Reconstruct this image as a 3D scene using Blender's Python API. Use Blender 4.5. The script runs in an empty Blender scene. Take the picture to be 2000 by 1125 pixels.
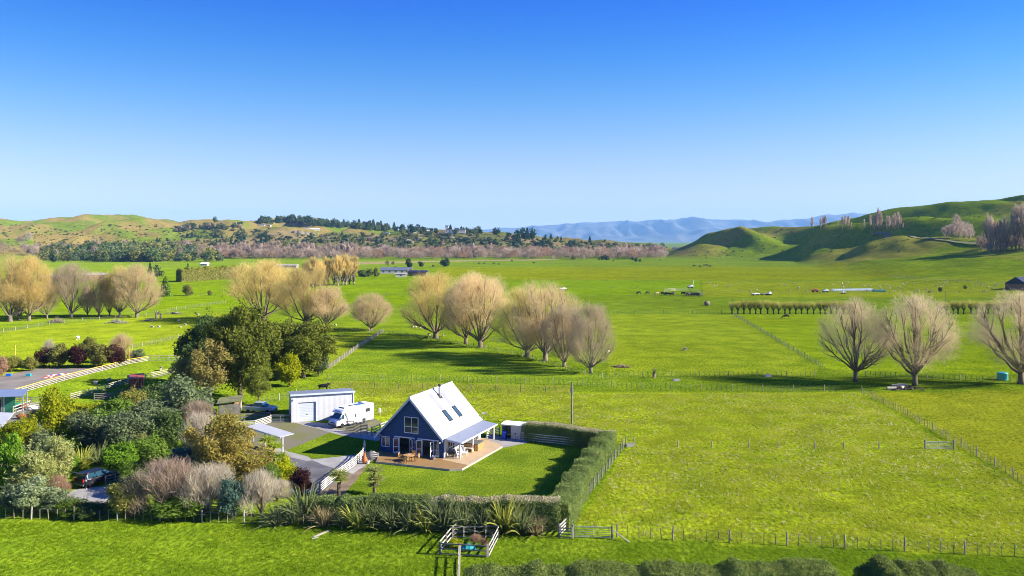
import bpy, math, random
import numpy as np
from mathutils import Vector, Matrix, noise as mnoise

# ------------------------------------------------------------------ camera, sky, sun, exposure
SC = bpy.context.scene
F, HY, H = 1556.0, 470.0, 28.0           # focal length in photo pixels, horizon row, flying height (m)
cam = bpy.data.cameras.new('camera'); camo = bpy.data.objects.new('camera', cam)
SC.collection.objects.link(camo); SC.camera = camo
camo.location = (0, 0, H); camo.rotation_euler = (math.radians(90), 0, 0)
cam.sensor_width = 36.0; cam.lens = F / 2000 * 36.0
cam.shift_y = -(562.5 - HY) / 2000.0
cam.clip_start = 0.5; cam.clip_end = 60000

SUN_EL, SUN_AZ = math.radians(28.0), math.radians(98.0)    # azimuth clockwise from +Y
S = Vector((math.cos(SUN_EL) * math.sin(SUN_AZ), math.cos(SUN_EL) * math.cos(SUN_AZ), math.sin(SUN_EL)))
world = bpy.data.worlds.new('World'); SC.world = world; world.use_nodes = True
wn = world.node_tree; wn.nodes.clear()
sky = wn.nodes.new('ShaderNodeTexSky'); sky.sky_type = 'NISHITA'; sky.sun_disc = False
sky.sun_elevation = SUN_EL; sky.sun_rotation = SUN_AZ; sky.altitude = 0; sky.air_density = 1.0
sky.dust_density = 0.2; sky.ozone_density = 2.0
tc = wn.nodes.new('ShaderNodeTexCoord'); mp = wn.nodes.new('ShaderNodeMapping')
mp.inputs['Scale'].default_value = (1, 1, 1.9)
mp.inputs['Location'].default_value = (0, 0, 0.06)
sepz = wn.nodes.new('ShaderNodeSeparateXYZ')
skt = wn.nodes.new('ShaderNodeMapRange'); skt.inputs[2].default_value = 0.30; wn.links.new(sepz.outputs['Z'], skt.inputs[0])
def wmath(op, a, b, c=None):
    n = wn.nodes.new('ShaderNodeMath'); n.operation = op
    for k, v in enumerate((a, b, c)):
        if v is None: continue
        if isinstance(v, (int, float)): n.inputs[k].default_value = v
        else: wn.links.new(v, n.inputs[k])
    return n.outputs[0]
def sky_poly(c, b, a):
    """c + b t + a t^2 up the sky, t = 1 from 17 degrees on"""
    return wmath('MULTIPLY_ADD', wmath('MULTIPLY_ADD', skt.outputs[0], a, b), skt.outputs[0], c)
ssp = wn.nodes.new('ShaderNodeSeparateColor'); scb = wn.nodes.new('ShaderNodeCombineColor')
wn.links.new(sky.outputs['Color'], ssp.inputs[0])
spw = (sky_poly(.16, 1.05, 3.0), sky_poly(.43, .92, 1.55)); sbl = wmath('MULTIPLY', ssp.outputs[2], sky_poly(.65, .68, .10))
for k in (0, 1): wn.links.new(wmath('MULTIPLY', wmath('POWER', wmath('DIVIDE', ssp.outputs[k], ssp.outputs[2]), spw[k]), sbl), scb.inputs[k])
wn.links.new(sbl, scb.inputs[2])
bgn = wn.nodes.new('ShaderNodeBackground'); bgn.inputs['Strength'].default_value = 0.088
won = wn.nodes.new('ShaderNodeOutputWorld')
L = wn.links.new
L(tc.outputs['Generated'], sepz.inputs[0]); L(tc.outputs['Generated'], mp.inputs['Vector']); L(mp.outputs['Vector'], sky.inputs['Vector'])
L(scb.outputs[0], bgn.inputs['Color'])
L(bgn.outputs['Background'], won.inputs['Surface'])

sl = bpy.data.lights.new('sun', 'SUN'); slo = bpy.data.objects.new('sun', sl); SC.collection.objects.link(slo)
sl.energy = 5.0; sl.angle = math.radians(0.53); sl.color = (1.0, 0.93, 0.82)
slo.rotation_euler = S.to_track_quat('Z', 'Y').to_euler(); slo.location = (60, 0, 80)

SC.view_settings.view_transform = 'Standard'; SC.view_settings.look = 'None'
SC.view_settings.gamma = 1.0; SC.view_settings.exposure = 1.45; SC.view_settings.use_curve_mapping = False
SC.render.engine = 'CYCLES'
SC.cycles.max_bounces = 5; SC.cycles.diffuse_bounces = 2; SC.cycles.glossy_bounces = 2
SC.cycles.transmission_bounces = 3; SC.cycles.transparent_max_bounces = 6; SC.cycles.volume_bounces = 1
SC.cycles.use_denoising = True; SC.cycles.filter_width = 1.0; SC.cycles.caustics_reflective = False; SC.cycles.caustics_refractive = False

# ------------------------------------------------------------------ helpers
RNG = np.random.default_rng(7); random.seed(7)
COL = SC.collection
PI = math.pi

def G(px, py, z=0.0):
    """flat-ground point seen at photo pixel (px, py)"""
    Y = (H - z) * F / (py - HY)
    return Vector(((px - 1000) / F * Y, Y, z))

def link(o, parent=None):
    COL.objects.link(o)
    if parent is not None: o.parent = parent
    return o

def tag(o, label=None, cat=None, group=None, kind=None):
    if label: o['label'] = label
    if cat: o['category'] = cat
    if group: o['group'] = group
    if kind: o['kind'] = kind
    return o

def thing(name, label, cat, loc=(0, 0, 0), rz=0.0, group=None, scale=None):
    o = bpy.data.objects.new(name, None); o.empty_display_size = 0.3
    COL.objects.link(o); o.location = loc; o.rotation_euler = (0, 0, rz)
    if scale is not None: o.scale = scale if hasattr(scale, '__len__') else (scale,) * 3
    return tag(o, label, cat, group)

def mesh_np(name, V, Fc, smooth=False):
    V = np.asarray(V, dtype=np.float32); Fc = np.asarray(Fc, dtype=np.int32)
    me = bpy.data.meshes.new(name); n, k = len(Fc), Fc.shape[1]
    me.vertices.add(len(V)); me.vertices.foreach_set('co', V.ravel())
    me.loops.add(n * k); me.loops.foreach_set('vertex_index', Fc.ravel())
    me.polygons.add(n); me.polygons.foreach_set('loop_start', np.arange(n, dtype=np.int32) * k)
    me.polygons.foreach_set('loop_total', np.full(n, k, dtype=np.int32))
    if smooth: me.polygons.foreach_set('use_smooth', np.ones(n, dtype=bool))
    me.update(calc_edges=True); return me

def ob(name, me, mt=None, parent=None, loc=None, rot=None, scale=None):
    """object on (maybe shared) mesh data; the material sits on the object"""
    o = bpy.data.objects.new(name, me); link(o, parent)
    if mt is not None:
        if not me.materials: me.materials.append(mt)
        if me.materials[0] is not mt:
            o.material_slots[0].link = 'OBJECT'; o.material_slots[0].material = mt
    if loc is not None: o.location = loc
    if rot is not None: o.rotation_euler = rot if hasattr(rot, '__len__') else (0, 0, rot)
    if scale is not None: o.scale = scale if hasattr(scale, '__len__') else (scale,) * 3
    return o

class MB:
    """collects faces; build() links them as one mesh"""
    def __init__(s): s.v = []; s.f = []
    def add(s, vs, fs):
        b = len(s.v); s.v += [tuple(v) for v in vs]; s.f += [tuple(i + b for i in f) for f in fs]; return s
    def box(s, c, d, rz=0.0, top=1.0, rx=0.0, ry=0.0):
        x, y, z = d[0] / 2, d[1] / 2, d[2] / 2
        vs = [(-x, -y, -z), (x, -y, -z), (x, y, -z), (-x, y, -z), (-x * top, -y * top, z), (x * top, -y * top, z), (x * top, y * top, z), (-x * top, y * top, z)]
        m = Matrix.Translation(Vector(c)) @ Matrix.Rotation(rz, 4, 'Z') @ Matrix.Rotation(ry, 4, 'Y') @ Matrix.Rotation(rx, 4, 'X')
        return s.add([m @ Vector(v) for v in vs], [(0, 3, 2, 1), (4, 5, 6, 7), (0, 1, 5, 4), (1, 2, 6, 5), (2, 3, 7, 6), (3, 0, 4, 7)])
    def b2(s, a, b):
        return s.box([(a[i] + b[i]) / 2 for i in range(3)], [abs(b[i] - a[i]) for i in range(3)])
    def prism(s, poly, z0, z1):
        n = len(poly)
        vs = [(p[0], p[1], z0) for p in poly] + [(p[0], p[1], z1) for p in poly]
        return s.add(vs, [tuple(range(n - 1, -1, -1)), tuple(range(n, 2 * n))] + [(i, (i + 1) % n, n + (i + 1) % n, n + i) for i in range(n)])
    def slab(s, quad, t):
        """thick sheet: four corners, offset by t along its normal"""
        q = [Vector(p) for p in quad]; n = (q[1] - q[0]).cross(q[3] - q[0]).normalized() * t
        k = len(q); vs = q + [p + n for p in q]
        return s.add(vs, [tuple(range(k - 1, -1, -1)), tuple(range(k, 2 * k))] + [(i, (i + 1) % k, k + (i + 1) % k, k + i) for i in range(k)])
    def tube(s, pts, rad, k=6, cap=True):
        pts = [Vector(p) for p in pts]; n = len(pts)
        if not hasattr(rad, '__len__'): rad = [rad] * n
        ref = Vector((0.31, 0.17, 0.93)) if abs((pts[-1] - pts[0]).normalized().z) < 0.8 else Vector((1, 0.1, 0))
        vs = []
        for i, p in enumerate(pts):
            d = (pts[min(i + 1, n - 1)] - pts[max(i - 1, 0)]).normalized()
            a = d.cross(ref).normalized(); b = d.cross(a)
            for j in range(k):
                t = 2 * PI * j / k; vs.append(p + (a * math.cos(t) + b * math.sin(t)) * rad[i])
        fs = [(i * k + j, i * k + (j + 1) % k, (i + 1) * k + (j + 1) % k, (i + 1) * k + j) for i in range(n - 1) for j in range(k)]
        if cap: fs += [tuple(range(k - 1, -1, -1)), tuple((n - 1) * k + j for j in range(k))]
        return s.add(vs, fs)
    def lathe(s, prof, k=12, c=(0, 0, 0)):
        vs = [(c[0] + r * math.cos(2 * PI * j / k), c[1] + r * math.sin(2 * PI * j / k), c[2] + z) for r, z in prof for j in range(k)]
        n = len(prof)
        fs = [(i * k + j, i * k + (j + 1) % k, (i + 1) * k + (j + 1) % k, (i + 1) * k + j) for i in range(n - 1) for j in range(k)]
        fs += [tuple(range(k - 1, -1, -1)), tuple((n - 1) * k + j for j in range(k))]
        return s.add(vs, fs)
    def mesh(s, name, smooth=False):
        me = bpy.data.meshes.new(name); me.from_pydata(s.v, [], s.f); me.update()
        if smooth: me.polygons.foreach_set('use_smooth', np.ones(len(me.polygons), dtype=bool))
        return me
    def build(s, name, mt, parent=None, smooth=False, loc=None, rot=None):
        return ob(name, s.mesh(name, smooth), mt, parent, loc, rot)

# ------------------------------------------------------------------ materials
def new_mat(name):
    m = bpy.data.materials.new(name); m.use_nodes = True; nt = m.node_tree; nt.nodes.clear()
    return m, nt, nt.nodes.new('ShaderNodeOutputMaterial')

def c4(c): return (c[0], c[1], c[2], 1.0)

def mat(name, col, rough=0.7, spec=0.3, metal=0.0, var=0.18, scale=2.0, bump=0.0, bscale=20.0, col2=None):
    m, nt, out = new_mat(name)
    p = nt.nodes.new('ShaderNodeBsdfPrincipled'); p.inputs['Roughness'].default_value = rough
    p.inputs['Metallic'].default_value = metal; p.inputs['Specular IOR Level'].default_value = spec
    nt.links.new(p.outputs['BSDF'], out.inputs['Surface'])
    t = nt.nodes.new('ShaderNodeTexCoord'); nz = nt.nodes.new('ShaderNodeTexNoise')
    nz.inputs['Scale'].default_value = scale; nz.inputs['Detail'].default_value = 6
    nt.links.new(t.outputs['Object'], nz.inputs['Vector'])
    mx = nt.nodes.new('ShaderNodeMix'); mx.data_type = 'RGBA'
    a = [max(0, c * (1 - var)) for c in col]; b = col2 if col2 else [min(1, c * (1 + var)) for c in col]
    mx.inputs[6].default_value = c4(a); mx.inputs[7].default_value = c4(b)
    rp = nt.nodes.new('ShaderNodeMapRange'); rp.inputs[1].default_value = 0.3; rp.inputs[2].default_value = 0.7
    nt.links.new(nz.outputs['Fac'], rp.inputs[0]); nt.links.new(rp.outputs[0], mx.inputs[0])
    nt.links.new(mx.outputs[2], p.inputs['Base Color'])
    if bump:
        n2 = nt.nodes.new('ShaderNodeTexNoise'); n2.inputs['Scale'].default_value = bscale; n2.inputs['Detail'].default_value = 4
        bp = nt.nodes.new('ShaderNodeBump'); bp.inputs['Strength'].default_value = bump; bp.inputs['Distance'].default_value = 0.05
        nt.links.new(t.outputs['Object'], n2.inputs['Vector']); nt.links.new(n2.outputs['Fac'], bp.inputs['Height'])
        nt.links.new(bp.outputs['Normal'], p.inputs['Normal'])
    return m

def mat_lines(name, col, axis, period, depth=0.4, rough=0.5, spec=0.4, dark=0.75, metal=0.0, kind='SIN'):
    """boards or corrugations: a wave across `axis`, seen as relief and a slightly different tone"""
    m = mat(name, col, rough, spec, metal, 0.07, 0.8); nt = m.node_tree
    p = [n for n in nt.nodes if n.type == 'BSDF_PRINCIPLED'][0]; t = [n for n in nt.nodes if n.type == 'TEX_COORD'][0]
    w = nt.nodes.new('ShaderNodeTexWave'); w.wave_type = 'BANDS'; w.bands_direction = axis; w.wave_profile = kind
    w.inputs['Scale'].default_value = 0.314 / period
    nt.links.new(t.outputs['Object'], w.inputs['Vector'])
    bp = nt.nodes.new('ShaderNodeBump'); bp.inputs['Strength'].default_value = depth; bp.inputs['Distance'].default_value = 0.03
    nt.links.new(w.outputs['Fac'], bp.inputs['Height']); nt.links.new(bp.outputs['Normal'], p.inputs['Normal'])
    src = p.inputs['Base Color'].links[0].from_socket
    mx = nt.nodes.new('ShaderNodeMix'); mx.data_type = 'RGBA'; mx.blend_type = 'MULTIPLY'; mx.inputs[0].default_value = 1
    rp = nt.nodes.new('ShaderNodeMapRange'); rp.inputs[1].default_value = 0.0; rp.inputs[2].default_value = 0.35
    rp.inputs[3].default_value = dark; rp.inputs[4].default_value = 1.0
    nt.links.new(w.outputs['Fac'], rp.inputs[0]); nt.links.new(src, mx.inputs[6])
    nt.links.new(rp.outputs[0], mx.inputs[7]); nt.links.new(mx.outputs[2], p.inputs['Base Color'])
    return m

def mat_leaf(name, c1, c2, trans=0.25, c3=None, clump=0.6, k=1.0):
    """foliage or twigs: every leaf its own tone, drifting from clump to clump"""
    m, nt, out = new_mat(name); trans = min(.5, trans + .18); c1, c2, c3 = [None if c is None else [min(.85, v * k) for v in c] for c in (c1, c2, c3)]
    g = nt.nodes.new('ShaderNodeNewGeometry'); oi = nt.nodes.new('ShaderNodeObjectInfo')
    t = nt.nodes.new('ShaderNodeTexCoord'); nz = nt.nodes.new('ShaderNodeTexNoise'); nz.inputs['Scale'].default_value = clump
    nt.links.new(t.outputs['Object'], nz.inputs['Vector'])
    ad = nt.nodes.new('ShaderNodeMath'); ad.operation = 'MULTIPLY_ADD'; ad.inputs[1].default_value = 0.55
    nt.links.new(g.outputs['Random Per Island'], ad.inputs[0])
    a2 = nt.nodes.new('ShaderNodeMath'); a2.operation = 'MULTIPLY_ADD'; a2.inputs[1].default_value = 1.1; a2.inputs[2].default_value = -0.35
    nt.links.new(nz.outputs['Fac'], a2.inputs[0]); nt.links.new(a2.outputs[0], ad.inputs[2])
    cr = nt.nodes.new('ShaderNodeValToRGB'); cr.color_ramp.elements[0].color = c4(c1); cr.color_ramp.elements[1].color = c4(c2)
    if c3:
        e = cr.color_ramp.elements.new(0.8); e.color = c4(c2); cr.color_ramp.elements[2].color = c4(c3)
    nt.links.new(ad.outputs[0], cr.inputs['Fac'])
    hv = nt.nodes.new('ShaderNodeHueSaturation'); mr = nt.nodes.new('ShaderNodeMapRange')
    mr.inputs[3].default_value = 0.8; mr.inputs[4].default_value = 1.2
    nt.links.new(oi.outputs['Random'], mr.inputs[0]); nt.links.new(mr.outputs[0], hv.inputs['Value'])
    nt.links.new(cr.outputs['Color'], hv.inputs['Color'])
    d = nt.nodes.new('ShaderNodeBsdfDiffuse'); tr = nt.nodes.new('ShaderNodeBsdfTranslucent'); ms = nt.nodes.new('ShaderNodeMixShader')
    ms.inputs[0].default_value = trans
    for q in (d, tr): nt.links.new(hv.outputs['Color'], q.inputs['Color'])
    nt.links.new(d.outputs[0], ms.inputs[1]); nt.links.new(tr.outputs[0], ms.inputs[2]); nt.links.new(ms.outputs[0], out.inputs['Surface'])
    return m

# ------------------------------------------------------------------ terrain
# columns of the relief: photo column -> (distance, photo row of the ground there); flat before the first entry
PROF = {
 -700: [(1000, None), (1200, 500), (1500, 475), (1900, 440), (2300, 428)],
 0:   [(1050, None), (1250, 500), (1500, 478), (1750, 455), (2000, 440), (2300, 430)],
 90:  [(1080, None), (1300, 496), (1550, 474), (1800, 450), (2000, 438), (2300, 429)],
 150: [(1100, None), (1350, 490), (1600, 466), (1850, 440), (2150, 422)],
 230: [(1100, None), (1350, 490), (1600, 464), (1850, 438), (2150, 424)],
 280: [(1100, None), (1400, 488), (1700, 458), (1900, 438), (2150, 421)],
 350: [(1150, None), (1450, 484), (1700, 462), (1900, 446), (2200, 430)],
 400: [(1200, None), (1400, 490), (1550, 472), (1750, 455), (1950, 441), (2150, 433)],
 450: [(1200, None), (1400, 490), (1500, 477), (1700, 458), (1900, 440), (2100, 428)],
 500: [(1250, None), (1400, 492), (1500, 477), (1650, 458), (1900, 444), (2150, 433)],
 560: [(1300, None), (1400, 494), (1480, 477), (1560, 460), (1650, 452), (1900, 441), (2200, 428)],
 620: [(1300, None), (1400, 494), (1480, 478), (1560, 459), (1640, 452), (1900, 443), (2200, 431)],
 700: [(1300, None), (1410, 494), (1490, 478), (1570, 460), (1640, 455), (1900, 446), (2100, 440)],
 800: [(1300, None), (1410, 494), (1490, 478), (1560, 462), (1630, 455), (1850, 451), (2000, 449)],
 900: [(1300, None), (1410, 495), (1490, 480), (1560, 463), (1630, 456), (1750, 453)],
 960: [(1300, None), (1410, 495), (1490, 480), (1560, 465), (1640, 457), (1750, 455)],
 1040: [(1300, None), (1410, 496), (1490, 483), (1560, 470), (1640, 463)],
 1100: [(1300, None), (1410, 497), (1490, 486), (1570, 475), (1660, 469)],
 1180: [(1300, None), (1430, 497), (1520, 488), (1620, 478), (1750, 473)],
 1250: [(1300, None), (1450, 497), (1560, 489), (1700, 481), (1900, 476)],
 1300: [(1300, None), (1400, 500), (1500, 496), (1700, 488)],
 1320: [(1240, None), (1290, 500), (1350, 490), (1420, 488)],
 1350: [(1210, None), (1255, 499), (1320, 482), (1380, 478)],
 1380: [(1190, None), (1235, 499), (1310, 473), (1380, 464)],
 1420: [(1180, None), (1225, 500), (1300, 472), (1380, 453)],
 1450: [(1150, None), (1210, 500), (1290, 464), (1360, 443)],
 1480: [(1130, None), (1190, 501), (1290, 464), (1370, 443)],
 1520: [(1100, None), (1150, 504), (1250, 476), (1350, 447)],
 1560: [(1030, None), (1100, 506), (1200, 484), (1330, 452)],
 1600: [(850, None), (950, 508), (1000, 496), (1080, 466), (1120, 453), (1250, 450)],
 1650: [(700, None), (800, 517), (900, 503), (960, 490), (1020, 463), (1060, 453), (1150, 448), (1300, 441)],
 1700: [(600, None), (700, 525), (800, 507), (860, 490), (900, 476), (950, 462), (980, 457), (1050, 448), (1200, 431), (1300, 426)],
 1760: [(520, None), (620, 532), (720, 510), (800, 491), (850, 479), (880, 470), (910, 463), (980, 450), (1150, 420), (1250, 411)],
 1850: [(470, None), (560, 537), (660, 512), (740, 493), (790, 481), (820, 475), (850, 471), (900, 460), (1050, 420), (1200, 398)],
 1920: [(450, None), (530, 541), (620, 515), (690, 495), (740, 483), (780, 478), (850, 462), (1000, 420), (1150, 391)],
 2000: [(440, None), (520, 543), (600, 517), (650, 500), (700, 489), (740, 482), (820, 460), (950, 425), (1100, 385)],
 2120: [(430, None), (510, 543), (600, 514), (680, 490), (800, 458), (1000, 400), (1100, 372)],
 2700: [(420, None), (510, 540), (600, 512), (700, 480), (820, 445), (1000, 390), (1100, 362)],
}
_pxs = np.array(sorted(PROF)); _ly = np.linspace(math.log(100), math.log(20000), 700)
def _col(p):
    pr = PROF[p]; ys, zs = [1.0], [0.0]
    for Y, py in pr:
        ys.append(Y); zs.append(0.0 if py is None else H - (py - HY) * Y / F)
    yc, zc = ys[-1], zs[-1]
    ys += [yc * 1.12, yc * 1.5, yc * 2.2, 60000]; zs += [zc * 0.96, zc * 0.5, 0, 0]
    z = np.interp(np.exp(_ly), ys, zs)
    k = np.hanning(15); k /= k.sum()
    return np.convolve(np.pad(z, 7, mode='edge'), k, mode='valid')
_tab = np.array([_col(p) for p in _pxs])
_fx = np.arange(-700, 2701, 5.0)
_t2 = np.array([np.interp(_fx, _pxs, _tab[:, j]) for j in range(_tab.shape[1])]).T
_k = np.hanning(9); _k /= _k.sum()
_t2 = np.apply_along_axis(lambda c: np.convolve(np.pad(c, 4, mode='edge'), _k, mode='valid'), 0, _t2)

def _hash(ix, iy, s): 
    h = np.sin(ix * 127.1 + iy * 311.7 + s * 74.7) * 43758.5453
    return h - np.floor(h)
def vnoise(x, y, s=0):
    ix, iy = np.floor(x), np.floor(y); fx, fy = x - ix, y - iy
    fx = fx * fx * (3 - 2 * fx); fy = fy * fy * (3 - 2 * fy)
    return (_hash(ix, iy, s) * (1 - fx) + _hash(ix + 1, iy, s) * fx) * (1 - fy) + (_hash(ix, iy + 1, s) * (1 - fx) + _hash(ix + 1, iy + 1, s) * fx) * fy
def fbm(x, y, s=0, o=4):
    r = 0; a = 0.5
    for i in range(o): r = r + a * vnoise(x * 2 ** i, y * 2 ** i, s + i); a *= 0.5
    return r

def hz(X, Y):
    X = np.asarray(X, dtype=float); Y = np.asarray(Y, dtype=float); Yc = np.maximum(Y, 101)
    px = np.clip(1000 + X / Yc * F, -699, 2699); u = (px + 700) / 5.0
    w = (np.log(np.clip(Yc, 101, 19000)) - _ly[0]) / (_ly[1] - _ly[0])
    i = np.clip(u.astype(int), 0, len(_fx) - 2); j = np.clip(w.astype(int), 0, len(_ly) - 2); a = u - i; b = w - j
    z = (_t2[i, j] * (1 - a) + _t2[i + 1, j] * a) * (1 - b) + (_t2[i, j + 1] * (1 - a) + _t2[i + 1, j + 1] * a) * b
    m = np.clip(z / 22.0, 0, 1) * (Y < 4000)
    rid = 1 - np.abs(2 * vnoise(X / 75.0 + Y / 260.0, Y / 230.0, 3) - 1)
    ph = 0.6 + X / 165.0 + Y / 420.0 + 0.8 * vnoise(X / 160.0, Y / 160.0, 8); fr = ph - np.floor(ph)
    saw = np.where(fr < .36, fr / .36, (1 - fr) / .64); saw = saw * saw * (3 - 2 * saw)
    ms = np.clip((z - 8) / 25.0, 0, 1) * np.clip((X - 120) / 60.0, 0, 1)
    ml = np.clip((z - 10) / 30.0, 0, 1) * np.clip((-X - 150) / 250.0, 0, 1); ph2 = X / 210.0 - Y / 700.0 + 1.2 * vnoise(X / 260.0, Y / 260.0, 28); f2 = ph2 - np.floor(ph2); sw2 = np.where(f2 < .34, f2 / .34, (1 - f2) / .66); sw2 = sw2 * sw2 * (3 - 2 * sw2)
    z = z + ml * 24.0 * (sw2 - .72) + ms * np.interp(X / np.maximum(Y, 1), [.36, .40, .47, .56], [19.0, 25.0, 24.0, 11.0]) * (saw - .62) + m * (np.where(X > 150, 3.0, 13.0) * (rid - 0.6) + 7.0 * (fbm(X / 60.0, Y / 60.0, 11, 5) - 0.47) + 2.6 * (np.abs(2 * vnoise(X / 24.0, Y / 30.0, 17) - 1) - .5))
    far = np.clip((Y - 230) / 300.0, 0, 1) * (1 - m)
    return z + far * 0.9 * (fbm(X / 90.0, Y / 90.0, 5, 3) - 0.44)

def hz1(X, Y): return float(hz(np.array([X]), np.array([Y]))[0])
_ym = np.exp(np.linspace(math.log(45), math.log(2600), 1800))
def GT(px, py):
    """first terrain point on the sight line through pixel (px, py)"""
    X = (px - 1000) / F * _ym; z = hz(X, _ym); row = HY + (H - z) * F / _ym
    k = np.argmax(row <= py)
    if not row[k] <= py: k = len(_ym) - 1
    return Vector((X[k], _ym[k], z[k]))

def pip(x, y, poly):
    r = np.zeros(np.shape(x), dtype=bool); n = len(poly)
    for i in range(n):
        x0, y0 = poly[i][:2]; x1, y1 = poly[(i + 1) % n][:2]
        if y0 == y1: continue
        c = ((y0 > y) != (y1 > y)) & (x < (x1 - x0) * (y - y0) / (y1 - y0) + x0); r ^= c
    return r

GREEN = np.array((0.130, 0.190, 0.008))
ZONES = [  # photo polygon, colour
 ([(-400, 620), (2400, 560), (2400, 530), (-400, 525)], (0.125, 0.190, 0.002)),
 ([(850, 545), (1420, 548), (2100, 545), (2100, 520), (850, 522)], (0.165, 0.195, 0.001)),
 ([(1040, 578), (1370, 575), (1365, 548), (1040, 547)], (0.140, 0.22, 0.002)),
 ([(1375, 580), (2050, 580), (2050, 549), (1375, 549)], (0.18, 0.215, 0.006)),
 ([(1180, 614), (1432, 614), (1600, 720), (1590, 735), (1190, 735)], (0.180, 0.235, 0.010)),
 ([(1436, 614), (2100, 612), (2100, 735), (1620, 722)], (0.170, 0.235, 0.006)),
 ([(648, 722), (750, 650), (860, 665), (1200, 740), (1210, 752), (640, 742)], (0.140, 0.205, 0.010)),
 ([(300, 690), (600, 655), (745, 650), (645, 722), (560, 740)], (0.180, 0.22, 0.010)),
 ([(-100, 790), (-100, 660), (250, 618), (450, 612), (340, 690), (100, 740)], (0.175, 0.225, 0.008)),
 ([(690, 815), (640, 765), (1120, 768), (1680, 765), (2150, 1040), (2150, 1098), (1200, 1050), (1120, 1040), (1225, 870), (1040, 818), (760, 840)], (0.222, 0.280, 0.010)),
 ([(1688, 766), (2200, 762), (2200, 1060)], (0.215, 0.240, 0.010)),
 ([(-300, 1005), (1090, 1045), (2200, 1095), (2200, 1700), (-300, 1700)], (0.116, 0.176, 0.008)),
 ([(690, 512), (1080, 505.6), (1095, 507.6), (880, 511), (690, 517)], (0.25, 0.20, 0.09)),
]
def build_terrain():
    ys = [-70 + 5.0 * i for i in range(20)]
    y = 30.0
    while y < 150: ys.append(y); y += 2.0
    while y < 500: ys.append(y); y *= 1.0115
    while y < 2400: ys.append(y); y *= 1.0065
    while y < 3200: ys.append(y); y *= 1.02
    while y < 22000: ys.append(y); y *= 1.09
    ys = np.array(ys); us = (np.arange(-700, 2701, 5.0) - 1000) / F
    n, m = len(ys), len(us)
    YY, UU = np.meshgrid(ys, us, indexing='ij'); XX = UU * (YY + 110 * np.exp(-np.maximum(YY, 0) / 60.0))
    ZZ = hz(XX, YY)
    V = np.stack([XX, YY, ZZ], -1).reshape(-1, 3)
    idx = np.arange(n * m).reshape(n, m)
    Q = np.stack([idx[:-1, :-1], idx[:-1, 1:], idx[1:, 1:], idx[1:, :-1]], -1).reshape(-1, 4)
    me = mesh_np('ground', V, Q, True)
    x, yv, z = V.T
    col = np.tile(GREEN, (len(V), 1))
    for poly, c in ZONES:
        k = pip(x, yv, [G(*p) for p in poly]); col[k] = c
    # hills: grass mottled with straw, browner on the escarpment behind the flat
    hill = np.clip(z / 8.0, 0, 1)[:, None] * (yv < 6000)[:, None]
    px = 1000 + x / np.maximum(yv, 1) * F
    nz = fbm(x / 140.0, yv / 140.0, 21); n2 = fbm(x / 45.0, yv / 60.0, 31)
    straw = np.array((0.215, 0.165, 0.045)); olive = np.array((0.105, 0.110, 0.028)); green = np.array((0.105, 0.145, 0.010)); tan = np.array((0.19, 0.140, 0.065))
    t = np.clip((nz - 0.40) * 6 + (n2 - 0.45) * 3.5, 0, 1)[:, None]
    hc = green * (1 - t) + straw * 0.85 * t
    esc = (np.clip((px - 330) / 120, 0, 1) * np.clip((1330 - px) / 60, 0, 1) * np.clip((1720 - yv) / 120, 0, 1))[:, None]
    t2 = np.clip((n2 - 0.38) * 5, 0, 1)[:, None]
    hc = hc * (1 - esc) + (olive * (1 - t2) + tan * t2) * esc
    rgt = np.clip((px - 1335) / 30, 0, 1)[:, None]
    t3 = np.clip((nz - 0.47) * 5 + (n2 - 0.47) * 2.5, 0, 0.8)[:, None]
    hr = np.array((0.130, 0.185, 0.003)) * (1 - t3) + np.array((0.21, 0.185, 0.025)) * t3
    hc = hc * (1 - rgt) + hr * rgt
    col = col * (1 - hill) + hc * hill
    at = me.color_attributes.new('tint', 'FLOAT_COLOR', 'POINT')
    at.data.foreach_set('color', np.concatenate([col, np.ones((len(V), 1))], 1).astype(np.float32).ravel())
    return ob('ground', me, mat_ground())

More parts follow.
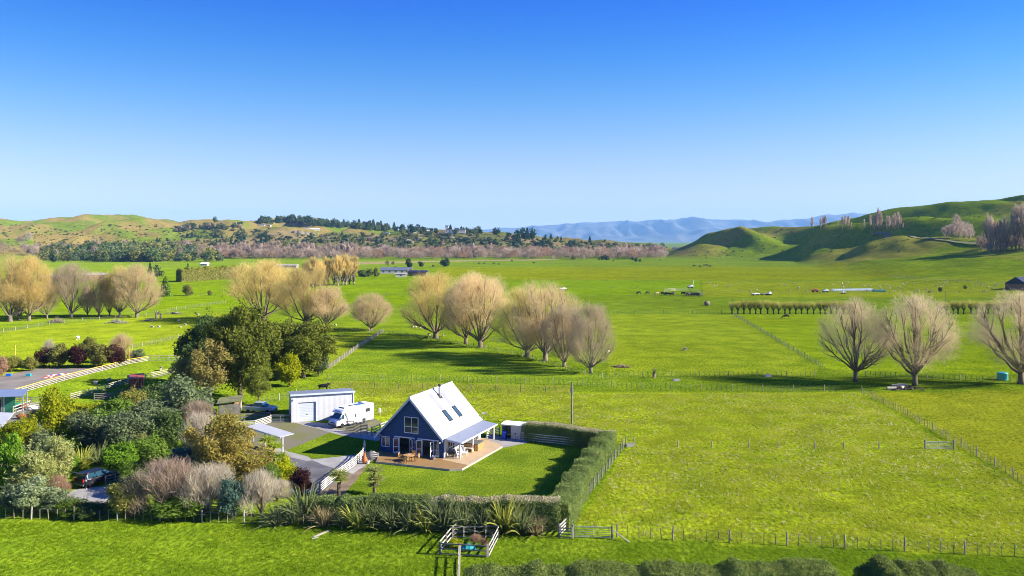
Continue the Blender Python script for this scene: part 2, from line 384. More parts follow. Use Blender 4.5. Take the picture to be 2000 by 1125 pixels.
def mat_ground(flat=None, name='pasture', fs=2.0, amp=.52):
    m, nt, out = new_mat(name)
    N = nt.nodes.new; K = nt.links.new
    if flat is None: at = N('ShaderNodeAttribute'); at.attribute_name = 'tint'
    else: at = N('ShaderNodeRGB'); at.outputs[0].default_value = c4(flat)
    g = N('ShaderNodeNewGeometry')
    def nz(sc, det, sx=1.0, sy=1.0):
        mpn = N('ShaderNodeMapping'); mpn.inputs['Scale'].default_value = (sx, sy, 1); K(g.outputs['Position'], mpn.inputs['Vector'])
        n = N('ShaderNodeTexNoise'); n.inputs['Scale'].default_value = sc; n.inputs['Detail'].default_value = det; n.inputs['Roughness'].default_value = 0.65
        K(mpn.outputs[0], n.inputs['Vector']); return n
    def rng(s, a, b, lo, hi):
        r = N('ShaderNodeMapRange'); r.inputs[1].default_value = a; r.inputs[2].default_value = b; r.inputs[3].default_value = lo; r.inputs[4].default_value = hi
        K(s, r.inputs[0]); return r.outputs[0]
    big = nz(0.018, 5); mid = nz(0.16, 5); fin = nz(fs, 6, 1.25, 0.62); stk = nz(0.05, 3, 0.35, 2.6)
    mu = N('ShaderNodeMath'); mu.operation = 'MULTIPLY'; K(rng(big.outputs['Fac'], 0.3, 0.7, 0.82, 1.16), mu.inputs[0]); K(rng(mid.outputs['Fac'], 0.36, 0.64, 0.80, 1.2), mu.inputs[1])
    m2 = N('ShaderNodeMath'); m2.operation = 'MULTIPLY'; K(mu.outputs[0], m2.inputs[0]); K(rng(fin.outputs['Fac'], 0.36, 0.64, 1 - amp, 1 + amp * 1.1), m2.inputs[1])
    m3 = N('ShaderNodeMath'); m3.operation = 'MULTIPLY'; K(m2.outputs[0], m3.inputs[0]); K(rng(stk.outputs['Fac'], 0.3, 0.7, 0.92, 1.07), m3.inputs[1])
    hv = N('ShaderNodeHueSaturation'); K(at.outputs['Color'], hv.inputs['Color']); K(m3.outputs[0], hv.inputs['Value'])
    K(rng(mid.outputs['Fac'], 0.3, 0.7, 0.515, 0.488), hv.inputs['Hue'])
    d = N('ShaderNodeBsdfDiffuse'); d.inputs['Roughness'].default_value = 0.6; K(hv.outputs['Color'], d.inputs['Color'])
    bp = N('ShaderNodeBump'); bp.inputs['Strength'].default_value = 0.55; bp.inputs['Distance'].default_value = 0.22
    K(fin.outputs['Fac'], bp.inputs['Height']); K(bp.outputs['Normal'], d.inputs['Normal']); K(d.outputs[0], out.inputs['Surface'])
    return m

ground = build_terrain(); tag(ground, kind='structure')

# far mountain range beyond the plain
def build_mountains():
    sky_pts = [(-900, 452), (-300, 440), (200, 445), (600, 448), (900, 452), (985, 445), (1050, 441), (1100, 438), (1150, 435), (1185, 433), (1240, 432), (1290, 430), (1345, 427), (1375, 426), (1420, 429), (1480, 431), (1510, 432), (1545, 430), (1580, 427), (1610, 419), (1640, 417), (1668, 414), (1690, 417), (1740, 425), (1850, 432), (2100, 440), (2700, 446)]
    pxs = np.arange(-900, 2700, 6.0); crest = np.interp(pxs, [p[0] for p in sky_pts], [p[1] for p in sky_pts])
    rows = np.linspace(0, 1, 46); Y0, Y1 = 15000.0, 20500.0
    V = []
    for r in rows:
        Y = Y0 + (Y1 - Y0) * r if r <= 0.8 else Y0 + (Y1 - Y0) * r
        X = (pxs - 1000) / F * Y
        zc = H + (HY - crest) * (Y0 + (Y1 - Y0) * 0.8) / F
        shape = np.interp(r, [0, 0.12, 0.45, 0.8, 1.0], [-0.05, 0.10, 0.45, 1.0, 0.7])
        rid = 1 - np.abs(2 * vnoise(X / 750.0 + r * 1.2, np.full_like(X, Y / 3800.0), 9) - 1)
        rd2 = 1 - np.abs(2 * vnoise(X / 280.0 - r * 1.5, np.full_like(X, Y / 1700.0), 19) - 1)
        z = zc * shape + zc * min(1, r * 4) * (1 - abs(r - 0.45) * 0.9) * (0.36 * (rid - 0.6) + 0.36 * (rd2 - 0.6)) * (0.35 if 0.72 < r < 0.9 else 1)
        V.append(np.stack([X, np.full_like(X, Y), z], -1))
    V = np.array(V); n, m = V.shape[:2]; idx = np.arange(n * m).reshape(n, m)
    Q = np.stack([idx[:-1, :-1], idx[:-1, 1:], idx[1:, 1:], idx[1:, :-1]], -1).reshape(-1, 4)
    me = mesh_np('mountains', V.reshape(-1, 3), Q, True)
    o = ob('mountains', me, mat('haze_tinted_rock', (0.055, 0.070, 0.085), 1.0, 0.0, var=0.3, scale=0.0025, col2=(0.13, 0.13, 0.125)))  # grey rock colour with a blue cast painted in for distance haze
    return tag(o, kind='structure')
build_mountains()

# ------------------------------------------------------------------ plant meshes
def unit(v): return v / np.maximum(np.linalg.norm(v, axis=-1, keepdims=True), 1e-9)

def leaf_quads(P, N, w, h, r, jitter=0.6):
    n = len(P); N = unit(N + jitter * r.normal(size=(n, 3)))
    a = unit(np.cross(N, r.normal(size=(n, 3)))); b = np.cross(N, a)
    s = r.uniform(0.6, 1.3, (n, 1)); a = a * s * w / 2; b = b * s * h / 2
    V = np.stack([P - a - b, P + a - b * 0.6, P + a * 0.5 + b, P - a + b * 0.7], 1).reshape(-1, 3)
    return V, np.arange(n * 4).reshape(-1, 4)

def leaf_cloud(name, clumps, n, w, h, seed, jitter=0.6, fill=0.55, sprays=150):
    r = np.random.default_rng(seed); C = np.array([c[:3] for c in clumps]); R = np.array([c[3:6] for c in clumps])
    p = R.prod(1) ** 0.66; k = r.choice(len(C), n, p=p / p.sum())
    d = unit(r.normal(size=(n, 3))); rad = fill + (1 - fill) * r.uniform(0, 1, (n, 1)) ** 0.5
    P = C[k] + d * R[k] * rad * r.uniform(0.9, 1.12, (n, 1))
    ok = P[:, 2] > 0.01; P, d = P[ok], d[ok]
    if sprays:      # stray shoots beyond the outline
        k2 = r.choice(len(C), sprays, p=p / p.sum()); d2 = unit(r.normal(size=(sprays, 3)) + np.array([0, 0, .5])); st = C[k2] + d2 * R[k2]; L2 = r.uniform(.4, 1.0, (sprays, 1)) * R[k2].mean(1)[:, None]
        sd = unit(d2 + np.array([0, 0, .5]) + .4 * r.normal(size=(sprays, 3))); tt = np.linspace(0, 1, 7)[None, :, None]
        Q2 = (st[:, None] + sd[:, None] * L2[:, None] * tt).reshape(-1, 3) + r.normal(size=(sprays * 7, 3)) * w * .5; Q2[:, 2] = np.maximum(Q2[:, 2], .01)
        P = np.concatenate([P, Q2]); d = np.concatenate([d, np.repeat(sd, 7, 0)])
    V, Q = leaf_quads(P, d, w, h, r, jitter); return mesh_np(name, V, Q)

def round_clumps(seed, K, cr, zc=0.46, rx=0.36, rz=0.40):
    r = np.random.default_rng(seed); out = [(0, 0, zc * 0.9, rx * 0.75, rx * 0.75, rz * 0.95)]
    for i in range(K):
        d = unit(r.normal(size=3)); d[2] = d[2] * 0.9 + 0.1; q = r.uniform(0.62, 1.0)
        c = cr * r.uniform(0.7, 1.3)
        out.append((d[0] * rx * q, d[1] * rx * q, max(c * 0.7, zc + d[2] * rz * q), c, c, c * 0.85))
    return out

def ribbons(P, w, r, taper=0.4):
    """P (n, k, 3) strands -> flat thin ribbons"""
    n, k, _ = P.shape; d = unit(P[:, -1] - P[:, 0]); s = unit(np.cross(d, r.normal(size=(n, 3))))
    wv = np.linspace(1, taper, k)[None, :, None] * (w if np.ndim(w) == 0 else np.asarray(w)[:, None, None])
    A = P - s[:, None] * wv / 2; B = P + s[:, None] * wv / 2
    V = np.stack([A, B], 2).reshape(-1, 3)
    b = (np.arange(n) * 2 * k)[:, None]; q = []
    for j in range(k - 1): q.append(np.stack([b[:, 0] + 2 * j, b[:, 0] + 2 * j + 1, b[:, 0] + 2 * j + 3, b[:, 0] + 2 * j + 2], -1))
    return V, np.concatenate(q)

def bare_tree(name, seed, nl=10, ns=7, ntw=9000, wd=0.42, h0=0.10, tw=0.0014, tl=(0.07, 0.16), droop=0.0, up=0.35, trunk_r=0.032, zc=0.57, zr=0.43, stems=1, limb=0.017, side=1.0, low=0.06, fill=0.0, polmax=1.25):
    """leafless tree of height 1: (trunk mesh with limbs, crown mesh of twigs)"""
    r = np.random.default_rng(seed); mb = MB(); segs = []
    st = [(0, 0)] if stems == 1 else [(r.uniform(-.09, .09), r.uniform(-.05, .05)) for _ in range(stems)]
    for (sx, sy) in st:
        mb.tube([(sx, sy, -0.01), (sx, sy, h0 * .35), (sx * 1.05, sy, h0 * 1.15)], [trunk_r * 1.45, trunk_r * 1.0, trunk_r * 0.95], 8)
        for i in range(nl // len(st) + 1):
            az = 2 * PI * (i + r.uniform(-.35, .35)) / (nl // len(st) + 1); pol = r.uniform(0.05, polmax)
            e = np.array([math.cos(az) * math.sin(pol) * wd, math.sin(az) * math.sin(pol) * wd, zc + math.cos(pol) * zr]) * np.array([.9, .9, .93]) + np.array([sx, sy, 0]) * .6
            b = np.array([sx, sy, h0 * r.uniform(.8, 1.05)]); c = b + (e - b) * np.array([.55, .55, .38]) + r.normal(size=3) * .02
            t = np.linspace(0, 1, 7)[:, None]; pts = (1 - t) ** 2 * b + 2 * t * (1 - t) * c + t * t * e
            pts[1:-1] += r.normal(size=(5, 3)) * .007
            mb.tube(pts, list(limb * r.uniform(.75, 1.1) * (1 - .86 * t[:, 0])), 5, False); segs.append((pts[3], pts[-1], 1.0))
            for j in range(ns):
                k = r.uniform(.25, .92); q = pts[0] + 0; ii = k * 6; i0 = int(ii); q = pts[i0] + (pts[min(i0 + 1, 6)] - pts[i0]) * (ii - i0)
                d = unit(unit(pts[min(i0 + 1, 6)] - pts[i0]) + 0.75 * side * unit(r.normal(size=3)) + np.array([0, 0, .25]))
                ln = r.uniform(.14, .30) * (1.15 - .5 * k); m1 = q + d * ln * .5 + r.normal(size=3) * .008; e2 = m1 + unit(d + np.array([0, 0, .3])) * ln * .5
                rad2 = ((e2[0] / wd) ** 2 + (e2[1] / wd) ** 2 + ((e2[2] - zc) / zr) ** 2) ** .5
                if rad2 > 1: e2 = np.array([0, 0, zc]) + (e2 - np.array([0, 0, zc])) / rad2; m1 = (q + e2) / 2
                mb.tube([q, m1, e2], [limb * .3, limb * .2, limb * .07], 4, False); segs.append((q, e2, 0.8))
    A = np.array([s[0] for s in segs]); B = np.array([s[1] for s in segs]); wt = np.array([np.linalg.norm(s[1] - s[0]) for s in segs])
    k = r.choice(len(segs), ntw, p=wt / wt.sum()); t = r.uniform(.15, 1.0, (ntw, 1)) ** .8
    P0 = A[k] + (B[k] - A[k]) * t + r.normal(size=(ntw, 3)) * .006
    if fill:
        m = r.uniform(size=ntw) < fill; dd = unit(r.normal(size=(ntw, 3))); pass
        nb = 26; lc = unit(r.normal(size=(nb, 3))); lc[:, 2] = np.where(lc[:, 2] < -.82, -lc[:, 2], lc[:, 2]); lr = r.uniform(.2, .36, (nb, 1)); lq = r.uniform(.55, .80, (nb, 1))
        kb = r.choice(nb, ntw, p=(lr[:, 0] ** 2) / (lr ** 2).sum()); Pf = np.array([0, 0, zc]) + (lc[kb] * lq[kb] + dd * lr[kb] * r.uniform(.1, 1, (ntw, 1)) ** .5) * np.array([wd, wd, zr])
        P0 = np.where(m[:, None], Pf, P0)
    out = P0 - np.array([0, 0, zc - .25]); d = unit(unit(B[k] - A[k]) * .6 + unit(out) * .55 + np.array([0, 0, up]) + r.normal(size=(ntw, 3)) * (.55 if fill else .42))
    ln = r.uniform(*tl, (ntw, 1)); P1 = P0 + d * ln * .5; d2 = unit(d + np.array([0, 0, -droop]) * r.uniform(.3, 1.6, (ntw, 1)) + r.normal(size=(ntw, 3)) * .15); P2 = P1 + d2 * ln * .55
    q2 = P2 * np.array([1 / wd, 1 / wd, 1 / zr]) - np.array([0, 0, zc / zr]); ex = np.linalg.norm(q2, axis=1)
    ok = (P2[:, 2] > low) & (ex < 1.05 + r.normal(size=ntw) * .08)
    V, Q = ribbons(np.stack([P0, P1, P2], 1)[ok], tw, r)
    return mb.mesh(name + '_trunk', True), mesh_np(name + '_crown', V, Q)

def blade_plant(name, seed, n=70, ln=(1.2, 2.0), w=0.09, spread=0.9, bend=0.9, ball=False, z0=0.0):
    r = np.random.default_rng(seed); az = r.uniform(0, 2 * PI, n)
    el = np.arcsin(r.uniform(-.35, 1, n)) if ball else PI / 2 - np.abs(r.normal(0, .45, n)) * spread
    L_ = r.uniform(*ln, n); d = np.stack([np.cos(az) * np.cos(el), np.sin(az) * np.cos(el), np.sin(el)], -1)
    o = np.stack([np.cos(az), np.sin(az), np.zeros(n)], -1) * r.uniform(0, .12 if ball else .25, (n, 1)); o[:, 2] = z0
    t = np.linspace(0, 1, 5); drop = bend * r.uniform(.3, 1.3, (n, 1))
    P = o[:, None] + d[:, None] * (L_[:, None] * t)[:, :, None]
    hor = np.stack([np.cos(az), np.sin(az), np.zeros(n)], -1)
    P[:, :, 2] -= drop * (L_[:, None] * .33) * t ** 2.4; P += hor[:, None] * (drop * .12 * L_[:, None] * t ** 2)[:, :, None]
    P[:, :, 2] = np.maximum(P[:, :, 2], .03)
    V, Q = ribbons(P, w * r.uniform(.7, 1.2, n), r, .25); return mesh_np(name, V, Q)

def canopy_trunk(name, seed, lean=0.05, r0=0.035, n=6):
    r = np.random.default_rng(seed); mb = MB()
    mb.tube([(0, 0, -.02), (lean * .3, 0, .12), (lean, 0, .3)], [r0, r0 * .75, r0 * .6], 7)
    for i in range(n):
        a = 2 * PI * i / n + r.uniform(-.3, .3)
        mb.tube([(lean * .7, 0, .22), (math.cos(a) * .15, math.sin(a) * .15, .42), (math.cos(a) * .3, math.sin(a) * .3, r.uniform(.5, .75))], [r0 * .5, r0 * .35, r0 * .1], 5, False)
    return mb.mesh(name, True)

SHRUB = [leaf_cloud('shrub_leaves', round_clumps(s, 22, .145), 6500, .026, .04, s) for s in (1, 2, 3, 4)]
FEATHER = [leaf_cloud('feathery_leaves', round_clumps(s, 22, .14), 6500, .013, .07, s, .9) for s in (5, 6)]
TREE = [leaf_cloud('tree_leaves', round_clumps(s, 60, .098, .50, .40, .42), 21000, .016, .024, s, .7, .5) for s in (11, 12, 13)]
GUM = [leaf_cloud('loose_leaves', round_clumps(s, 38, .095, .57, .37, .36), 9000, .014, .032, s, .9, .3) for s in (14, 15)]
FAR_ROUND = [leaf_cloud('far_leaves', round_clumps(s, 9, .2), 420, .10, .11, s, sprays=12) for s in (21, 22, 23)]
def cone_cloud(name, seed, n, w, base=.5):
    r = np.random.default_rng(seed); z = r.uniform(.04, 1, n) ** 1.15; a = r.uniform(0, 2 * PI, n)
    rr = (1 - z) ** .8 * base * (0.72 + .28 * r.uniform(0, 1, n)) * (1 + .16 * np.sin(a * 5 + z * 22))
    P = np.stack([np.cos(a) * rr, np.sin(a) * rr, z], -1); N = P * np.array([1, 1, 0]) + np.array([0, 0, .35])
    V, Q = leaf_quads(P, N, w, w * 1.3, r, .6); return mesh_np(name, V, Q)
CONE = [cone_cloud('cone_leaves', s, 900, .075, .36) for s in (31, 32)]
FAR_CONE = [cone_cloud('far_cone_leaves', s, 260, .13, .36) for s in (33, 34)]
TRUNK = [canopy_trunk('canopy_trunk', s) for s in (1, 2)]
WILLOW = [bare_tree('willow', s, nl=14, ns=9, ntw=22000, tl=(.045, .11), wd=w * 1.16, zc=.525, zr=.475, droop=.6, up=.12, fill=.6, tw=.0014, limb=.013, low=.10, h0=.08, polmax=1.95) for s, w in ((41, .44), (42, .40), (43, .46), (44, .38), (141, .42), (142, .43))]
WEEP = [bare_tree('weeping', s, nl=14, ns=8, ntw=13000, wd=.5, zc=.53, zr=.47, droop=.9, up=.10, polmax=1.85, fill=.58, tl=(.05, .12), h0=.13, trunk_r=.026, low=.12) for s in (45, 46)]
STALK = [bare_tree('slender', s, nl=5, ns=6, ntw=2600, wd=.27, zc=.6, zr=.4, stems=1, h0=.2, trunk_r=.02, up=.6, tw=.0018) for s in (47, 48)]
POPLAR = [bare_tree('poplar', s, nl=8, ns=6, ntw=2200, wd=.12, zc=.52, zr=.48, h0=.08, trunk_r=.014, up=1.4, tl=(.06, .14), tw=.0034, limb=.008, side=.5) for s in (51, 52)]
BUSHY = [bare_tree('bare_shrub', s, nl=20, ns=8, ntw=5200, wd=.56, zc=.45, zr=.52, h0=.05, trunk_r=.02, up=.55, tl=(.10, .22), tw=.0042, stems=3, limb=.012, low=.03, fill=.45) for s in (53, 54)]
FARBARE = [bare_tree('far_bare', s, nl=6, ns=4, ntw=700, wd=.46, zc=.5, zr=.48, h0=.1, trunk_r=.03, up=.5, fill=.6, tw=.014, tl=(.1, .2)) for s in (55, 56)]
FARPOP = [bare_tree('far_poplar', s, nl=4, ns=3, ntw=520, wd=.13, zc=.52, zr=.48, h0=.06, trunk_r=.018, up=1.5, fill=.5, tw=.011, tl=(.07, .16), limb=.01, side=.5) for s in (57, 58)]
FLAX = [blade_plant('strap_leaves', s, 170, (1.1, 2.1), .085, .95, 1.0) for s in (61, 62, 63)]
HEAD = [blade_plant('sword_leaves', s, 330, (.45, .85), .06, 1, .6, True) for s in (64, 65)]

# bark and foliage colours
M = {}
M['bark'] = mat('bark', (0.16, 0.125, 0.085), .9, .1, var=.35, scale=3)
M['bark_pale'] = mat('pale_bark', (0.21, 0.175, 0.125), .9, .1, var=.3, scale=3)
M['bark_dark'] = mat('dark_bark', (0.075, 0.062, 0.045), .9, .1, var=.3, scale=3)
LF = lambda k, *a, **kw: M.__setitem__(k, mat_leaf(k + '_leaf', *a, k=1.95 if 'willow' in k else 1.0 if 'grass' in k else 1.35 if k == 'mauve_twig' else 2.0 if k in ('evergreen', 'far_green', 'hedge_side') else 1.6, **kw))
LF('willow_tan', (0.257, 0.190, 0.090), (0.437, 0.342, 0.190), .3, (0.551, 0.456, 0.285))
LF('willow_gold', (0.25, 0.185, 0.060), (0.42, 0.33, 0.125), .3, (0.52, 0.43, 0.20))
LF('willow_lime', (0.257, 0.228, 0.057), (0.418, 0.351, 0.123), .3, (0.522, 0.446, 0.218))
LF('willow_pink', (0.20, 0.155, 0.095), (0.35, 0.285, 0.180), .3, (0.46, 0.39, 0.265))
LF('poplar_grey', (0.230, 0.172, 0.132), (0.380, 0.299, 0.230), .2, (0.483, 0.391, 0.310))
LF('mauve_twig', (0.19, 0.14, 0.105), (0.33, 0.25, 0.175), .2, (0.45, 0.36, 0.25))
LF('grey_twig', (0.246, 0.213, 0.157), (0.448, 0.392, 0.280), .2)
LF('rust_twig', (0.17, 0.105, 0.065), (0.29, 0.185, 0.115), .2)
LF('pollard_twig', (0.190, 0.185, 0.034), (0.336, 0.302, 0.078), .3)
LF('evergreen', (0.034, 0.056, 0.011), (0.146, 0.151, 0.022), .3, (0.246, 0.224, 0.039), clump=.25)
LF('deep_green', (0.025, 0.050, 0.016), (0.090, 0.129, 0.034), .25, (0.146, 0.179, 0.050))
LF('grey_green', (0.050, 0.078, 0.039), (0.140, 0.168, 0.073), .25, (0.224, 0.246, 0.123))
LF('mid_green', (0.045, 0.090, 0.013), (0.134, 0.196, 0.028), .3, (0.224, 0.280, 0.056))
LF('bright_green', (0.062, 0.134, 0.013), (0.157, 0.263, 0.022), .35, (0.224, 0.336, 0.045))
LF('lime', (0.095, 0.123, 0.008), (0.257, 0.266, 0.011), .35, (0.361, 0.342, 0.019))
LF('gold', (0.133, 0.162, 0.006), (0.304, 0.314, 0.011), .35, (0.399, 0.389, 0.019))
LF('olive', (0.090, 0.101, 0.020), (0.224, 0.213, 0.050), .3, (0.336, 0.314, 0.090))
LF('gum', (0.101, 0.095, 0.025), (0.269, 0.224, 0.067), .3, (0.403, 0.347, 0.123))
LF('pale_feather', (0.146, 0.162, 0.050), (0.291, 0.302, 0.101), .3, (0.403, 0.403, 0.168))
LF('variegated', (0.09, 0.13, 0.05), (0.24, 0.27, 0.14), .3, (0.36, 0.38, 0.23))
LF('burgundy', (0.022, 0.010, 0.010), (0.062, 0.026, 0.022), .25, (0.10, 0.045, 0.035))
LF('autumn', (0.104, 0.100, 0.024), (0.266, 0.209, 0.048), .3, (0.494, 0.323, 0.085), clump=1.5)
LF('blue_green', (0.034, 0.073, 0.056), (0.095, 0.146, 0.101), .25)
LF('far_green', (0.028, 0.047, 0.016), (0.084, 0.101, 0.031), .2, clump=.15)
LF('far_olive', (0.062, 0.078, 0.020), (0.157, 0.157, 0.050), .2, clump=.15)
LF('pine', (0.013, 0.034, 0.013), (0.039, 0.069, 0.025), .15)
LF('flax_green', (0.050, 0.073, 0.034), (0.190, 0.213, 0.084), .3, (0.470, 0.448, 0.224))
LF('flax_bronze', (0.078, 0.067, 0.034), (0.269, 0.213, 0.101), .3, (0.493, 0.403, 0.213))
LF('flax_yellow', (0.134, 0.157, 0.022), (0.381, 0.381, 0.067), .3, (0.616, 0.582, 0.224))
LF('sword', (0.101, 0.134, 0.034), (0.291, 0.302, 0.090), .3, (0.504, 0.482, 0.202))
LF('palm_green', (0.112, 0.168, 0.017), (0.269, 0.314, 0.034), .3, (0.403, 0.426, 0.067))
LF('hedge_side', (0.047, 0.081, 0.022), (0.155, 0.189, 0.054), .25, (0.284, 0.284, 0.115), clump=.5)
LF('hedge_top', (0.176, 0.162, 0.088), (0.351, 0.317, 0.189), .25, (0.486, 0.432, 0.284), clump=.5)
LF('hedge_grey', (0.050, 0.080, 0.018), (0.155, 0.185, 0.045), .25, (0.34, 0.32, 0.13), clump=.8)

def plant(name, label, cat, px, base, w, h, crown, cm, trunk=None, tm='bark', group=None, rz=None, loc=None, flat=True, parts=True):
    """plant whose foot is at pixel (px, base) and that is w x h photo pixels there"""
    p = loc if loc is not None else (G(px, base) if flat else GT(px, base))
    k = p.y / F; sc = (w * k * random.uniform(.88, 1.18), w * k * random.uniform(.88, 1.18), h * k); rz = random.uniform(0, 6.28) if rz is None else rz
    if not parts:
        return tag(ob(name, crown, M[cm], None, p, rz, sc), label, cat, group)
    t = thing(name, label, cat, p, rz, group, sc)
    if trunk is not None: ob('trunk', trunk, M[tm], t)
    ob('crown', crown, M[cm], t)
    return t

# ------------------------------------------------------------------ willows and other bare trees
WIL = [ # px, base, width, height, kind, colour, label
 (515, 628, 150, 124, 0, 'willow_gold', 'broad golden bare willow rising behind the dark evergreens'),
 (597, 638, 124, 120, 2, 'willow_gold', 'golden bare willow next to the broad one behind the evergreens'),
 (638, 640, 88, 87, 1, 'willow_tan', 'pale bushy willow between golden willow and small lone willow'),
 (724, 646, 92, 76, 2, 'willow_tan', 'small round willow standing alone beside the fence corner'),
 (851, 661, 126, 133, 0, 'willow_gold', 'yellowish willow, leftmost of the tall row above the shaded paddock'),
 (910, 672, 100, 134, 1, 'willow_lime', 'bare willow with thin leaning trunk, second in the tall row'),
 (938, 679, 124, 150, 3, 'willow_tan', 'tall wide tan willow, third in the row over the shaded paddock'),
 (1030, 697, 124, 140, 2, 'willow_lime', 'bare willow with low spreading limbs, fourth in the tall row'),
 (1065, 705, 140, 164, 0, 'willow_tan', 'tallest tan willow in the row, trunk in the shade line'),
 (1102, 716, 92, 128, 3, 'willow_pink', 'slim pinkish willow, second from the end of the tall row'),
 (1154, 729, 86, 142, 1, 'willow_pink', 'pinkish brown willow ending the tall row, hanging twigs'),
]
for i, (px, b, w, h, k, c, lb) in enumerate(WIL):
    k = i % 6
    plant('willow_tree', lb, 'tree', px, b, w * 1.2, h, WILLOW[k][1], c, WILLOW[k][0], 'bark_pale' if px > 1000 else 'bark', 'bare willows in the middle paddocks')
for px, b, w, h, k, lb in [(1671, 746, 172, 164, 1, 'open bare willow with mauve top beside the fence gate'),
                           (1787, 753, 184, 184, 0, 'widest bare willow between two others, trunk by log heap'),
                           (1994, 750, 205, 186, 0, 'bare willow cut by the photo edge above the green tank')]:
    plant('willow_tree', lb, 'tree', px, b, w, h, WEEP[k][1], 'willow_pink', WEEP[k][0], 'bark', 'open bare willows along the far side of the rough paddock', rz=k * 2.1 + px)
STK = [(20, 628, 105, 136, 0, 'willow_gold', 'broad golden willow at the photo edge'), (38, 626, 50, 118, 1, 'willow_tan', 'slender willow inside the golden crown at the edge'),
 (57, 626, 78, 132, 2, 'willow_gold', 'golden topped willow beside the edge willow'), (92, 623, 44, 84, 3, 'willow_tan', 'low thin willow before the barn roof'),
 (139, 621, 84, 110, 0, 'willow_pink', 'wide forked pinkish willow behind the branch heap'), (171, 618, 36, 62, 1, 'willow_tan', 'short half dead willow stem in the row'),
 (193, 619, 42, 94, 3, 'willow_tan', 'dark stemmed upright willow between short stem and slim one'), (214, 618, 36, 92, 1, 'willow_gold', 'slim upright willow, third from the row end'),
 (234, 618, 52, 104, 2, 'willow_lime', 'upright willow with dark trunk, second from the row end'), (267, 620, 76, 108, 0, 'willow_tan', 'pale fan shaped willow ending the row near the stumps')]
for i, (px, b, w, h, k, c, lb) in enumerate(STK):
    k = (i + 2) % 6
    plant('willow_tree', lb, 'tree', px, b, w / .85, h, WILLOW[k][1], c, WILLOW[k][0], 'bark_pale', 'row of bare willows in the far paddock')

ORD = 'first second third fourth fifth sixth seventh eighth ninth tenth eleventh twelfth thirteenth fourteenth fifteenth sixteenth seventeenth eighteenth nineteenth twentieth twenty-first twenty-second'.split()
# golden poplars with pale stems beyond the willows
for i in range(12):
    p = G(602 + i * 8.2 + random.uniform(-2, 2), 561 - i * 0.5 + random.uniform(-1, 1))
    t = thing('poplar_tree', 'pale stemmed golden poplar in the close planted clump, %s from its near end' % ORD[i], 'tree', p, i * 1.3, 'clump of golden poplars')
    hgt = p.y / F * random.uniform(50, 64); t.scale = (hgt * 2.3, hgt * 2.3, hgt)
    ob('trunk', POPLAR[i % 2][0], M['bark_pale'], t); ob('crown', POPLAR[i % 2][1], M['willow_gold'], t)

# pollarded row on the far fence
def pollard(seed):
    r = np.random.default_rng(seed); mb = MB(); mb.tube([(0, 0, -.1), (.03, 0, .9), (0, 0, 1.5)], [.34, .24, .27], 7); ends = []
    for i in range(5):
        a = 2 * PI * i / 5 + r.uniform(-.4, .4); e = np.array([math.cos(a) * r.uniform(.5, .95), math.sin(a) * r.uniform(.5, .95), r.uniform(2.3, 2.9)])
        mb.tube([(0, 0, 1.35), e * .55 + np.array([0, 0, .75]), e], [.19, .15, .12], 5); ends.append(e)
    n = 420; k = r.integers(0, 5, n); P0 = np.array(ends)[k] + r.normal(size=(n, 3)) * .12
    d = unit(np.array([0, 0, 1.0]) + r.normal(size=(n, 3)) * np.array([.33, .33, .1])); ln = r.uniform(1.6, 3.0, (n, 1))
    P = np.stack([P0, P0 + d * ln * .5, P0 + d * ln + np.array([0, 0, .12])], 1); V, Q = ribbons(P, .045, r)
    return mb.mesh('pollard_trunk', True), mesh_np('pollard_crown', V, Q)
POLL = [pollard(s) for s in (71, 72, 73)]
pxs = [1430 + 11.4 * i for i in range(22)] + [1838 + 11.4 * i for i in range(16)]
for i, px in enumerate(pxs):
    p = G(px + random.uniform(-1.5, 1.5), 613.5); t = thing('pollard_tree', 'pollarded tree, %s %s' % (ORD[i] if i < 22 else ORD[i - 22], 'along the straight row from the dark pole' if i < 22 else 'in the row part behind the corner willow'), 'tree', p, i * 2.0, 'row of pollarded trees', random.uniform(.9, 1.05))
    ob('trunk', POLL[i % 3][0], M['bark_dark'], t); ob('crown', POLL[i % 3][1], M['pollard_twig'], t)

# ------------------------------------------------------------------ big evergreens behind the sheds
BIG = [
 (470, 778, 156, 184, TREE[0], 'evergreen', 'large dark evergreen tree behind the woodshed'),
 (405, 752, 112, 130, TREE[1], 'deep_green', 'dark rounded evergreen against the large evergreen'),
 (592, 738, 128, 116, TREE[2], 'evergreen', 'spreading evergreen behind the yellow tree'),
 (545, 742, 88, 108, TREE[1], 'evergreen', 'evergreen filling the gap between two larger ones'),
 (565, 755, 52, 66, SHRUB[1], 'gold', 'bright yellow green tree before the evergreens'),
 (413, 790, 92, 118, GUM[0], 'gum', 'loose olive brown gum tree with pale leaning trunk'),
 (362, 775, 66, 74, GUM[1], 'gum', 'smaller olive brown gum tree near the red container'),
 (622, 735, 40, 52, SHRUB[2], 'grey_green', 'grey green bush at the edge of the evergreens'),
 (505, 790, 70, 70, GUM[0], 'evergreen', 'lower evergreen boughs of a tree behind the silver vehicle'),
]
for px, b, w, h, me, c, lb in BIG:
    plant('evergreen_tree' if c != 'gold' else 'yellow_tree', lb, 'tree', px, b, w / .92, h / .93, me, c, TRUNK[0], 'bark_pale' if c == 'gum' else 'bark', 'trees behind the sheds')

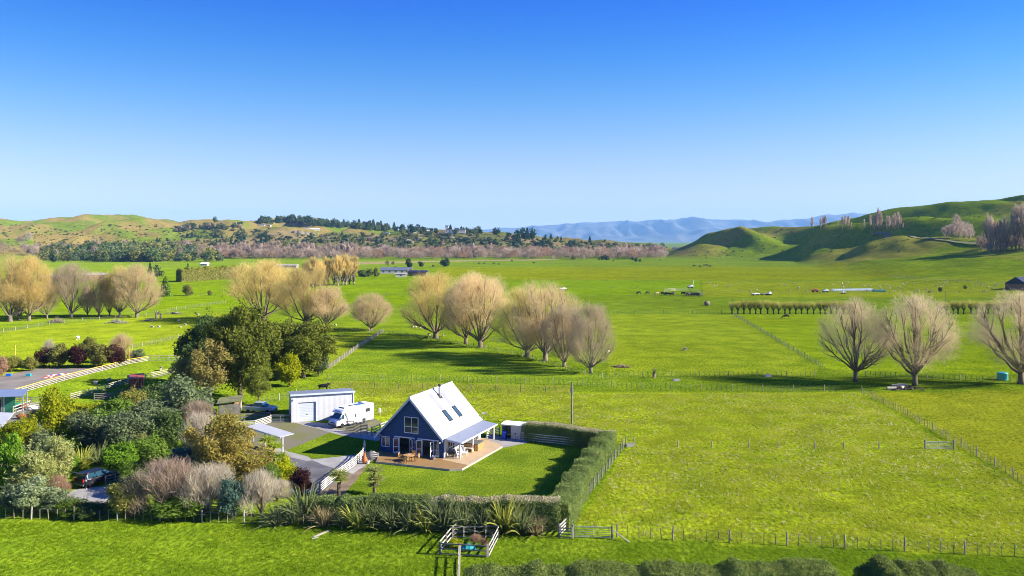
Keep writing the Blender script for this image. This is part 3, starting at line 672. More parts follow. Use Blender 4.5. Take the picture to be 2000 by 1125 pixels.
# ------------------------------------------------------------------ garden shrubbery
SHR = [ # px, base, w, h, mesh, colour, name, label
 (108, 852, 68, 88, SHRUB[0], 'lime', 'bright yellow green tree beside the stable yard'),
 (45, 905, 78, 102, FEATHER[0], 'lime', 'thin yellowish tree near the white roof edge'),
 (70, 850, 50, 50, BUSHY[0][1], 'mauve_twig', 'mauve leafless shrub beside the stable yard'),
 (82, 905, 70, 62, SHRUB[1], 'grey_green', 'grey green shrub below the bright tree'),
 (262, 812, 64, 54, SHRUB[2], 'olive', 'olive shrub before the red container'),
 (300, 800, 60, 50, SHRUB[3], 'deep_green', 'dark shrub beside the red container'),
 (362, 832, 118, 88, SHRUB[0], 'grey_green', 'big grey green shrub beside the woodshed'),
 (225, 838, 76, 60, SHRUB[1], 'mid_green', 'mid green shrub behind the grey shrubs'),
 (290, 858, 92, 74, SHRUB[3], 'grey_green', 'grey green shrub in the middle of the thicket'),
 (196, 882, 92, 78, SHRUB[2], 'grey_green', 'dull green shrub next to the striped flax'),
 (246, 892, 84, 80, SHRUB[0], 'grey_green', 'grey green shrub above the parked black vehicle'),
 (322, 880, 84, 78, SHRUB[1], 'deep_green', 'dark green shrub above the white rail fence'),
 (278, 896, 66, 46, FEATHER[1], 'pale_feather', 'pale feathery shrub amid darker shrubs'),
 (300, 908, 72, 58, SHRUB[2], 'mid_green', 'rounded green shrub beside pale feathery one'),
 (236, 926, 70, 62, SHRUB[3], 'bright_green', 'bright leafy shrub right behind the black vehicle'),
 (385, 850, 80, 66, BUSHY[1][1], 'mauve_twig', 'half bare brownish shrub by the rail fence'),
 (14, 962, 66, 112, SHRUB[1], 'bright_green', 'bright green tall shrub at the photo edge'),
 (60, 965, 90, 96, FEATHER[0], 'pale_feather', 'pale feathery shrub beside the bright one'),
 (112, 950, 84, 92, FEATHER[1], 'pale_feather', 'feathery yellowish shrub near striped flax'),
 (130, 930, 44, 40, SHRUB[0], 'bright_green', 'small bright shrub by the parked vehicle'),
 (66, 1002, 86, 66, SHRUB[3], 'variegated', 'variegated pale leaved shrub behind the wire fence'),
 (34, 1000, 56, 56, SHRUB[2], 'grey_green', 'grey green shrub beside the variegated one'),
 (112, 992, 44, 60, BUSHY[0][1], 'rust_twig', 'reddish brown twiggy shrub near the gravel drive'),
 (140, 1008, 60, 30, SHRUB[0], 'mid_green', 'low green shrub under the reddish twigs'),
 (185, 1010, 66, 26, SHRUB[1], 'deep_green', 'low dark shrub before the gravel drive'),
 (250, 1008, 66, 70, SHRUB[2], 'olive', 'rounded olive shrub beside the bare mauve one'),
 (322, 1008, 132, 106, BUSHY[0][1], 'mauve_twig', 'large bare mauve twigged shrub by the wire fence'),
 (408, 1004, 108, 94, BUSHY[1][1], 'grey_twig', 'bare grey twigged shrub above small rail panel'),
 (452, 1012, 66, 76, SHRUB[3], 'blue_green', 'blue green shrub between two bare shrubs'),
 (506, 1008, 92, 84, BUSHY[0][1], 'grey_twig', 'bare pale grey shrub beside the flax row'),
 (350, 1012, 90, 40, SHRUB[0], 'mid_green', 'low leafy shrub under the bare mauve shrub'),
 (428, 950, 124, 132, GUM[1], 'autumn', 'tall shrub with orange brown autumn leaves'),
 (478, 958, 92, 96, FEATHER[0], 'autumn', 'brownish yellow shrub beside the autumn leaved one'),
 (392, 900, 70, 92, BUSHY[1][1], 'grey_twig', 'half bare shrub rising over the autumn leaves'),
 (360, 935, 60, 62, SHRUB[3], 'blue_green', 'dark bluish shrub behind the bare mauve shrub'),
 (440, 870, 60, 44, SHRUB[2], 'olive', 'olive shrub by the gravel yard'),
 (553, 950, 52, 54, SHRUB[3], 'gold', 'clipped round golden conifer by the driveway'),
 (528, 965, 46, 58, FEATHER[1], 'mid_green', 'green feathery shrub behind golden conifer'),
 (587, 968, 48, 54, SHRUB[2], 'burgundy', 'burgundy leaved shrub at the driveway edge'),
 (545, 978, 60, 40, BUSHY[1][1], 'grey_twig', 'low bare shrub before the burgundy one'),
 (40, 870, 60, 46, FEATHER[1], 'grey_green', 'dull feathery shrub below the white roof'),
 (160, 850, 60, 44, SHRUB[0], 'grey_green', 'grey shrub under the golden hedge'),
 (340, 905, 60, 40, SHRUB[1], 'mid_green', 'small green shrub below the white rail fence'),
]
for px, b, w, h, me, c, lb in SHR:
    tr = None
    for bt in BUSHY:
        if me is bt[1]: tr = bt[0]
    q_ = .95 if tr else 1.22
    plant('garden_shrub', lb, 'shrub', px, b, w * q_, h * 1.1, me, c, tr if tr else TRUNK[1], 'bark', 'shrubs in the garden thicket')
rf_ = random.Random(12)
for i in range(46):
    px, b = rf_.uniform(-10, 520), rf_.uniform(830, 1006)
    if (b < 850 and px < 130) or (125 < px < 250 and 905 < b < 1006) or (px > 420 and b < 905) or (b > 900 and px > 480) or (px > 330 and b < 860): continue
    me = rf_.choice(SHRUB + FEATHER); w = rf_.uniform(45, 75)
    plant('garden_shrub', 'low green filler shrub among the larger ones in the thicket', 'shrub', px, b, w, w * rf_.uniform(.55, .85), me, rf_.choice(['mid_green', 'grey_green', 'deep_green', 'olive', 'mid_green', 'bright_green']), TRUNK[1], 'bark', 'filler shrubs in the garden thicket')
# shrub row beside the riding arena
for px, b, w, h, me, c, lb in [(85, 717, 36, 36, SHRUB[0], 'burgundy', 'burgundy shrub at the near end of the arena row'), (114, 718, 52, 46, SHRUB[1], 'olive', 'olive shrub between burgundy ones by the arena'),
   (152, 718, 46, 46, SHRUB[2], 'burgundy', 'wide burgundy shrub in the middle of the arena row'), (192, 717, 58, 47, SHRUB[3], 'olive', 'wide olive shrub in the arena row'),
   (224, 716, 40, 40, SHRUB[0], 'burgundy', 'burgundy shrub at the far end of the arena row'), (174, 700, 32, 42, SHRUB[1], 'olive', 'taller olive shrub behind the arena row'),
   (238, 708, 44, 54, BUSHY[0][1], 'willow_tan', 'bare tan shrub at the arena corner'), (268, 706, 38, 24, SHRUB[3], 'grey_green', 'low grey shrub behind the arena corner'),
   (22, 726, 36, 32, SHRUB[2], 'olive', 'small olive shrub past the arena'), (60, 724, 30, 28, SHRUB[1], 'olive', 'thin olive shrub at the arena edge'), (4, 735, 26, 36, SHRUB[0], 'rust_twig', 'brownish shrub at the photo edge by the arena'),
   (96, 716, 22, 52, BUSHY[1][1], 'grey_twig', 'thin bare shrub rising from the arena row')]:
    plant('arena_shrub', lb, 'shrub', px, b, w / .9, h / .92, me, c, TRUNK[1], 'bark', 'shrubs beside the riding arena')

# flax along the front fence and elsewhere
FX = [(540, 1026, 1.1, 'flax_green', 'green flax under the bare grey shrub'), (572, 1024, 1.2, 'flax_green', 'upright flax in the front row near the bare shrub'), (596, 1018, 1.7, 'flax_green', 'big upright grey green flax behind the wire fence'),
 (632, 1028, 1.1, 'flax_bronze', 'bronze flax left of the hedge gap'), (668, 1030, .9, 'flax_green', 'small green flax before the hedge gap'), (700, 1032, 1.2, 'flax_yellow', 'yellowish flax beside the hedge gap'),
 (728, 1032, 1.5, 'flax_green', 'tall green flax under the second cabbage tree'), (766, 1034, 1.3, 'flax_green', 'green flax with dead brown blades by the hedge'), (800, 1036, 1.1, 'flax_green', 'low green flax midway along the hedge'),
 (832, 1038, 1.2, 'flax_yellow', 'arching yellowish flax beside the tall clump'), (866, 1036, 1.8, 'flax_green', 'tallest flax clump, next to the timber pen'), (906, 1040, 1.2, 'flax_green', 'dark green flax behind the timber pen'),
 (940, 1040, 1.3, 'flax_green', 'green flax behind the pen corner'), (984, 1040, 1.75, 'flax_yellow', 'big yellowish flax right of the timber pen'), (1020, 1042, 1.3, 'flax_green', 'green flax near the end of the hedge row'),
 (1046, 1044, .9, 'flax_bronze', 'small flax at the hedge corner'),
 (158, 915, 1.3, 'flax_yellow', 'striped yellow flax above the black vehicle'), (195, 908, 1.3, 'flax_green', 'green flax beside the striped one'), (340, 852, 1.3, 'flax_yellow', 'yellow striped flax beside the white rail fence'),
 (358, 836, 1.4, 'flax_yellow', 'yellow flax under the grey shrub'), (445, 822, .7, 'flax_green', 'small flax in front of the woodshed'), (264, 702, .9, 'flax_green', 'flax clump at the arena corner')]
for i, (px, b, s, c, lb) in enumerate(FX):
    p = G(px, b); t = thing('flax_plant', lb, 'plant', p, i * 1.7, 'flax plants', s * 1.3)
    ob('blades', FLAX[i % 3], M[c], t)
RNGH = np.random.default_rng(5)
def palm(px, b, hpx, heads, c, name, lb, cat, s=1.0):
    p = G(px, b); k = p.y / F; h = hpx * k; t = thing(name, lb, cat, p)
    mb = MB()
    for j, (dx, dz, hs) in enumerate(heads): mb.tube([(0, 0, -.1), (dx * .4, 0, h * dz * .5), (dx, .1 * j, h * dz)], [.2, .15, .1], 7)
    mb.build('trunk', M['bark'], t, True)
    for j, (dx, dz, hs) in enumerate(heads): ob('leaf_head', HEAD[j % 2], M[c], t, (dx, .1 * j, h * dz), j * 1.1, hs * s * 1.2)
palm(661, 968, 42, [(0, .95, 1.25), (.25, .70, 1.0)], 'sword', 'cabbage_tree', 'spiky cabbage tree in front of the rail fence beside the drive', 'tree')
palm(731, 966, 46, [(0, 1.0, 1.15), (.15, .62, 1.15), (-.1, .35, .8)], 'sword', 'cabbage_tree', 'spiky cabbage tree on the lawn edge behind the hedge', 'tree')
palm(535, 925, 52, [(0, 1.0, 1.2), (-.6, .7, 1.0), (.7, .6, 1.1)], 'palm_green', 'cabbage_tree', 'green many headed cabbage tree beside the carport', 'tree')
palm(524, 905, 44, [(0, 1.0, 1.3), (.6, .7, 1.1)], 'palm_green', 'cabbage_tree', 'green cabbage tree behind the many headed one', 'tree')

# ------------------------------------------------------------------ hedges
def hedge(name, label, path, width, height, seed, n, lump=0.12, top=None, side='hedge_side', leaf=(.085, .12), group=None, seglump=None):
    """clipped hedge along a ground path: a solid core and a skin of leaves"""
    r = np.random.default_rng(seed); P = np.array([[p[0], p[1]] for p in path]); sg = np.linalg.norm(np.diff(P, axis=0), axis=1); tot = sg.sum(); cum = np.concatenate([[0], np.cumsum(sg)])
    def at(s):
        i = np.clip(np.searchsorted(cum, s, side='right') - 1, 0, len(sg) - 1); f = (s - cum[i]) / sg[i]; p = P[i] + (P[i + 1] - P[i]) * f[:, None]
        d = (P[i + 1] - P[i]) / sg[i][:, None]; return p, d
    def hgt(s): 
        b = height * (1 + lump * (2 * vnoise(s / 1.9, s * 0 + seed, seed) - 1) + lump * .6 * (2 * vnoise(s / .7, s * 0, seed + 3) - 1))
        return b * seglump(s / tot) if seglump is not None else b
    def wid(s): return width * (1 + lump * .8 * (2 * vnoise(s / 2.3, s * 0 + 9, seed + 1) - 1))
    t = thing(name, label, 'hedge', (P[0][0], P[0][1], 0), 0, group); O = np.array([P[0][0], P[0][1], 0])
    k = int(tot / .6) + 2; s = np.linspace(0, tot, k); p, d = at(s); nrm = np.stack([-d[:, 1], d[:, 0]], -1); hh, ww = hgt(s), wid(s)
    ring = [(-.42, 0), (-.44, .55), (-.38, .86), (-.2, .93), (.2, .93), (.38, .86), (.44, .55), (.42, 0)]; V = []
    for a, b in ring:
        q = p + nrm * (a * ww)[:, None]; V.append(np.concatenate([q, (b * hh)[:, None]], 1))
    V = np.stack(V, 1) - O; m = len(ring); idx = np.arange(k * m).reshape(k, m)
    Q = [np.stack([idx[:-1, j], idx[:-1, j + 1], idx[1:, j + 1], idx[1:, j]], -1) for j in range(m - 1)]
    Q = np.concatenate(Q + [np.array([[idx[e, 0], idx[e, 2], idx[e, 5], idx[e, 7]], [idx[e, 2], idx[e, 3], idx[e, 4], idx[e, 5]]]) for e in (0, k - 1)])
    ob('core', mesh_np('hedge_core', V.reshape(-1, 3), Q), M[side], t)
    def skin(n, topface):
        s = r.uniform(-.12, tot + .12, n); sc = np.clip(s, 0, tot); p, d = at(sc); nrm = np.stack([-d[:, 1], d[:, 0]], -1); hh, ww = hgt(sc), wid(sc)
        p = p + d * (s - sc)[:, None]
        if topface: a = r.uniform(-.47, .47, n); b = 1.0 - .12 * np.abs(a * 2) ** 3 + r.normal(0, .018, n); N = np.stack([0 * a, 0 * a, 1 + 0 * a], -1)
        else:
            b = r.uniform(0.0, 1.0, n); a = np.sign(r.uniform(-1, 1, n)) * (.5 - .06 * b ** 4 + r.normal(0, .022, n)); N = np.concatenate([nrm * np.sign(a)[:, None], .25 + 0 * b[:, None]], 1)
        q = np.concatenate([p + nrm * (a * ww)[:, None], (b * hh)[:, None]], 1) - O
        if not topface:      # both ends
            m = int(width * height * 160); e = r.integers(0, 2, m); pe, de = at(e * tot); ne = np.stack([-de[:, 1], de[:, 0]], -1); ae = r.uniform(-.48, .48, m); be = r.uniform(0, .97, m)
            so = (e * 2 - 1)[:, None]; qe = np.concatenate([pe + ne * (ae * width)[:, None] + de * so * (.16 + r.normal(0, .05, (m, 1))), (be * hgt(e * tot))[:, None]], 1) - O
            q = np.concatenate([q, qe]); N = np.concatenate([N, np.concatenate([de * so, .2 + 0 * be[:, None]], 1)])
        return leaf_quads(q, N, leaf[0], leaf[1], r, .8)
    frac = width / (width + 2 * height)
    V, Q = skin(int(n * (1 - frac)), False); ob('foliage', mesh_np('hedge_foliage', V, Q), M[side], t)
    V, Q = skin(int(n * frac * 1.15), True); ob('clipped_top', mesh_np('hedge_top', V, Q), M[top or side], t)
    return t
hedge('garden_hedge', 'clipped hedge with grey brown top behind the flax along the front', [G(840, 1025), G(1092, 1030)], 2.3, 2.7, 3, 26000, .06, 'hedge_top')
hedge('garden_hedge', 'greener leafy hedge section between the gap and the brown topped hedge', [G(722, 1022), G(838, 1025)], 2.2, 2.6, 4, 15000, .10, 'hedge_side')
hedge('garden_hedge', 'green leafy hedge block beside the drive end of the rail fence', [G(606, 1016), G(714, 1020)], 2.0, 2.4, 5, 13000, .12, 'hedge_side')
hedge('garden_hedge', 'long lumpy hedge climbing beside the rough paddock to the far corner', [G(1090, 1034), G(1130, 960), G(1160, 915), G(1186, 880)], 2.5, 2.4, 6, 36000, .15, 'hedge_side', seglump=lambda q: 1 + .03 * np.sin(q * 40))
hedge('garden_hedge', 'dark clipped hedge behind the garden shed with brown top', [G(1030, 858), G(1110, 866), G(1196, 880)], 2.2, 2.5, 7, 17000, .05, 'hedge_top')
yb = 62.0
hedge('boundary_hedge', 'dark lumpy hedge running along the bottom of the photo', [((912 - 1000) / F * yb, yb - 1.2), ((1200 - 1000) / F * yb, yb - .6), ((1622 - 1000) / F * yb, yb)], 3.0, 2.75, 8, 56000, .11, 'hedge_grey', 'hedge_grey', (.07, .11))
hedge('boundary_hedge', 'shorter dark hedge past the gap near the bottom corner', [((1684 - 1000) / F * yb, yb), ((1800 - 1000) / F * yb, yb - .3), ((1915 - 1000) / F * (yb - 1), yb - 1)], 3.2, 2.85, 9, 24000, .24, 'hedge_grey', 'hedge_grey', (.07, .11), seglump=lambda q: 1.05 - .35 * np.clip((q - .7) / .3, 0, 1))
hedge('golden_hedge', 'low golden clipped hedge behind the bright tree', [G(128, 812), G(170, 815), G(206, 812)], 2.0, 1.9, 10, 7000, .08, 'gold', 'lime', (.11, .14))
hedge('field_hedge', 'long yellow green shelter hedge in the far paddock', [GT(350, 551), GT(462, 544)], 5.0, 9.0, 12, 9000, .10, 'lime', 'olive', (.5, .7))

# ------------------------------------------------------------------ surfaces of the yard
M['white'] = mat('white_paint', (0.78, 0.78, 0.77), .45, .4, var=.04)
M['white_frame'] = mat('white_joinery', (0.74, 0.76, 0.80), .4, .4, var=.04)
M['asphalt'] = mat('asphalt', (0.115, 0.112, 0.115), .9, .2, var=.25, scale=.5, bump=.3, bscale=8)
M['concrete'] = mat('concrete', (0.29, 0.275, 0.25), .9, .2, var=.2, scale=.4, bump=.15, bscale=6)
M['gravel'] = mat('gravel', (0.20, 0.18, 0.14), .95, .1, var=.15, scale=.22, col2=(0.15, 0.15, 0.05), bump=.5, bscale=6)
M['sand'] = mat('arena_sand', (0.22, 0.195, 0.16), .95, .1, var=.2, scale=.25, bump=.4, bscale=4)
M['lawn'] = mat_ground((0.122, 0.176, 0.010), 'mown_lawn', 3.2, .34)
M['soil'] = mat('bare_soil', (0.20, 0.15, 0.10), 1, 0, var=.3, scale=.6, bump=.6, bscale=5)
M['timber_grey'] = mat('weathered_timber', (0.20, 0.185, 0.16), .85, .15, var=.3, scale=1.2)
M['timber_pale'] = mat('pale_timber', (0.38, 0.345, 0.27), .85, .15, var=.2, scale=1.2)
M['rail_white'] = mat('pale_rail', (0.50, 0.47, 0.40), .8, .2, var=.15, scale=1.0)
M['rail_yellow'] = mat('yellow_rail', (0.62, 0.44, 0.08), .7, .2, var=.2, scale=.5)
M['post'] = mat('round_post', (0.30, 0.26, 0.18), .9, .1, var=.35, scale=2)
M['batten'] = mat('fence_batten', (0.17, 0.15, 0.11), .9, .1, var=.3, scale=2)
M['wire'] = mat('fence_wire', (0.22, 0.22, 0.21), .5, .4, .6, var=.1)
M['steel'] = mat('galvanised_steel', (0.42, 0.43, 0.44), .5, .5, .5, var=.12)
M['glass'] = mat('window_glass', (0.03, 0.045, 0.05), .06, .8, var=.2)
M['dark'] = mat('dark_metal', (0.03, 0.03, 0.035), .5, .4, var=.2)
M['rubber'] = mat('tyre_rubber', (0.02, 0.02, 0.02), .85, .2, var=.2)

def sheet(name, poly, z, mt, local=None, soft=True):
    pts = [G(*p) for p in poly] if local is None else [local @ Vector((p[0], p[1], 0)) for p in poly]
    out = []
    for i, p in enumerate(pts):          # subdivide and roughen the outline
        q = pts[(i + 1) % len(pts)]; n = max(1, int((q - p).length / .8)) if soft else 1
        for k in range(n):
            r = p.lerp(q, k / n)
            if soft and k: r = r + Vector((random.uniform(-.12, .12), random.uniform(-.12, .12), 0))
            out.append((r.x, r.y, z))
    b = MB(); b.add(out, [tuple(range(len(out)))]); me = b.mesh(name)
    if me.polygons[0].normal.z < 0: me.flip_normals()
    return tag(ob(name, me, M[mt]), kind='structure')
sheet('lawn', [(664, 972), (715, 903), (742, 884), (900, 860), (985, 868), (1040, 866), (1160, 868), (1160, 890), (1062, 972)], .008, 'lawn')
sheet('side_lawn', [(549, 884), (645, 845), (690, 852), (745, 862), (745, 890), (610, 896), (578, 892)], .016, 'lawn')
sheet('gravel_yard', [(320, 856), (440, 838), (530, 824), (578, 826), (650, 842), (665, 848), (552, 884), (505, 882), (460, 872)], .008, 'gravel')
sheet('driveway', [(470, 882), (505, 878), (530, 884), (607, 899), (642, 909), (690, 924), (622, 962), (565, 966), (565, 930), (575, 905)], .012, 'asphalt')
sheet('concrete_apron', [(604, 898), (700, 888), (745, 890), (716, 906), (690, 926), (640, 911)], .020, 'concrete')
sheet('kerb_strip', [(514, 874), (532, 870), (562, 882), (601, 892), (612, 899), (600, 901), (541, 888)], .028, 'concrete', soft=False)
sheet('concrete_pad', [(572, 825), (580, 821), (694, 833), (750, 852), (738, 862), (664, 850)], .024, 'concrete', soft=False)
sheet('gravel_bay', [(655, 838), (690, 846), (752, 828), (712, 808), (690, 812)], .032, 'gravel')
sheet('riding_arena', [(-80, 765), (0, 735), (70, 720), (216, 717), (204, 722), (60, 757), (18, 769)], .010, 'sand')
sheet('gravel_drive', [(80, 996), (148, 955), (218, 948), (222, 975), (190, 992), (120, 1000)], .010, 'concrete')
sheet('stable_yard', [(-60, 815), (60, 788), (105, 800), (96, 845), (-60, 862)], .010, 'sand')
sheet('garden_bed', [(616, 968), (700, 915), (714, 905), (718, 908), (706, 925), (668, 970)], .014, 'soil')

# road along the hill
def hill_road():
    pts = [GT(x, y) for x, y in ((1705, 457.5), (1730, 459), (1780, 463), (1820, 468), (1860, 473), (1900, 478), (1930, 482))]
    b = MB(); L_, R_ = [], []
    P = []
    for i in range(len(pts) - 1):
        for k in range(6): P.append(pts[i].lerp(pts[i + 1], k / 6))
    for i, p in enumerate(P):
        d = (P[min(i + 1, len(P) - 1)] - P[max(i - 1, 0)]); n = Vector((-d.y, d.x, 0)).normalized() * 3.2
        for s, l in ((-1, L_), (1, R_)):
            q = p + n * s; l.append((q.x, q.y, max(hz1(q.x, q.y), hz1(p.x, p.y)) + .9))
    n = len(P); b.add(L_ + R_, [(i, n + i, n + i + 1, i + 1) for i in range(n - 1)])
    tag(b.build('hill_road', M['gravel']), kind='structure')
hill_road()

# ------------------------------------------------------------------ the house
HA = math.radians(-22.5); HO = Vector((-13.1, 103.4, 0))
HM = Matrix.Translation(HO) @ Matrix.Rotation(HA, 4, 'Z')
M['blue_board'] = mat_lines('blue_weatherboard', (0.010, 0.062, 0.180), 'Z', .18, .5, .5, .3, .7, kind='SAW')
M['white_board'] = mat_lines('white_weatherboard', (0.62, 0.62, 0.60), 'Z', .18, .4, .5, .3, .85, kind='SAW')
M['roof_white'] = mat_lines('white_roof_iron', (0.48, 0.48, 0.48), 'Y', .19, .35, .4, .4, .94)
M['roof_soot'] = mat_lines('soiled_roof_iron', (0.25, 0.25, 0.26), 'Y', .19, .35, .4, .4, .94)
M['roof_grey'] = mat_lines('grey_roof_iron', (0.22, 0.245, 0.29), 'X', .19, .35, .4, .5, .9)
M['barge'] = mat('barge_paint', (0.50, 0.56, 0.63), .5, .4, var=.06)
M['deck_brown'] = mat_lines('brown_deck_boards', (0.31, 0.185, 0.070), 'Y', .14, .5, .6, .3, .6)
M['deck_light'] = mat_lines('light_deck_boards', (0.50, 0.36, 0.20), 'X', .14, .5, .6, .3, .7)
M['timber_warm'] = mat('warm_timber', (0.42, 0.24, 0.09), .6, .3, var=.25, scale=3)
M['room'] = mat('room_plaster', (0.45, 0.42, 0.38), .9, .1, var=.1)

house = thing('gable_house', 'navy blue gabled house with steep white roof and veranda', 'house', HO, HA)
AP, SL = 7.62, 1.037
def gtop(x): return AP - .14 - SL * abs(x)
def holed_wall(name, x0, x1, z0, topf, holes, mt, parent, y=0.0, thick=.16, frame=None):
    """wall in the local x-z plane with rectangular openings, given thickness"""
    b = MB(); xs = sorted({x0, x1, 0.0, *[h[0] for h in holes], *[h[1] for h in holes]})
    xs = [x for x in xs if x0 <= x <= x1]
    tr = (lambda x, yy, z: (x, yy, z)) if frame is None else frame
    for a, c in zip(xs, xs[1:]):
        hs = sorted([h for h in holes if h[0] <= a + 1e-6 and h[1] >= c - 1e-6], key=lambda h: h[2]); z = z0
        spans = []
        for h in hs:
            if h[2] > z: spans.append((z, z, h[2], h[2]))
            z = h[3]
        spans.append((z, z, topf(c), topf(a)))
        for (za, zb, zc, zd) in spans:
            vs = [(a, 0, za), (c, 0, zb), (c, 0, zc), (a, 0, zd)]
            b.add([tr(v[0], y, v[2]) for v in vs] + [tr(v[0], y + thick, v[2]) for v in vs], [(0, 1, 2, 3), (7, 6, 5, 4), (0, 4, 5, 1), (1, 5, 6, 2), (2, 6, 7, 3), (3, 7, 4, 0)])
    return b.build(name, mt, parent)
FZ = .25
holes = [(-4.38, -3.28, .95, 2.2), (-2.45, .52, FZ, 2.4), (.98, 4.02, FZ, 2.4), (-.95, 1.03, 3.05, 5.05)]
holed_wall('front_wall', -4.7, 4.7, 0, gtop, holes, M['blue_board'], house)
holed_wall('back_wall', -4.7, 4.7, 0, gtop, [], M['blue_board'], house, y=11.3)
MB().b2((-4.7, .161, 0), (-4.54, 11.299, 2.62)).build('side_wall', M['blue_board'], house)
side = lambda x, yy, z: (4.7 - yy, x, z)
sh = [(1.3, 3.2, FZ, 2.3), (5.9, 7.3, 1.2, 2.0), (8.2, 10.4, FZ, 2.3)]
holed_wall('side_wall', .162, 11.298, 0, lambda x: 2.62, sh, M['white_board'], house, frame=side)
MB().b2((-4.5, .2, .16), (4.5, 11.25, .22)).build('floor', M['timber_warm'], house)
MB().b2((-4.5, 4.3, .225), (4.5, 4.4, 2.55)).build('inner_wall', M['room'], house)
MB().b2((-4.5, .2, 2.56), (4.5, 11.25, 2.7)).build('upper_floor', M['room'], house)

def window(parent, x0, x1, z0, z1, bars_x, bars_z, y=-.03, name='window', tr=None):
    """white joinery standing a little proud of the wall, a pane in it"""
    T = tr or (lambda p: p); b = MB(); w = .075
    def bx(a, c):
        a, c = T(a), T(c); b.b2(a, c)
    bx((x0 - w, y, z0 - w), (x0, y + .12, z1 + w)); bx((x1, y, z0 - w), (x1 + w, y + .12, z1 + w))
    bx((x0, y, z0 - w), (x1, y + .12, z0)); bx((x0, y, z1), (x1, y + .12, z1 + w))
    for x in bars_x: bx((x - .035, y + .01, z0), (x + .035, y + .10, z1))
    xs = [x0] + [v for x in bars_x for v in (x - .035, x + .035)] + [x1]
    for z in bars_z:
        for i in range(0, len(xs), 2): bx((xs[i], y + .01, z - .03), (xs[i + 1], y + .10, z + .03))
    f = b.build(name, M['white_frame'], parent)
    zs = [z0] + [v for z in bars_z for v in (z - .03, z + .03)] + [z1]
    for i in range(0, len(xs), 2):
        for j in range(0, len(zs), 2):
            p = MB(); p.b2(T((xs[i], y + .05, zs[j])), T((xs[i + 1], y + .06, zs[j + 1]))); p.build('pane', M['glass'], f)
    return f
window(house, -4.36, -3.30, .97, 2.18, [-3.83], [])
window(house, -.93, 1.01, 3.07, 5.03, [.04], [3.85])
def french(x0, x1, angL, angR):
    """fixed sidelights, white frame, two glazed leaves swung out over the deck"""
    w = .08; b = MB(); z0, z1 = FZ + .02, 2.4
    for a, c in ((x0, x0 + w), (x0 + .62, x0 + .70), (x1 - .70, x1 - .62), (x1 - w, x1)): b.b2((a, -.04, z0), (c, .10, z1 - w))
    b.b2((x0 - .05, -.045, z1 - w), (x1 + .05, .10, z1 + .05))
    for a, c in ((x0 + w, x0 + .62), (x1 - .62, x1 - w)): b.b2((a, -.03, z0), (c, .09, z0 + .14)); b.b2((a, -.03, 1.15), (c, .09, 1.22))
    fr = b.build('french_door', M['white_frame'], house)
    for a, c in ((x0 + w, x0 + .62), (x1 - .62, x1 - w)):
        MB().b2((a, .02, z0 + .14), (c, .03, 1.15)).build('pane', M['glass'], fr); MB().b2((a, .02, 1.22), (c, .03, z1 - w)).build('pane', M['glass'], fr)
    L = (x1 - x0 - 1.40) / 2
    for hx, sg, ang in ((x0 + .66, 1, angL), (x1 - .66, -1, angR)):
        lf = MB(); t = .045
        lf.b2((0, -t / 2, z0 + .02), (.10, t / 2, z1 - .1)); lf.b2((L - .10, -t / 2, z0 + .02), (L, t / 2, z1 - .1))
        for za, zb in ((z0 + .02, z0 + .24), (1.12, 1.20), (z1 - .2, z1 - .1)): lf.b2((.10, -t / 2, za), (L - .10, t / 2, zb))
        d = lf.build('door_leaf', M['white_frame'], house, loc=(hx, -.07, 0), rot=ang)
        MB().b2((.10, -.006, z0 + .24), (L - .10, .006, 1.12)).build('pane', M['glass'], d); MB().b2((.10, -.006, 1.20), (L - .10, .006, z1 - .2)).build('pane', M['glass'], d)
        MB().box((L - .05, -.05, 1.1), (.03, .05, .14)).build('handle', M['steel'], d)
french(-2.43, .50, math.radians(-140), math.radians(-35))
french(1.0, 4.0, math.radians(-150), math.radians(-95))
sT = lambda p: (4.7 - p[1], p[0], p[2])
window(house, 1.32, 3.18, FZ + .02, 2.28, [1.94, 2.56], [1.2], name='side_door', tr=sT)
window(house, 5.92, 7.28, 1.22, 1.98, [6.6], [], tr=sT)
window(house, 9.5, 10.38, FZ + .02, 2.28, [], [1.2], name='side_door', tr=sT)
# roof
rf = MB(); y0, y1 = -.42, 11.75
def rz_(x): return AP - SL * abs(x)
roof = rf.slab([(0, y0, AP), (4.78, y0, rz_(4.78)), (4.78, y1, rz_(4.78)), (0, y1, AP)], .09).build('roof', M['roof_white'], house)
MB().slab([(-5.32, y0, rz_(5.32)), (-.001, y0, AP), (-.001, y1, AP), (-5.32, y1, rz_(5.32))], .09).build('roof', M['roof_white'], house)
MB().tube([(0, y0 - .01, AP + .09), (0, y1 + .01, AP + .09)], .13, 8).build('ridge_cap', M['roof_white'], roof)
for s, xe in ((-1, 5.34), (1, 4.80)):
    for yy in (y0 - .05, y1 + .01):
        b = MB(); d = .26; b.add([(s * .0, yy, AP + .10), (s * xe, yy, rz_(xe) + .10), (s * xe, yy, rz_(xe) - d), (s * .0, yy, AP - d)] + [(s * .0, yy + .04, AP + .10), (s * xe, yy + .04, rz_(xe) + .10), (s * xe, yy + .04, rz_(xe) - d), (s * .0, yy + .04, AP - d)],
            [(0, 1, 2, 3), (7, 6, 5, 4), (0, 4, 5, 1), (1, 5, 6, 2), (2, 6, 7, 3), (3, 7, 4, 0)]); b.build('barge_board', M['barge'], house)
MB().b2((-5.44, y0, rz_(5.34) - .12), (-5.33, y1, rz_(5.34) + .05)).build('gutter', M['barge'], house)
nR = Vector((SL, 0, 1)).normalized()
def onroof(x, y, up=0.0): return Vector((x, y, rz_(x) + .09 * math.sqrt(1 + SL * SL))) + nR * up
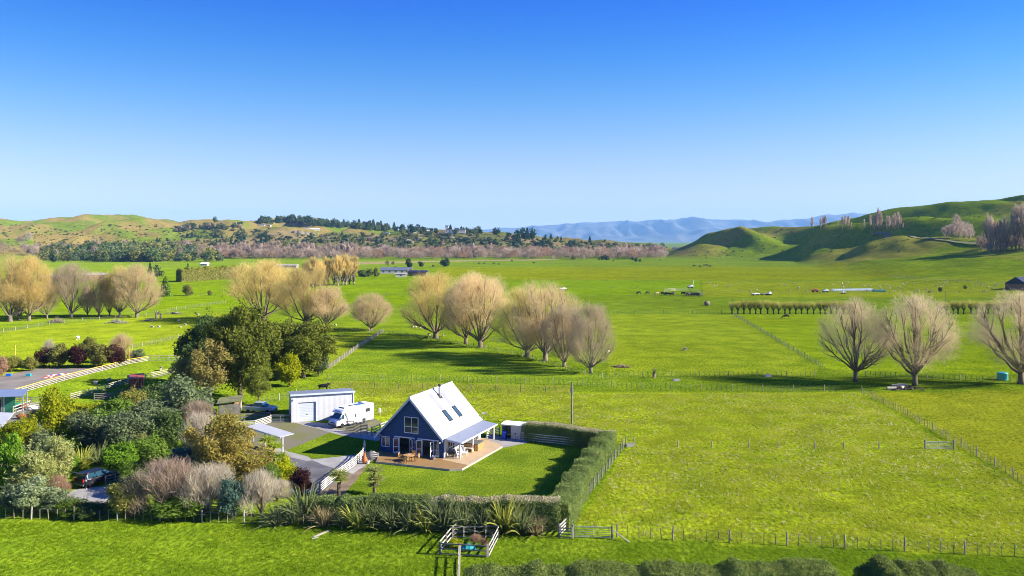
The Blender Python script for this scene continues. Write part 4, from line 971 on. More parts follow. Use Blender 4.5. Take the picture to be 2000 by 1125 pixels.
for ya, yb_ in ((3.98, 4.86), (6.88, 7.76)):
    st = MB(); st.slab([onroof(.30, ya + .02, .004), onroof(2.3, ya + .02, .004), onroof(2.3, yb_ - .02, .004), onroof(.30, yb_ - .02, .004)], .02); st.build('soiled_sheet', M['roof_soot'], roof)
    sk = MB(); xa, xb = 2.36, 3.62
    for a, b_, c, d in ((xa, xb, ya, ya + .09), (xa, xb, yb_ - .09, yb_), (xa, xa + .07, ya + .09, yb_ - .09), (xb - .1, xb, ya + .09, yb_ - .09)):
        sk.slab([onroof(a, c, .0), onroof(b_, c, .0), onroof(b_, d, .0), onroof(a, d, .0)], .11)
    so = sk.build('skylight', M['dark'], roof)
    MB().slab([onroof(xa + .07, ya + .09, .05), onroof(xb - .1, ya + .09, .05), onroof(xb - .1, yb_ - .09, .05), onroof(xa + .07, yb_ - .09, .05)], .02).build('pane', mat('skylight_glass_%d' % int(ya), (0.03, 0.07, 0.10), .08, .8, var=.1), so)
    MB().slab([onroof(xb + .01, ya - .05, .004), onroof(xb + .22, ya - .05, .004), onroof(xb + .22, yb_ + .05, .004), onroof(xb + .01, yb_ + .05, .004)], .02).build('flashing', M['white'], so)
fb = onroof(.92, 6.2)
MB().slab([onroof(.70, 5.8, .004), onroof(1.2, 5.8, .004), onroof(1.2, 6.6, .004), onroof(.70, 6.6, .004)], .05).build('flue_flashing', M['dark'], roof)
fl = MB().tube([fb + Vector((0, 0, -.2)), fb + Vector((0, 0, 1.35))], .17, 10).build('flue', M['steel'], house, True)
MB().lathe([(.15, 0), (.24, .02), (.24, .20), (.20, .30), (.05, .33)], 10, fb + Vector((0, 0, 1.32))).build('cowl', M['dark'], fl)
# veranda
vr = MB().slab([(4.82, .25, 2.66), (7.12, .25, 2.34), (7.12, 11.6, 2.34), (4.82, 11.6, 2.66)], .06).build('veranda_roof', M['roof_grey'], house)
MB().b2((7.125, .22, 2.24), (7.22, 11.62, 2.39)).build('gutter', M['white'], vr)
MB().b2((6.72, .3, 2.17), (6.82, 11.5, 2.33)).build('beam', M['white'], vr)
MB().slab([(4.82, .20, 2.46), (7.1, .20, 2.16), (7.1, .20, 2.38), (4.82, .20, 2.72)], .045).build('barge_board', M['barge'], vr)
for yy in (.55, 4.4, 11.2): MB().b2((6.70, yy - .08, FZ + .01), (6.84, yy + .08, 2.17)).build('veranda_post', M['white'], house)
MB().b2((4.72, .40, FZ + .01), (4.83, .51, 2.4)).build('veranda_post', M['white'], house)
for x, z in ((-4.55, 2.38), (.74, 1.95), (4.3, 2.2)): 
    MB().box((x, -.05, z), (.09, .09, .14)).tube([(x, -.08, z), (x - .02, -.22, z + .06), (x + .02, -.26, z - .08)], [.03, .04, .06], 6).build('wall_lamp', M['white'], house)
dish = MB(); dish.tube([(4.5, 11.75, 3.2), (4.9, 12.1, 3.5)], .03, 5); dish.lathe([(.02, 0), (.28, .06), (.40, .16), (.38, .17), (.27, .08), (.02, .02)], 12, (4.95, 12.1, 3.45)); dish.build('satellite_dish', M['steel'], house)
MB().b2((-4.0, 11.47, 0), (3.5, 13.6, 2.2)).build('rear_lean_to', M['blue_board'], house)

# decks and paving
def lp(p): return HM @ Vector((p[0], p[1], 0))
deckF = [(-4.72, -.005), (-2.5, -4.5), (7.6, -4.0), (8.95, -3.3), (9.0, -1.6), (4.9, -.6), (4.72, -.005)]
deckS = [(4.9, -.594), (9.0, -1.594), (9.25, 8.4), (8.3, 9.5), (6.6, 10.3), (5.9, 11.4), (4.72, 11.4), (4.72, .0)]
dk = thing('timber_deck', 'timber deck wrapping the front and veranda side of house', 'deck', HO, HA)
MB().prism(deckF[::1], .04, FZ).build('brown_boards', M['deck_brown'], dk); MB().prism(deckS, .04, FZ).build('pale_boards', M['deck_light'], dk)
e = MB(); ed = [(-2.5, -4.5), (7.6, -4.0), (8.95, -3.3), (9.0, -1.6), (9.25, 8.4), (8.3, 9.5)]
for p, q in zip(ed, ed[1:]):
    d = Vector((q[0] - p[0], q[1] - p[1], 0)); c = Vector(((p[0] + q[0]) / 2, (p[1] + q[1]) / 2, .14)); nn = Vector((d.y, -d.x, 0)).normalized() * .03
    e.box(c + nn, (d.length, .04, .25), math.atan2(d.y, d.x))
e.build('edge_board', M['timber_pale'], dk)
sheet('patio', [(5.95, 11.5), (6.6, 10.35), (8.3, 9.55), (9.25, 8.5), (9.5, 8.5), (11.2, 11.6), (11.6, 14.0), (4.75, 14.2), (4.75, 11.5)], .03, 'concrete', HM, False)

# ------------------------------------------------------------------ outbuildings
# garage shed
gp, gq = G(569, 825.5), Vector((-24.9, 125.6, 0)); ga = math.atan2(gq.y - gp.y, gq.x - gp.x); W_ = (gq - gp).length
M['cream_iron'] = mat_lines('pale_wall_iron', (0.56, 0.565, 0.58), 'X', .8, .25, .5, .4, .93)
sh_ = thing('garage_shed', 'pale grey iron garage shed with roller door', 'shed', gp, ga)
holed_wall('front_wall', 0, W_, 0, lambda x: 4.25, [(.95, 3.75, 0, 3.0)], M['cream_iron'], sh_, y=0, thick=.1)
for x in (0, W_ - .1):
    MB().add([(x, .101, 0), (x + .1, .101, 0), (x + .1, 7, 0), (x, 7, 0), (x, .101, 4.25), (x + .1, .101, 4.25), (x + .1, 7, 3.45), (x, 7, 3.45)], [(3, 2, 1, 0), (4, 5, 6, 7), (0, 1, 5, 4), (1, 2, 6, 5), (2, 3, 7, 6), (3, 0, 4, 7)]).build('side_wall', M['cream_iron'], sh_)
MB().b2((.101, 6.9, 0), (W_ - .101, 7.0, 3.44)).build('back_wall', M['cream_iron'], sh_)
MB().slab([(-.15, -.18, 4.30), (W_ + .15, -.18, 4.30), (W_ + .15, 7.15, 3.47), (-.15, 7.15, 3.47)], .05).build('roof', M['roof_grey'], sh_)
MB().b2((-.16, -.30, 4.10), (W_ + .16, -.19, 4.36)).build('gutter', M['barge'], sh_)
M['roller'] = mat_lines('roller_door', (0.52, 0.56, 0.60), 'Z', .24, .3, .4, .4, .9)
rd = MB().b2((1.0, .16, .02), (3.70, .22, 2.98)).build('roller_door', M['roller'], sh_); MB().box((2.35, .14, 1.1), (.25, .04, .06)).build('handle', M['dark'], rd)
for x in (.95, 3.75): MB().b2((x - .06, -.02, 0), (x + .06, -.002, 3.06)).build('door_trim', M['white'], sh_)
MB().box((.35, -.1, 3.5), (.14, .14, .2)).build('wall_lamp', M['white'], sh_)
MB().tube([(W_ - .12, -.06, .05), (W_ - .12, -.06, 4.15)], .05, 6).build('downpipe', M['white'], sh_)

# firewood shed
wp = G(427, 812); wa = math.radians(14)
ws = thing('firewood_shed', 'weathered open firewood shed with sloping rusty roof', 'shed', wp, wa)
for i in range(13): MB().b2((i * .24, 0, .02), (i * .24 + .22, .03, 1.75 + random.uniform(-.04, .04))).build('plank', M['timber_grey'], ws)
for x, y in ((0, .06), (3.1, .06), (0, 3.4), (3.1, 3.4), (3.1, 1.7)): MB().b2((x - .06, y, 0), (x + .06, y + .12, 2.0)).build('post', M['timber_grey'], ws)
MB().slab([(-.3, -.3, 1.95), (3.5, -.3, 2.25), (3.5, 3.8, 2.45), (-.3, 3.8, 2.10)], .06).build('roof', mat('lichen_roof', (0.20, 0.17, 0.13), .9, .2, var=.25, scale=.8, col2=(0.22, 0.25, 0.07)), ws)
for i in range(5): MB().b2((3.18, .2, .25 + i * .3), (3.22, 1.7, .4 + i * .3)).build('rail', M['timber_grey'], ws)
for i in range(5): MB().b2((3.18, 1.9, .1 + i * .3), (3.22, 3.5, .38 + i * .3)).build('rail', M['timber_pale'], ws)
lg = MB()
for i in range(60):
    lg.tube([(2.2 + random.uniform(-.1, .1), .3 + (i % 12) * .26, .2 + (i // 12) * .28), (3.0, .3 + (i % 12) * .26, .2 + (i // 12) * .28)], .12, 6)
tag(lg.build('firewood', M['timber_warm']), 'stacked split firewood inside the open shed', 'firewood', kind='stuff').matrix_world = Matrix.Translation(wp) @ Matrix.Rotation(wa, 4, 'Z')

# carport
cp = [G(517, 873), G(552, 884)]
cs = thing('carport', 'small white flat roofed carport on two posts by driveway', 'carport', cp[0], math.atan2(cp[1].y - cp[0].y, cp[1].x - cp[0].x)); cl = (cp[1] - cp[0]).length
for x in (0.1, cl): MB().b2((x - .09, -.09, .02), (x + .09, .09, 2.05)).build('post', M['steel'], cs)
for x in (0.1, cl): MB().b2((x - .09, 0, 0), (x + .09, .1, 2.05)).build('rear_post', M['steel'], cs, loc=(-3.9, .5, 0))
MB().slab([(-4.2, -.35, 2.16), (cl + .25, -.45, 2.12), (cl + .25, 1.6, 2.20), (-4.2, 1.9, 2.24)], .07).build('roof', M['roof_white'], cs)
MB().slab([(-4.2, -.40, 2.02), (cl + .25, -.50, 1.98), (cl + .25, -.50, 2.18), (-4.2, -.40, 2.22)], .04).build('fascia', M['white'], cs)

# garden shed with open door and wheelie bin
gs = HM @ Vector((7.08, 13.3, 0)); gsh = thing('garden_shed', 'small cream metal garden shed with open doorway', 'shed', gs, HA + math.radians(2))
M['cream'] = mat_lines('cream_sheet', (0.52, 0.49, 0.42), 'X', .35, .3, .5, .4, .9)
MB().b2((1.4, 0, .03), (2.95, .05, 1.95)).build('front_wall', M['cream'], gsh); MB().b2((2.9, .051, .03), (2.95, 2.2, 1.95)).build('side_wall', M['cream'], gsh)
MB().b2((0, .051, .03), (.05, 2.2, 1.95)).build('side_wall', M['cream'], gsh); MB().b2((.051, 2.15, .03), (2.899, 2.2, 1.95)).build('back_wall', M['cream'], gsh)
MB().b2((0, 0, 1.80), (1.399, .05, 1.95)).build('lintel', M['cream'], gsh)
MB().slab([(-.1, -.15, 1.97), (3.05, -.15, 1.97), (3.05, 1.1, 2.12), (-.1, 1.1, 2.12)], .04).build('roof', M['white'], gsh); MB().slab([(-.1, 1.1, 2.12), (3.05, 1.1, 2.12), (3.05, 2.35, 1.97), (-.1, 2.35, 1.97)], .04).build('roof', M['white'], gsh)
wb = thing('wheelie_bin', 'blue wheelie bin in the doorway of the garden shed', 'bin', gs + HM.to_3x3() @ Vector((.55, -.35, .03)), HA)
M['bin_blue'] = mat('blue_plastic', (0.010, 0.07, 0.55), .4, .4, var=.1)
MB().box((0, 0, .5), (.48, .5, .95), top=1.15).build('body', M['bin_blue'], wb); MB().box((0, -.02, 1.0), (.60, .64, .06)).build('lid', M['bin_blue'], wb)
for s in (-1, 1): MB().tube([(s * .26, .27, .11), (s * .31, .27, .11)], .11, 10).build('wheel', M['rubber'], wb)

# red container, stable, neighbouring roof
cc = G(252, 768); ca = math.radians(24); ct = thing('shipping_container', 'rusty red shipping container half hidden by shrubs', 'container', cc, ca)
M['rust'] = mat_lines('red_container', (0.36, 0.085, 0.035), 'X', .28, .5, .6, .3, .75); M['rust_end'] = mat('red_container_end', (0.33, 0.07, 0.03), .6, .3, var=.2)
MB().b2((0, 0, .1), (2.44, 6.1, 2.6)).build('body', M['rust'], ct)
for x in (.03, 1.24): d_ = MB().b2((x, -.06, .18), (x + 1.17, -.003, 2.5)).build('door', M['rust_end'], ct); MB().tube([(x + .3, -.09, .2), (x + .3, -.09, 2.45)], .025, 6).tube([(x + .8, -.09, .2), (x + .8, -.09, 2.45)], .025, 6).build('lock_bar', M['steel'], d_)
so_ = G(-40, 812); stb = thing('stable_shelter', 'stable shelter with blue grey roof and slim posts', 'stable', so_, math.radians(4))
M['stable_roof'] = mat_lines('blue_grey_roof', (0.17, 0.22, 0.32), 'X', .25, .3, .5, .4, .9); M['green_wall'] = mat('green_wall', (0.03, 0.20, 0.12), .6, .3, var=.15)
MB().slab([(-4, -.5, 2.9), (7.0, -.5, 3.05), (5.4, 4.2, 3.4), (-4, 4.2, 3.3)], .07).build('roof', M['stable_roof'], stb)
for x, y in ((6.8, -.3), (3.6, .3), (5.2, 4.0)): MB().b2((x - .07, y - .07, 0), (x + .07, y + .07, 2.95)).build('post', M['steel'], stb)
MB().b2((-4, 2.0, 0), (2.4, 2.1, 2.85)).build('wall', mat('stable_wall', (0.30, 0.32, 0.32), .7, .2, var=.15), stb); MB().b2((2.401, 2.0, 0), (4.4, 2.1, 2.9)).build('wall_panel', M['green_wall'], stb)
MB().b2((.6, 1.94, .02), (2.2, 1.995, 2.2)).build('door', M['dark'], stb)
nr = G(-30, 872); nb = thing('neighbour_shed', 'white roofed shed cut by the photo edge', 'shed', nr, math.radians(-10))
MB().slab([(-6, -1, 2.2), (2.9, -1, 2.2), (1.7, 3.2, 3.9), (-6, 3.2, 3.9)], .07).build('roof', M['roof_white'], nb); MB().b2((-6, -.6, 0), (2.2, 3, 2.15)).build('wall', M['cream'], nb)

# ------------------------------------------------------------------ fences
POSTM = MB().tube([(0, 0, -.1), (0, 0, 1.22), (0, 0, 1.27)], [.085, .08, .06], 7).mesh('post_shape')
BATM = MB().b2((-.028, -.02, 0), (.028, .02, 1.1)).mesh('batten_shape')
UNIT = MB().box((0, 0, 0), (1, 1, 1)).mesh('rail_shape')

def walk(pts, step):
    out = []; acc = 0.0
    for p, q in zip(pts, pts[1:]):
        L_ = (q - p).length; n = max(1, round(L_ / step))
        for k in range(n): out.append(p.lerp(q, k / n))
    out.append(pts[-1]); return out
def gpts(pp): return [G(*p) if p[1] > 620 else GT(*p) for p in pp]
def grounded(p): return Vector((p.x, p.y, hz1(p.x, p.y)))

def wire_fence(label, pp, step, every, near=2, mp='post', mb_='batten', h=1.0, wires=5, wr=.006, thick=1.0):
    """near 2: every post and batten its own part; 1: strainer posts own, battens joined; 0: all joined"""
    P = [grounded(p) for p in walk(gpts(pp), step)]; O = P[0].copy(); t = thing('wire_fence', label, 'fence', O, 0, 'post and wire fences')
    joined = MB(); jm = MB()
    for i, p in enumerate(P):
        q = p - O; main = i % every == 0; ln = (random.gauss(0, .03), random.gauss(0, .05), random.uniform(0, 3))
        if main and near >= 1: ob('post', POSTM, M[mp], t, q, ln, (thick, thick, h * random.uniform(.95, 1.06)))
        elif near == 2: ob('batten', BATM, M[mb_], t, q, ln, (thick, thick, h * random.uniform(.9, 1.05)))
        else:
            b = jm if main else joined; w = (.16 if main else .055) * thick; b.box((q.x, q.y, q.z + h * .57), (w, w, h * (1.25 if main else 1.05)), 0, 1, random.gauss(0, .03), random.gauss(0, .05))
    if joined.v: tag(joined.build('battens', M[mb_], t), kind='stuff')
    if jm.v: tag(jm.build('posts', M[mp], t), kind='stuff')
    wz = [.15 + (h - .15) * i / max(1, wires - 1) for i in range(wires)]
    for z in wz:
        b = MB(); b.tube([p - O + Vector((0, 0, z)) for p in P[::every if near == 0 else 1]] if len(P) > every else [p - O + Vector((0, 0, z)) for p in P], wr, 3, False); b.build('wire', M['wire'], t)
    return t
wire_fence('front post and wire fence along the bottom of the garden', [(-22, 1013), (330, 1018), (760, 1031), (1060, 1046)], .86, 5, 2, 'timber_pale', 'post')
wire_fence('post and wire fence from steel gate along the rough paddock front', [(1205, 1049), (1560, 1067), (2030, 1090)], 1.02, 5, 2)
wire_fence('post fence close beside the long lumpy hedge', [(1121, 1007), (1160, 955), (1190, 915), (1222, 870)], 2.0, 1, 2, 'timber_grey')
wire_fence('wire fence crossing behind the house between rough paddock and shaded paddock', [(640, 742), (860, 745), (1100, 751), (1205, 757), (1300, 760), (1470, 765), (1640, 764)], .95, 6, 1)
wire_fence('sparse old fence behind the house roof', [(640, 757), (1115, 768)], 4.6, 1, 2, 'batten')
wire_fence('diagonal batten fence between rough paddock and smooth corner paddock', [(1683, 768), (1760, 806), (1860, 863), (2030, 965)], .95, 5, 2, 'post', 'timber_grey')
wire_fence('diagonal fence running from pollarded row down to the bare willow', [(1434, 617), (1500, 655), (1560, 692), (1606, 719)], 1.4, 4, 1, 'timber_grey', 'timber_grey')
wire_fence('fence under the tall row of willows', [(585, 640), (745, 650), (850, 665), (1000, 692), (1110, 724), (1190, 742)], 1.1, 5, 1, 'timber_pale', 'timber_grey')
wire_fence('level fence between pale paddock and willow shade', [(1200, 737), (1330, 736), (1592, 736)], 1.0, 6, 1)
wire_fence('level fence joining willow row to pollarded row', [(1182, 613), (1434, 614)], 1.6, 7, 0, 'batten', 'batten', h=1.3)
wire_fence('pale close netted fence climbing to the small willow', [(642, 721), (700, 680), (746, 650)], .55, 5, 1, 'timber_pale', 'timber_pale', wires=8)
wire_fence('pale fence winding under the far willow row', [(-20, 655), (107, 632), (205, 624), (300, 616)], 1.0, 6, 1, 'timber_pale', 'timber_grey')
wire_fence('netting fence beside the dark evergreen in the sheep paddock', [(258, 681), (352, 660)], .9, 5, 1, 'timber_pale', 'timber_grey', wires=7)
wire_fence('pale fence beyond the stacked branches', [(326, 608), (440, 592)], 1.2, 5, 0, 'timber_pale', 'timber_pale', h=1.2)
wire_fence('thin dark fence across the far left paddock', [(100, 578), (450, 578)], 2.5, 6, 0, h=1.2)
wire_fence('fence behind the three open willows', [(1690, 735), (1800, 740), (2030, 749)], 1.0, 6, 1)
wire_fence('far fence below the dark cattle', [(1105, 581), (1375, 580)], 2.2, 5, 0, 'timber_grey', 'timber_grey', h=1.3)
wire_fence('far fence below the wrapped bales', [(1372, 573), (2010, 573)], 2.5, 5, 0, 'timber_grey', 'timber_grey', h=1.3)
wire_fence('far fence along the yellowish field', [(850, 549), (1420, 549), (1740, 549)], 4.0, 5, 0, h=1.4)
wire_fence('far fence above the cattle', [(1040, 564), (1345, 564)], 3.0, 5, 0, h=1.3)
wire_fence('pale fence along the foot of the hill paddock', [(1740, 542), (1800, 546), (1930, 556)], 2.2, 4, 0, 'timber_pale', 'timber_pale', h=1.5, thick=1.5)
wire_fence('far fence beyond the small willow', [(660, 577), (800, 578)], 2.5, 5, 0, h=1.3)
wire_fence('short fence behind the gum tree and garage', [(505, 790), (545, 782), (600, 768)], .9, 5, 1, 'timber_pale', 'timber_grey')
# line of single posts in the rough paddock
for i, (px, py) in enumerate([(1239, 868), (1324, 873), (1390, 874), (1463, 875), (1520, 876), (1592, 876), (1648, 876), (1717, 877)]):
    t = thing('paddock_post', 'lone weathered post standing in the rough paddock, number %s from the hedge' % ('first second third fourth fifth sixth seventh eighth'.split()[i]), 'post', G(px, py), 0, 'row of lone posts')
    ob('shaft', POSTM, M['post'], t, None, (0, random.uniform(-.05, .05), 0), (1.2, 1.2, .75))

def rail_fence(label, pp, h=1.1, n=4, bay=1.8, mp='timber_grey', mr='rail_white', rt=.105, colors=None, pts=None, name='rail_fence'):
    P = walk(pts if pts else gpts(pp), bay); O = P[0].copy(); t = thing(name, label, 'fence', O, 0, 'timber rail fences')
    for p in P: ob('post', UNIT, M[mp], t, p - O + Vector((0, 0, h * .52)), (0, 0, .3), (.12, .12, h * 1.08))
    for p, q in zip(P, P[1:]):
        d = q - p; a = math.atan2(d.y, d.x); nn = Vector((d.y, -d.x, 0)).normalized() * .085
        for k in range(n):
            z = h * (.16 + .80 * k / (n - 1)); c = (colors[k] if colors else mr)
            ob('rail', UNIT, M[c], t, (p + q) / 2 - O + nn + Vector((0, 0, z)), (0, random.gauss(0, .006), a), (d.length - .012, .04, rt))
    return t
rail_fence('white rail fence curving from the hedge to house beside the drive', [(624, 963), (645, 945), (668, 928), (690, 912), (704, 899), (713, 886)], 1.15, 5, 2.0)
rail_fence('short weathered rail gate panel beside the deck corner', [(713, 902), (738, 904)], 1.25, 5, 1.6, 'timber_grey', 'timber_grey')
rail_fence('rail fence against the dark hedge beside garden shed', [(1017, 860), (1060, 865), (1110, 870), (1158, 876)], 1.15, 4, 2.2, 'timber_grey', 'rail_white')
rail_fence('pale rail fence bending round the gravel yard', [(408, 836), (455, 838), (497, 836), (529, 826)], 1.15, 5, 1.8)
rail_fence('grey rail fence behind the pale one by the firewood shed', [(440, 822), (528, 818)], 1.05, 5, 2.2, 'timber_grey', 'timber_grey')
rail_fence('dark rail panel between firewood shed and silver pickup', [(486, 806), (522, 808)], 1.25, 5, 2.4, 'timber_grey', 'timber_grey')
rail_fence('white rail fence half hidden in the shrub thicket', [(316, 878), (338, 863), (364, 847)], 1.15, 5, 1.8)
rail_fence('white rail fence at the lower edge of the thicket', [(-24, 994), (12, 984), (42, 970)], 1.2, 4, 1.9)
YR = ['timber_pale', 'timber_pale', 'timber_pale', 'rail_yellow']
rail_fence('yellow topped rail fence along the riding arena', [(20, 775), (80, 757), (140, 740), (200, 725), (250, 712), (290, 705)], 1.2, 4, 2.2, 'timber_pale', None, .11, YR)
rail_fence('pale rail fence continuing the yellow one to the evergreens', [(291, 705), (330, 705), (368, 704)], 1.3, 3, 2.4, 'timber_pale')
rail_fence('pale rail fence between sheep strip and red container', [(138, 782), (190, 768), (250, 750), (300, 738), (348, 728)], 1.2, 4, 2.3, 'timber_pale', None, .10, ['timber_grey', 'timber_pale', 'timber_pale', 'timber_pale'])
rail_fence('dark rails behind the golden hedge', [(184, 782), (215, 780), (255, 770)], 1.2, 4, 2.2, 'timber_grey', 'timber_grey')
rail_fence('dark rails beyond the stable posts', [(15, 790), (60, 789), (96, 788)], 1.2, 4, 2.4, 'timber_grey', 'timber_grey')
rail_fence('pale rails closing the stable yard', [(26, 808), (44, 802), (58, 796)], 1.2, 3, 1.8, 'timber_pale')
rail_fence('short pale rails by the stable post', [(58, 800), (78, 799)], 1.1, 4, 1.6, 'timber_grey', 'rail_white')
rail_fence('curved dark rail yard panel before the white motorhome', [(676, 843), (691, 844), (705, 848), (717, 849)], 1.6, 7, 1.4, 'timber_grey', 'timber_grey', .10)
rail_fence('white rails between motorhome bay and house corner', [(726, 852), (742, 845), (758, 838)], 1.3, 4, 1.6)
rail_fence('small rail panel under the bare grey shrub', [(400, 1003), (427, 1004)], 1.1, 4, 1.5, 'timber_grey', 'timber_grey')
rail_fence('dark rail fence beside the black vehicle', [(206, 950), (225, 945), (250, 938)], 1.2, 4, 1.6, 'timber_grey', 'timber_grey')
rail_fence('white rails behind the veranda end', None, 1.2, 5, 1.7, 'timber_grey', 'rail_white', pts=[lp((5.2, 12.2)), lp((6.2, 14.6))])
# timber pen at the bottom
pc = [G(861, 1084), G(951, 1089), G(972, 1051), G(884, 1053), G(896, 1042)]
rail_fence('near side of the small square timber pen', None, 1.1, 3, 2.2, 'timber_grey', 'timber_grey', pts=[pc[0], pc[0].lerp(pc[1], .42), pc[1]])
rail_fence('sunlit side of the square timber pen facing rough paddock', None, 1.1, 3, 2.4, 'timber_grey', 'rail_white', pts=[pc[1] + Vector((.1, .1, 0)), pc[2]])
rail_fence('far side of the square timber pen before the flax', None, 1.1, 3, 1.1, 'timber_grey', 'timber_grey', pts=[pc[2] + Vector((-.1, .1, 0)), pc[3]])
rail_fence('shadow casting side of the square timber pen', None, 1.1, 3, 1.6, 'timber_grey', 'rail_white', pts=[pc[4], pc[3] + Vector((0, .15, 0)), pc[0] + Vector((-.1, .12, 0))])
rail_fence('rail fence running from the pen toward the viewer', None, 1.1, 3, 1.8, 'timber_pale', 'rail_white', pts=[G(898, 1091), G(897, 1130), G(895, 1180)])
rail_fence('short rails beside the steel gate at hedge end', [(1093, 1051), (1117, 1053)], 1.05, 4, 1.4, 'timber_grey', 'timber_grey')
rail_fence('sloping pale rails between hedge corner and steel gate', [(1092, 1048), (1119, 1020)], 1.15, 4, 1.6, 'timber_grey', 'rail_white')

def steel_gate(label, a, b, h=1.1, bars=5):
    t = thing('steel_gate', label, 'gate', a, math.atan2(b.y - a.y, b.x - a.x), 'steel farm gates'); L_ = (b - a).length
    MB().tube([(.05, 0, .12), (.05, 0, h), (L_ - .05, 0, h), (L_ - .05, 0, .12), (.05, 0, .12)], .035, 6).build('frame', M['steel'], t)
    for k in range(bars): z = .25 + (h - .35) * k / (bars - 1); MB().tube([(.07, 0, z), (L_ - .07, 0, z)], .022, 5).build('bar', M['steel'], t)
    MB().tube([(L_ / 2, 0, .14), (L_ / 2, 0, h)], .022, 5).build('brace', M['steel'], t)
    for x in (-.12, L_ + .12): ob('post', POSTM, M['timber_grey'], t, (x, 0, 0), None, (1.3, 1.3, 1))
steel_gate('steel gate beside the hedge end in the front fence', G(1121, 1050), G(1193, 1053))
steel_gate('steel gate at the corner of the garage shed', G(530, 825), G(566, 825), 1.15, 5)
steel_gate('steel gate standing in the diagonal batten fence line', G(1808, 877), G(1861, 878), 1.0, 5)
steel_gate('small steel gate under the willow row', G(962, 667), G(985, 669), 1.1, 4)
def brace(label, a, b, hz_):
    t = thing('strainer_brace', label, 'brace', a); d = b - a
    MB().tube([(0, 0, hz_), (d.x, d.y, .03)], .06, 6).build('strut', M['timber_pale'], t)
brace('fallen looking strut propping the gate post in the front fence', G(1198, 1052), G(1229, 1060), .8)

# ------------------------------------------------------------------ vehicles
M['car_white'] = mat('white_coach_paint', (0.78, 0.78, 0.78), .25, .5, var=.03)
M['car_silver'] = mat('silver_paint', (0.42, 0.46, 0.52), .25, .6, .3, var=.05)
M['car_black'] = mat('black_paint', (0.010, 0.011, 0.015), .35, .4, var=.1)
M['windscreen'] = mat('windscreen', (0.02, 0.06, 0.09), .05, .9, var=.1)
M['red_lamp'] = mat('red_lamp', (0.55, 0.012, 0.012), .25, .5, var=.1)
M['clear_lamp'] = mat('clear_lamp', (0.62, 0.66, 0.70), .15, .6, var=.05)
M['grey_trim'] = mat('grey_trim', (0.10, 0.11, 0.12), .5, .4, var=.1)
WHEEL_T = MB().lathe([(.20, -.11), (.33, -.11), (.36, -.06), (.36, .06), (.33, .11), (.20, .11)], 18).mesh('tyre_shape', True)
WHEEL_R = MB().lathe([(.03, -.095), (.20, -.10), (.21, 0), (.20, .10), (.03, .095)], 14).mesh('rim_shape', True)
def wheel(parent, x, y, r=.36, rim='steel'):
    w = ob('wheel', WHEEL_T, M['rubber'], parent, (x, y, r), (PI / 2, 0, 0), r / .36); ob('rim', WHEEL_R, M[rim], w)
def extrude(prof, w0, w1=None):
    """side profile (x, z) extruded across y; optional narrower half width by height w(z)"""
    n = len(prof); hw = (lambda z: w0) if w1 is None else w1; b = MB()
    vs = [(x, -hw(z), z) for x, z in prof] + [(x, hw(z), z) for x, z in prof]
    b.add(vs, [tuple(range(n)), tuple(range(2 * n - 1, n - 1, -1))] + [(i, n + i, n + (i + 1) % n, (i + 1) % n) for i in range(n)]); return b
def bevel(o, w=.04, seg=2):
    m = o.modifiers.new('bevel', 'BEVEL'); m.width = w; m.segments = seg; m.limit_method = 'ANGLE'; m.angle_limit = math.radians(35); return o
# motorhome: x forward
mv = G(686, 828); ma = math.atan2(-3.4, -2.7)
mh = thing('motorhome', 'white low profile motorhome parked beside the garage shed', 'motorhome', mv, ma, scale=1.0)
bevel(extrude([(-3.6, .48), (1.55, .48), (1.55, 1.2), (2.0, 2.1), (2.75, 2.12), (2.72, 2.32), (2.3, 2.62), (1.5, 2.84), (-3.45, 2.84), (-3.6, 2.7)], 1.13).build('body', M['car_white'], mh), .08, 3)
bevel(extrude([(1.56, .40), (3.55, .40), (3.62, .62), (3.50, 1.02), (3.05, 1.30), (2.42, 2.10), (1.98, 2.10), (1.56, 1.25)], .98, lambda z: .98 - max(0, z - 1.2) * .10).build('cab', M['car_white'], mh), .07, 3)
MB().slab([(3.09, -.84, 1.36), (3.09, .84, 1.36), (2.50, .78, 2.05), (2.50, -.78, 2.05)], .03).build('windscreen', M['windscreen'], mh)
for s in (-1, 1):
    f = MB(); y = s * 1.0; f.add([(2.95, y, 1.30), (2.15, y, 1.30), (2.15, s * .95, 1.95), (2.42, s * .95, 1.95)], [(0, 1, 2, 3) if s < 0 else (3, 2, 1, 0)]); f.build('side_window', M['windscreen'], mh)
    MB().box((2.95, s * 1.16, 1.45), (.14, .16, .34)).build('mirror', M['grey_trim'], mh)
    MB().box((3.53, s * .72, .86), (.10, .34, .22)).build('headlight', M['clear_lamp'], mh)
    for a, c, z0, z1 in ((-2.75, -1.85, 1.65, 2.2), (.05, .30, 1.15, 1.75)) if s > 0 else ((-2.75, -1.85, 1.65, 2.2), (-.7, .3, 1.6, 2.15)):
        MB().box(((a + c) / 2, s * 1.135, (z0 + z1) / 2), (c - a, .03, z1 - z0)).build('window', M['glass'], mh)
    wheel(mh, 2.55, s * .92, .36, 'white'); wheel(mh, -1.55, s * 1.04, .36, 'white')
    MB().box((-1.0, s * 1.125, .42), (4.9, .05, .22)).build('skirt', M['steel'], mh)
    MB().lathe([(.30, -.01), (.47, -.01), (.47, .01), (.30, .01)], 20).build('wheel_arch', M['grey_trim'], mh, loc=(-1.55, s * 1.135, .38), rot=(PI / 2, 0, 0))
MB().box((3.60, 0, .50), (.14, 1.86, .30)).build('bumper', M['grey_trim'], mh); MB().box((3.58, 0, .82), (.06, .9, .16)).build('grille', M['dark'], mh)
MB().slab([(2.60, -.62, 2.40), (2.60, .62, 2.40), (1.70, .62, 2.80), (1.70, -.62, 2.80)], .03).build('roof_window', M['windscreen'], mh)
